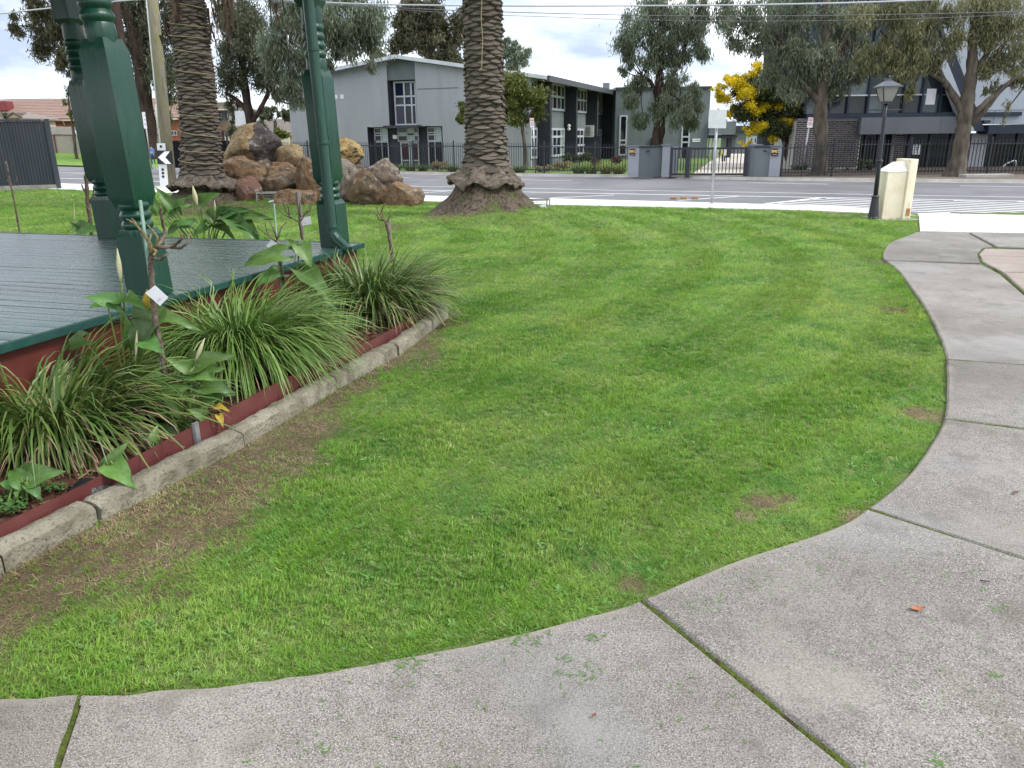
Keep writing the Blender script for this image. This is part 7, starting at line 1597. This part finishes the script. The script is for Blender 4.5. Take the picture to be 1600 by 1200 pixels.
for m in (mat('blue_jacket', [(.06, .16, .38), (.10, .22, .46)], rough=.8, scale=6), mat('navy_trousers', [(.02, .04, .10), (.03, .06, .14)], rough=.85), mat('skin', [(.36, .20, .13), (.42, .24, .16)], rough=.6)): me2.materials.append(m)
for p in me2.polygons:
    z = p.center.z/k; p.material_index = 2 if z > 1.36 or (z < .93 and abs(p.center.x) > .14*k and z > .78) else (0 if z > .84 else 1); p.use_smooth = True
mb = MB(); mb.lathe([(.05*k, 1.66*k), (.10*k, 1.62*k), (.115*k, 1.55*k), (.10*k, 1.48*k)][::-1], (b[0], b[1]+.015, ZV), 12); mb.build('hair', mat('dark_hair', [(.02, .014, .01), (.035, .025, .018)], rough=.7), pe, smooth=True)
mb = MB(); mb.obox((b[0]-.0, b[1]-.145*k, ZV+1.05*k), (.14*k, 0, 0), (0, .004, 0), (0, 0, .02)); mb.build('jacket_stripe', M_signwhite, pe)

# ================================================================== GRASS
tcol = bpy.data.collections.new('grass_tufts')
def tuft(name, nb, L0, L1, wd, lean, m, seed, rad=.022):
    rg = np.random.default_rng(seed); v = []; f = []
    for _ in range(nb):
        az = rg.random()*6.283; r = rad*math.sqrt(rg.random()); a2 = rg.random()*6.283; d = np.array([math.cos(a2), math.sin(a2), 0]); s = np.array([-d[1], d[0], 0])*wd*rg.uniform(.6, 1.1)
        p = np.array([r*math.cos(az), r*math.sin(az), -.004]); L_ = rg.uniform(L0, L1); el = math.pi/2-rg.uniform(*lean); q = p+(d*math.cos(el)+[0, 0, math.sin(el)])*L_*.5; el -= rg.uniform(.2, .9); e_ = q+(d*math.cos(el)+[0, 0, math.sin(el)])*L_*.5; e_[2] = max(e_[2], .002)
        b = len(v); v += [p-s, p+s, q+s*.8, q-s*.8, e_]; f += [(b, b+1, b+2, b+3), (b+3, b+2, b+4)]
    me = bpy.data.meshes.new(name); me.from_pydata([tuple(x) for x in v], [], f); me.materials.append(m); o = bpy.data.objects.new(name, me); tcol.objects.link(o)
for k in range(4): tuft('tuft_%02d' % k, 13, .022, .046, .0017, (.1, 1.15), M_blade, 50+k)
tuft('tuft_04', 9, .030, .058, .0019, (.1, .9), M_blade, 60); tuft('tuft_05', 10, .022, .050, .0018, (.2, 1.1), M_blade2, 61)
def broad(name, n, size, m, seed, flat):
    rg = np.random.default_rng(seed); v = []; f = []
    for k in range(n):
        a = k*6.283/n+rg.normal(0, .3); d = np.array([math.cos(a), math.sin(a), flat+rg.normal(0, .12)]); s = np.array([-math.sin(a), math.cos(a), rg.normal(0, .2)]); L_ = size*rg.uniform(.6, 1.2); b = len(v); c = np.array([rg.normal(0, size*.12), rg.normal(0, size*.12), .012])
        v += [c, c+d*L_*.45-s*L_*.16, c+d*L_*.8-s*L_*.13, c+d*L_+[0, 0, -.1*L_], c+d*L_*.8+s*L_*.13, c+d*L_*.45+s*L_*.16]; f.append((b, b+1, b+2, b+3, b+4, b+5))
    me = bpy.data.meshes.new(name); me.from_pydata([tuple(map(float, x)) for x in v], [], f); me.materials.append(m); o = bpy.data.objects.new(name, me); tcol.objects.link(o)
broad('tuft_06', 6, .034, M_weed, 70, .3); broad('tuft_07', 7, .022, M_weed, 71, .45)
for k in range(2): tuft('tuft_%02d' % (8+k), 11, .018, .048, .0014, (.9, 1.5), M_dry, 80+k, .04)
pts = []; rot = []; scl = []; idn = []
LP = np.array(LAWN_POLY)
KERB_FAR = [tuple(p) for p in KERB_ALL]; BEDPOLY = KERB_FAR + [(-9, 9), (-9, 0), (KERB_FAR[0][0]-2, KERB_FAR[0][1])]
EDGE_F = resample(EDGE_W, 420)
def add_zone(x0, x1, y0, y1, dens, s0, s1):
    n = int((x1-x0)*(y1-y0)*dens); X = rng.uniform(x0, x1, n); Y_ = rng.uniform(y0, y1, n)
    ok = (np.abs(X) < Y_*.80+1.2) & in_poly_v(X, Y_, LAWN_POLY) & ~in_poly_v(X, Y_, BEDPOLY)
    rx, ry = X-KC[0], Y_-KC[1]
    ok &= ~((Y_ > 6) & (Y_ < 13) & (rx*DB[0]+ry*DB[1] > -.1) & (-(rx*DA[0]+ry*DA[1]) < .9) & (X < -1.3))
    X = X[ok]; Y_ = Y_[ok]
    if y0 < 8:      # a bare soil gap along the slabs
        de = np.min(np.hypot(X[:, None]-EDGE_F[None, ::1, 0], Y_[:, None]-EDGE_F[None, ::1, 1]), axis=1) if len(X) < 400000 else 1
        gap = np.array([.026+.030*mnoise.noise(Vector((x*3.1, y*3.1, 6)))+.012*mnoise.noise(Vector((x*11, y*11, 6))) for x, y in zip(X, Y_)]); k_ = de > gap; X = X[k_]; Y_ = Y_[k_]
    n = len(X); U = rng.random((n, 6)); D_ = dirt_vec(X, Y_)
    for i in range(n):
        x, y, dt = float(X[i]), float(Y_[i]), D_[i]
        s = s0+(s1-s0)*U[i, 1]; patch = mnoise.noise(Vector((x*1.7, y*1.7, 7)))*.5+mnoise.noise(Vector((x*.5, y*.5, 2)))*.5
        s *= 1+.35*patch; s *= 1.10 if (x*.94-y*.34) % 1.1 < .55 else .92
        if dt > .05:
            if U[i, 2] < dt*.86:
                if U[i, 3] < .80: k = 8 if U[i, 0] < .5 else 9
                else: continue
            else: k = int(U[i, 0]*4); s *= .8
        elif U[i, 2] < .02+.05*(patch > .15): k = 6 if U[i, 0] < .2 else 7
        elif U[i, 2] > .945: k = 8
        else: k = int(U[i, 0]*6)
        idn.append(k); pts.append((x, y, lawn_z(x, y))); rot.append(U[i, 4]*6.283); scl.append(s)
add_zone(-3.2, 4.6, 1.7, 3.6, 4000, .55, .98)
add_zone(-3.0, 5.2, 3.6, 5.6, 2700, .62, 1.05)
add_zone(-3.0, 6.5, 5.6, 8.6, 1500, .72, 1.15)
add_zone(-11, 8.0, 8.6, 13, 640, .9, 1.4)
add_zone(-15, 9.0, 13, 21.5, 270, 1.15, 1.8)
add_zone(-24, -6, 19, 30, 60, 1.8, 2.6)
# mowing lay: blades lean alternately in curved bands
PT = np.array(pts); RZ = np.array(rot); RAD = np.hypot(PT[:, 0]+7, PT[:, 1]-13); sgn = np.where((RAD % 1.2) < .6, 1.0, -1.0)
ax_ = np.stack([-(PT[:, 1]-13), PT[:, 0]+7], 1); ax_ /= np.linalg.norm(ax_, axis=1)[:, None]      # lean along the ring
tl = sgn*.32; kx, ky = -ax_[:, 1], ax_[:, 0]; ct, st = np.cos(tl), np.sin(tl); cz_, sz_ = np.cos(RZ), np.sin(RZ)
A00 = ct+kx*kx*(1-ct); A01 = kx*ky*(1-ct); A10 = A01; A11 = ct+ky*ky*(1-ct); A20 = -ky*st; A21 = kx*st
R00 = A00*cz_+A01*sz_; R10 = A10*cz_+A11*sz_; R20 = A20*cz_+A21*sz_; R21 = -A20*sz_+A21*cz_; R22 = ct
rot = np.stack([np.arctan2(R21, R22), -np.arcsin(np.clip(R20, -1, 1)), np.arctan2(R10, R00)], 1)
gm = bpy.data.meshes.new('grass'); gm.vertices.add(len(pts)); gm.vertices.foreach_set('co', np.array(pts, np.float32).ravel())
a = gm.attributes.new('rot', 'FLOAT_VECTOR', 'POINT'); a.data.foreach_set('vector', np.array(rot, np.float32).ravel())
a = gm.attributes.new('scl', 'FLOAT', 'POINT'); a.data.foreach_set('value', np.array(scl, np.float32))
a = gm.attributes.new('idn', 'INT', 'POINT'); a.data.foreach_set('value', np.array(idn, np.int32))
go = bpy.data.objects.new('grass', gm); COL.objects.link(go); tag(go, 'mown green grass covering the lawn', 'grass', kind='stuff')
ng = bpy.data.node_groups.new('grass_scatter', 'GeometryNodeTree'); ng.interface.new_socket('Geometry', in_out='INPUT', socket_type='NodeSocketGeometry'); ng.interface.new_socket('Geometry', in_out='OUTPUT', socket_type='NodeSocketGeometry')
gi = ng.nodes.new('NodeGroupInput'); gout = ng.nodes.new('NodeGroupOutput'); iop = ng.nodes.new('GeometryNodeInstanceOnPoints'); ci = ng.nodes.new('GeometryNodeCollectionInfo')
ci.inputs['Collection'].default_value = tcol; ci.inputs['Separate Children'].default_value = True; ci.inputs['Reset Children'].default_value = True; iop.inputs['Pick Instance'].default_value = True
def na(nm, ty):
    n = ng.nodes.new('GeometryNodeInputNamedAttribute'); n.data_type = ty; n.inputs['Name'].default_value = nm; return n.outputs['Attribute']
ng.links.new(gi.outputs[0], iop.inputs['Points']); ng.links.new(ci.outputs[0], iop.inputs['Instance']); ng.links.new(na('idn', 'INT'), iop.inputs['Instance Index']); ng.links.new(na('rot', 'FLOAT_VECTOR'), iop.inputs['Rotation']); ng.links.new(na('scl', 'FLOAT'), iop.inputs['Scale']); ng.links.new(iop.outputs[0], gout.inputs[0])
go.modifiers.new('scatter', 'NODES').node_group = ng
# ================================================================== BITS ON THE PATH
cv = []; cf = []
for (u, v, sp, n) in ((925, 995, 9, 18), (885, 1030, 9, 8), (1110, 940, 16, 12), (1100, 945, 30, 14), (1075, 1070, 14, 6), (500, 1165, 16, 9), (905, 1050, 20, 30), (1180, 905, 30, 40), (1260, 880, 30, 30), (1560, 950, 6, 14), (1470, 1190, 8, 14), (1555, 1055, 5, 12), (700, 1080, 160, 60), (1300, 1000, 200, 70), (1420, 850, 80, 40), (640, 1035, 25, 50), (820, 995, 20, 50)):
    for _ in range(n):
        q = G(u+rng.normal(0, sp), v+rng.normal(0, sp*.5), .003)
        if in_poly((q[0], q[1]), LAWN_POLY): continue
        a = rng.random()*6.28; L_ = rng.uniform(.004, .014); d = np.array([math.cos(a)*L_, math.sin(a)*L_, rng.uniform(0, .003)]); s = np.array([-math.sin(a), math.cos(a), 0])*rng.uniform(.0008, .002); b = len(cv); cv += [q-d-s, q-d+s, q+d+s, q+d-s]; cf.append((b, b+1, b+2, b+3))
o = fast('grass_clippings', cv, cf, mat('cut_grass', [(.06, .16, .02), (.12, .24, .04)], rough=.7, scale=30)); tag(o, 'scattered green grass clippings on the concrete path', 'clippings', kind='stuff')
def fallen(label, u, v, L_, wd, col, rotz, curl=.35):
    q = G(u, v, .0); mb = MB(); K_ = 7
    for i in range(K_):
        s = i/(K_-1)*2-1; h = (1-abs(s)**1.5)*wd*(1+.25*math.sin(i*2.3)); 
        for e_ in (-1, 0, 1): x, y = s*L_, e_*h; mb.v.append((q[0]+x*math.cos(rotz)-y*math.sin(rotz), q[1]+x*math.sin(rotz)+y*math.cos(rotz), .006+curl*L_*s*s*.5+.004*abs(e_)))
    for i in range(K_-1):
        for j in (0, 1): mb.f.append((3*i+j, 3*i+3+j, 3*i+4+j, 3*i+1+j)); mb.m.append(0)
    tag(mb.build('fallen_leaf', mat('fallen_'+label[:6], [col, tuple(c*1.4 for c in col)], rough=.8, scale=40), smooth=True), label, 'leaf', 'fallen leaves on the path')
fallen('orange brown curled leaf lying on the concrete path', 1432, 954, .030, .014, (.30, .12, .06), .1)
fallen('small dark leaf near the right edge of the path', 1586, 772, .018, .010, (.12, .06, .04), .4)
fallen('thin dark twig leaf right of the orange leaf', 1538, 911, .016, .004, (.06, .05, .045), -.3)
fallen('tiny brown leaf scrap near the lower path edge', 928, 1121, .009, .006, (.14, .07, .04), .8)
# dry straws lying on the bare strip
cv = []; cf = []; va = []
for _ in range(900):
    i = rng.integers(10, 150); d = rng.uniform(.01, .62)*(1 if rng.random() < .8 else 1.25); q = dense[i]-dn[i]*d
    if dirtness(q[0], q[1]) < .3: continue
    a = rng.random()*6.28; L_ = rng.uniform(.008, .032); z = lawn_z(q[0], q[1])+.006+rng.random()*.012; c = np.array([q[0], q[1], z]); dd = np.array([math.cos(a)*L_, math.sin(a)*L_, rng.normal(0, .006)]); s = np.array([-math.sin(a), math.cos(a), 0])*rng.uniform(.0008, .0018); b = len(cv); cv += [c-dd-s, c-dd+s, c+dd+s, c+dd-s]; cf.append((b, b+1, b+2, b+3)); va += [rng.random()]*4
o = fast('straw_litter', cv, cf, M_dead, attr={'var': va}); tag(o, 'dry straw litter on the bare strip beside the kerb', 'litter', kind='stuff')
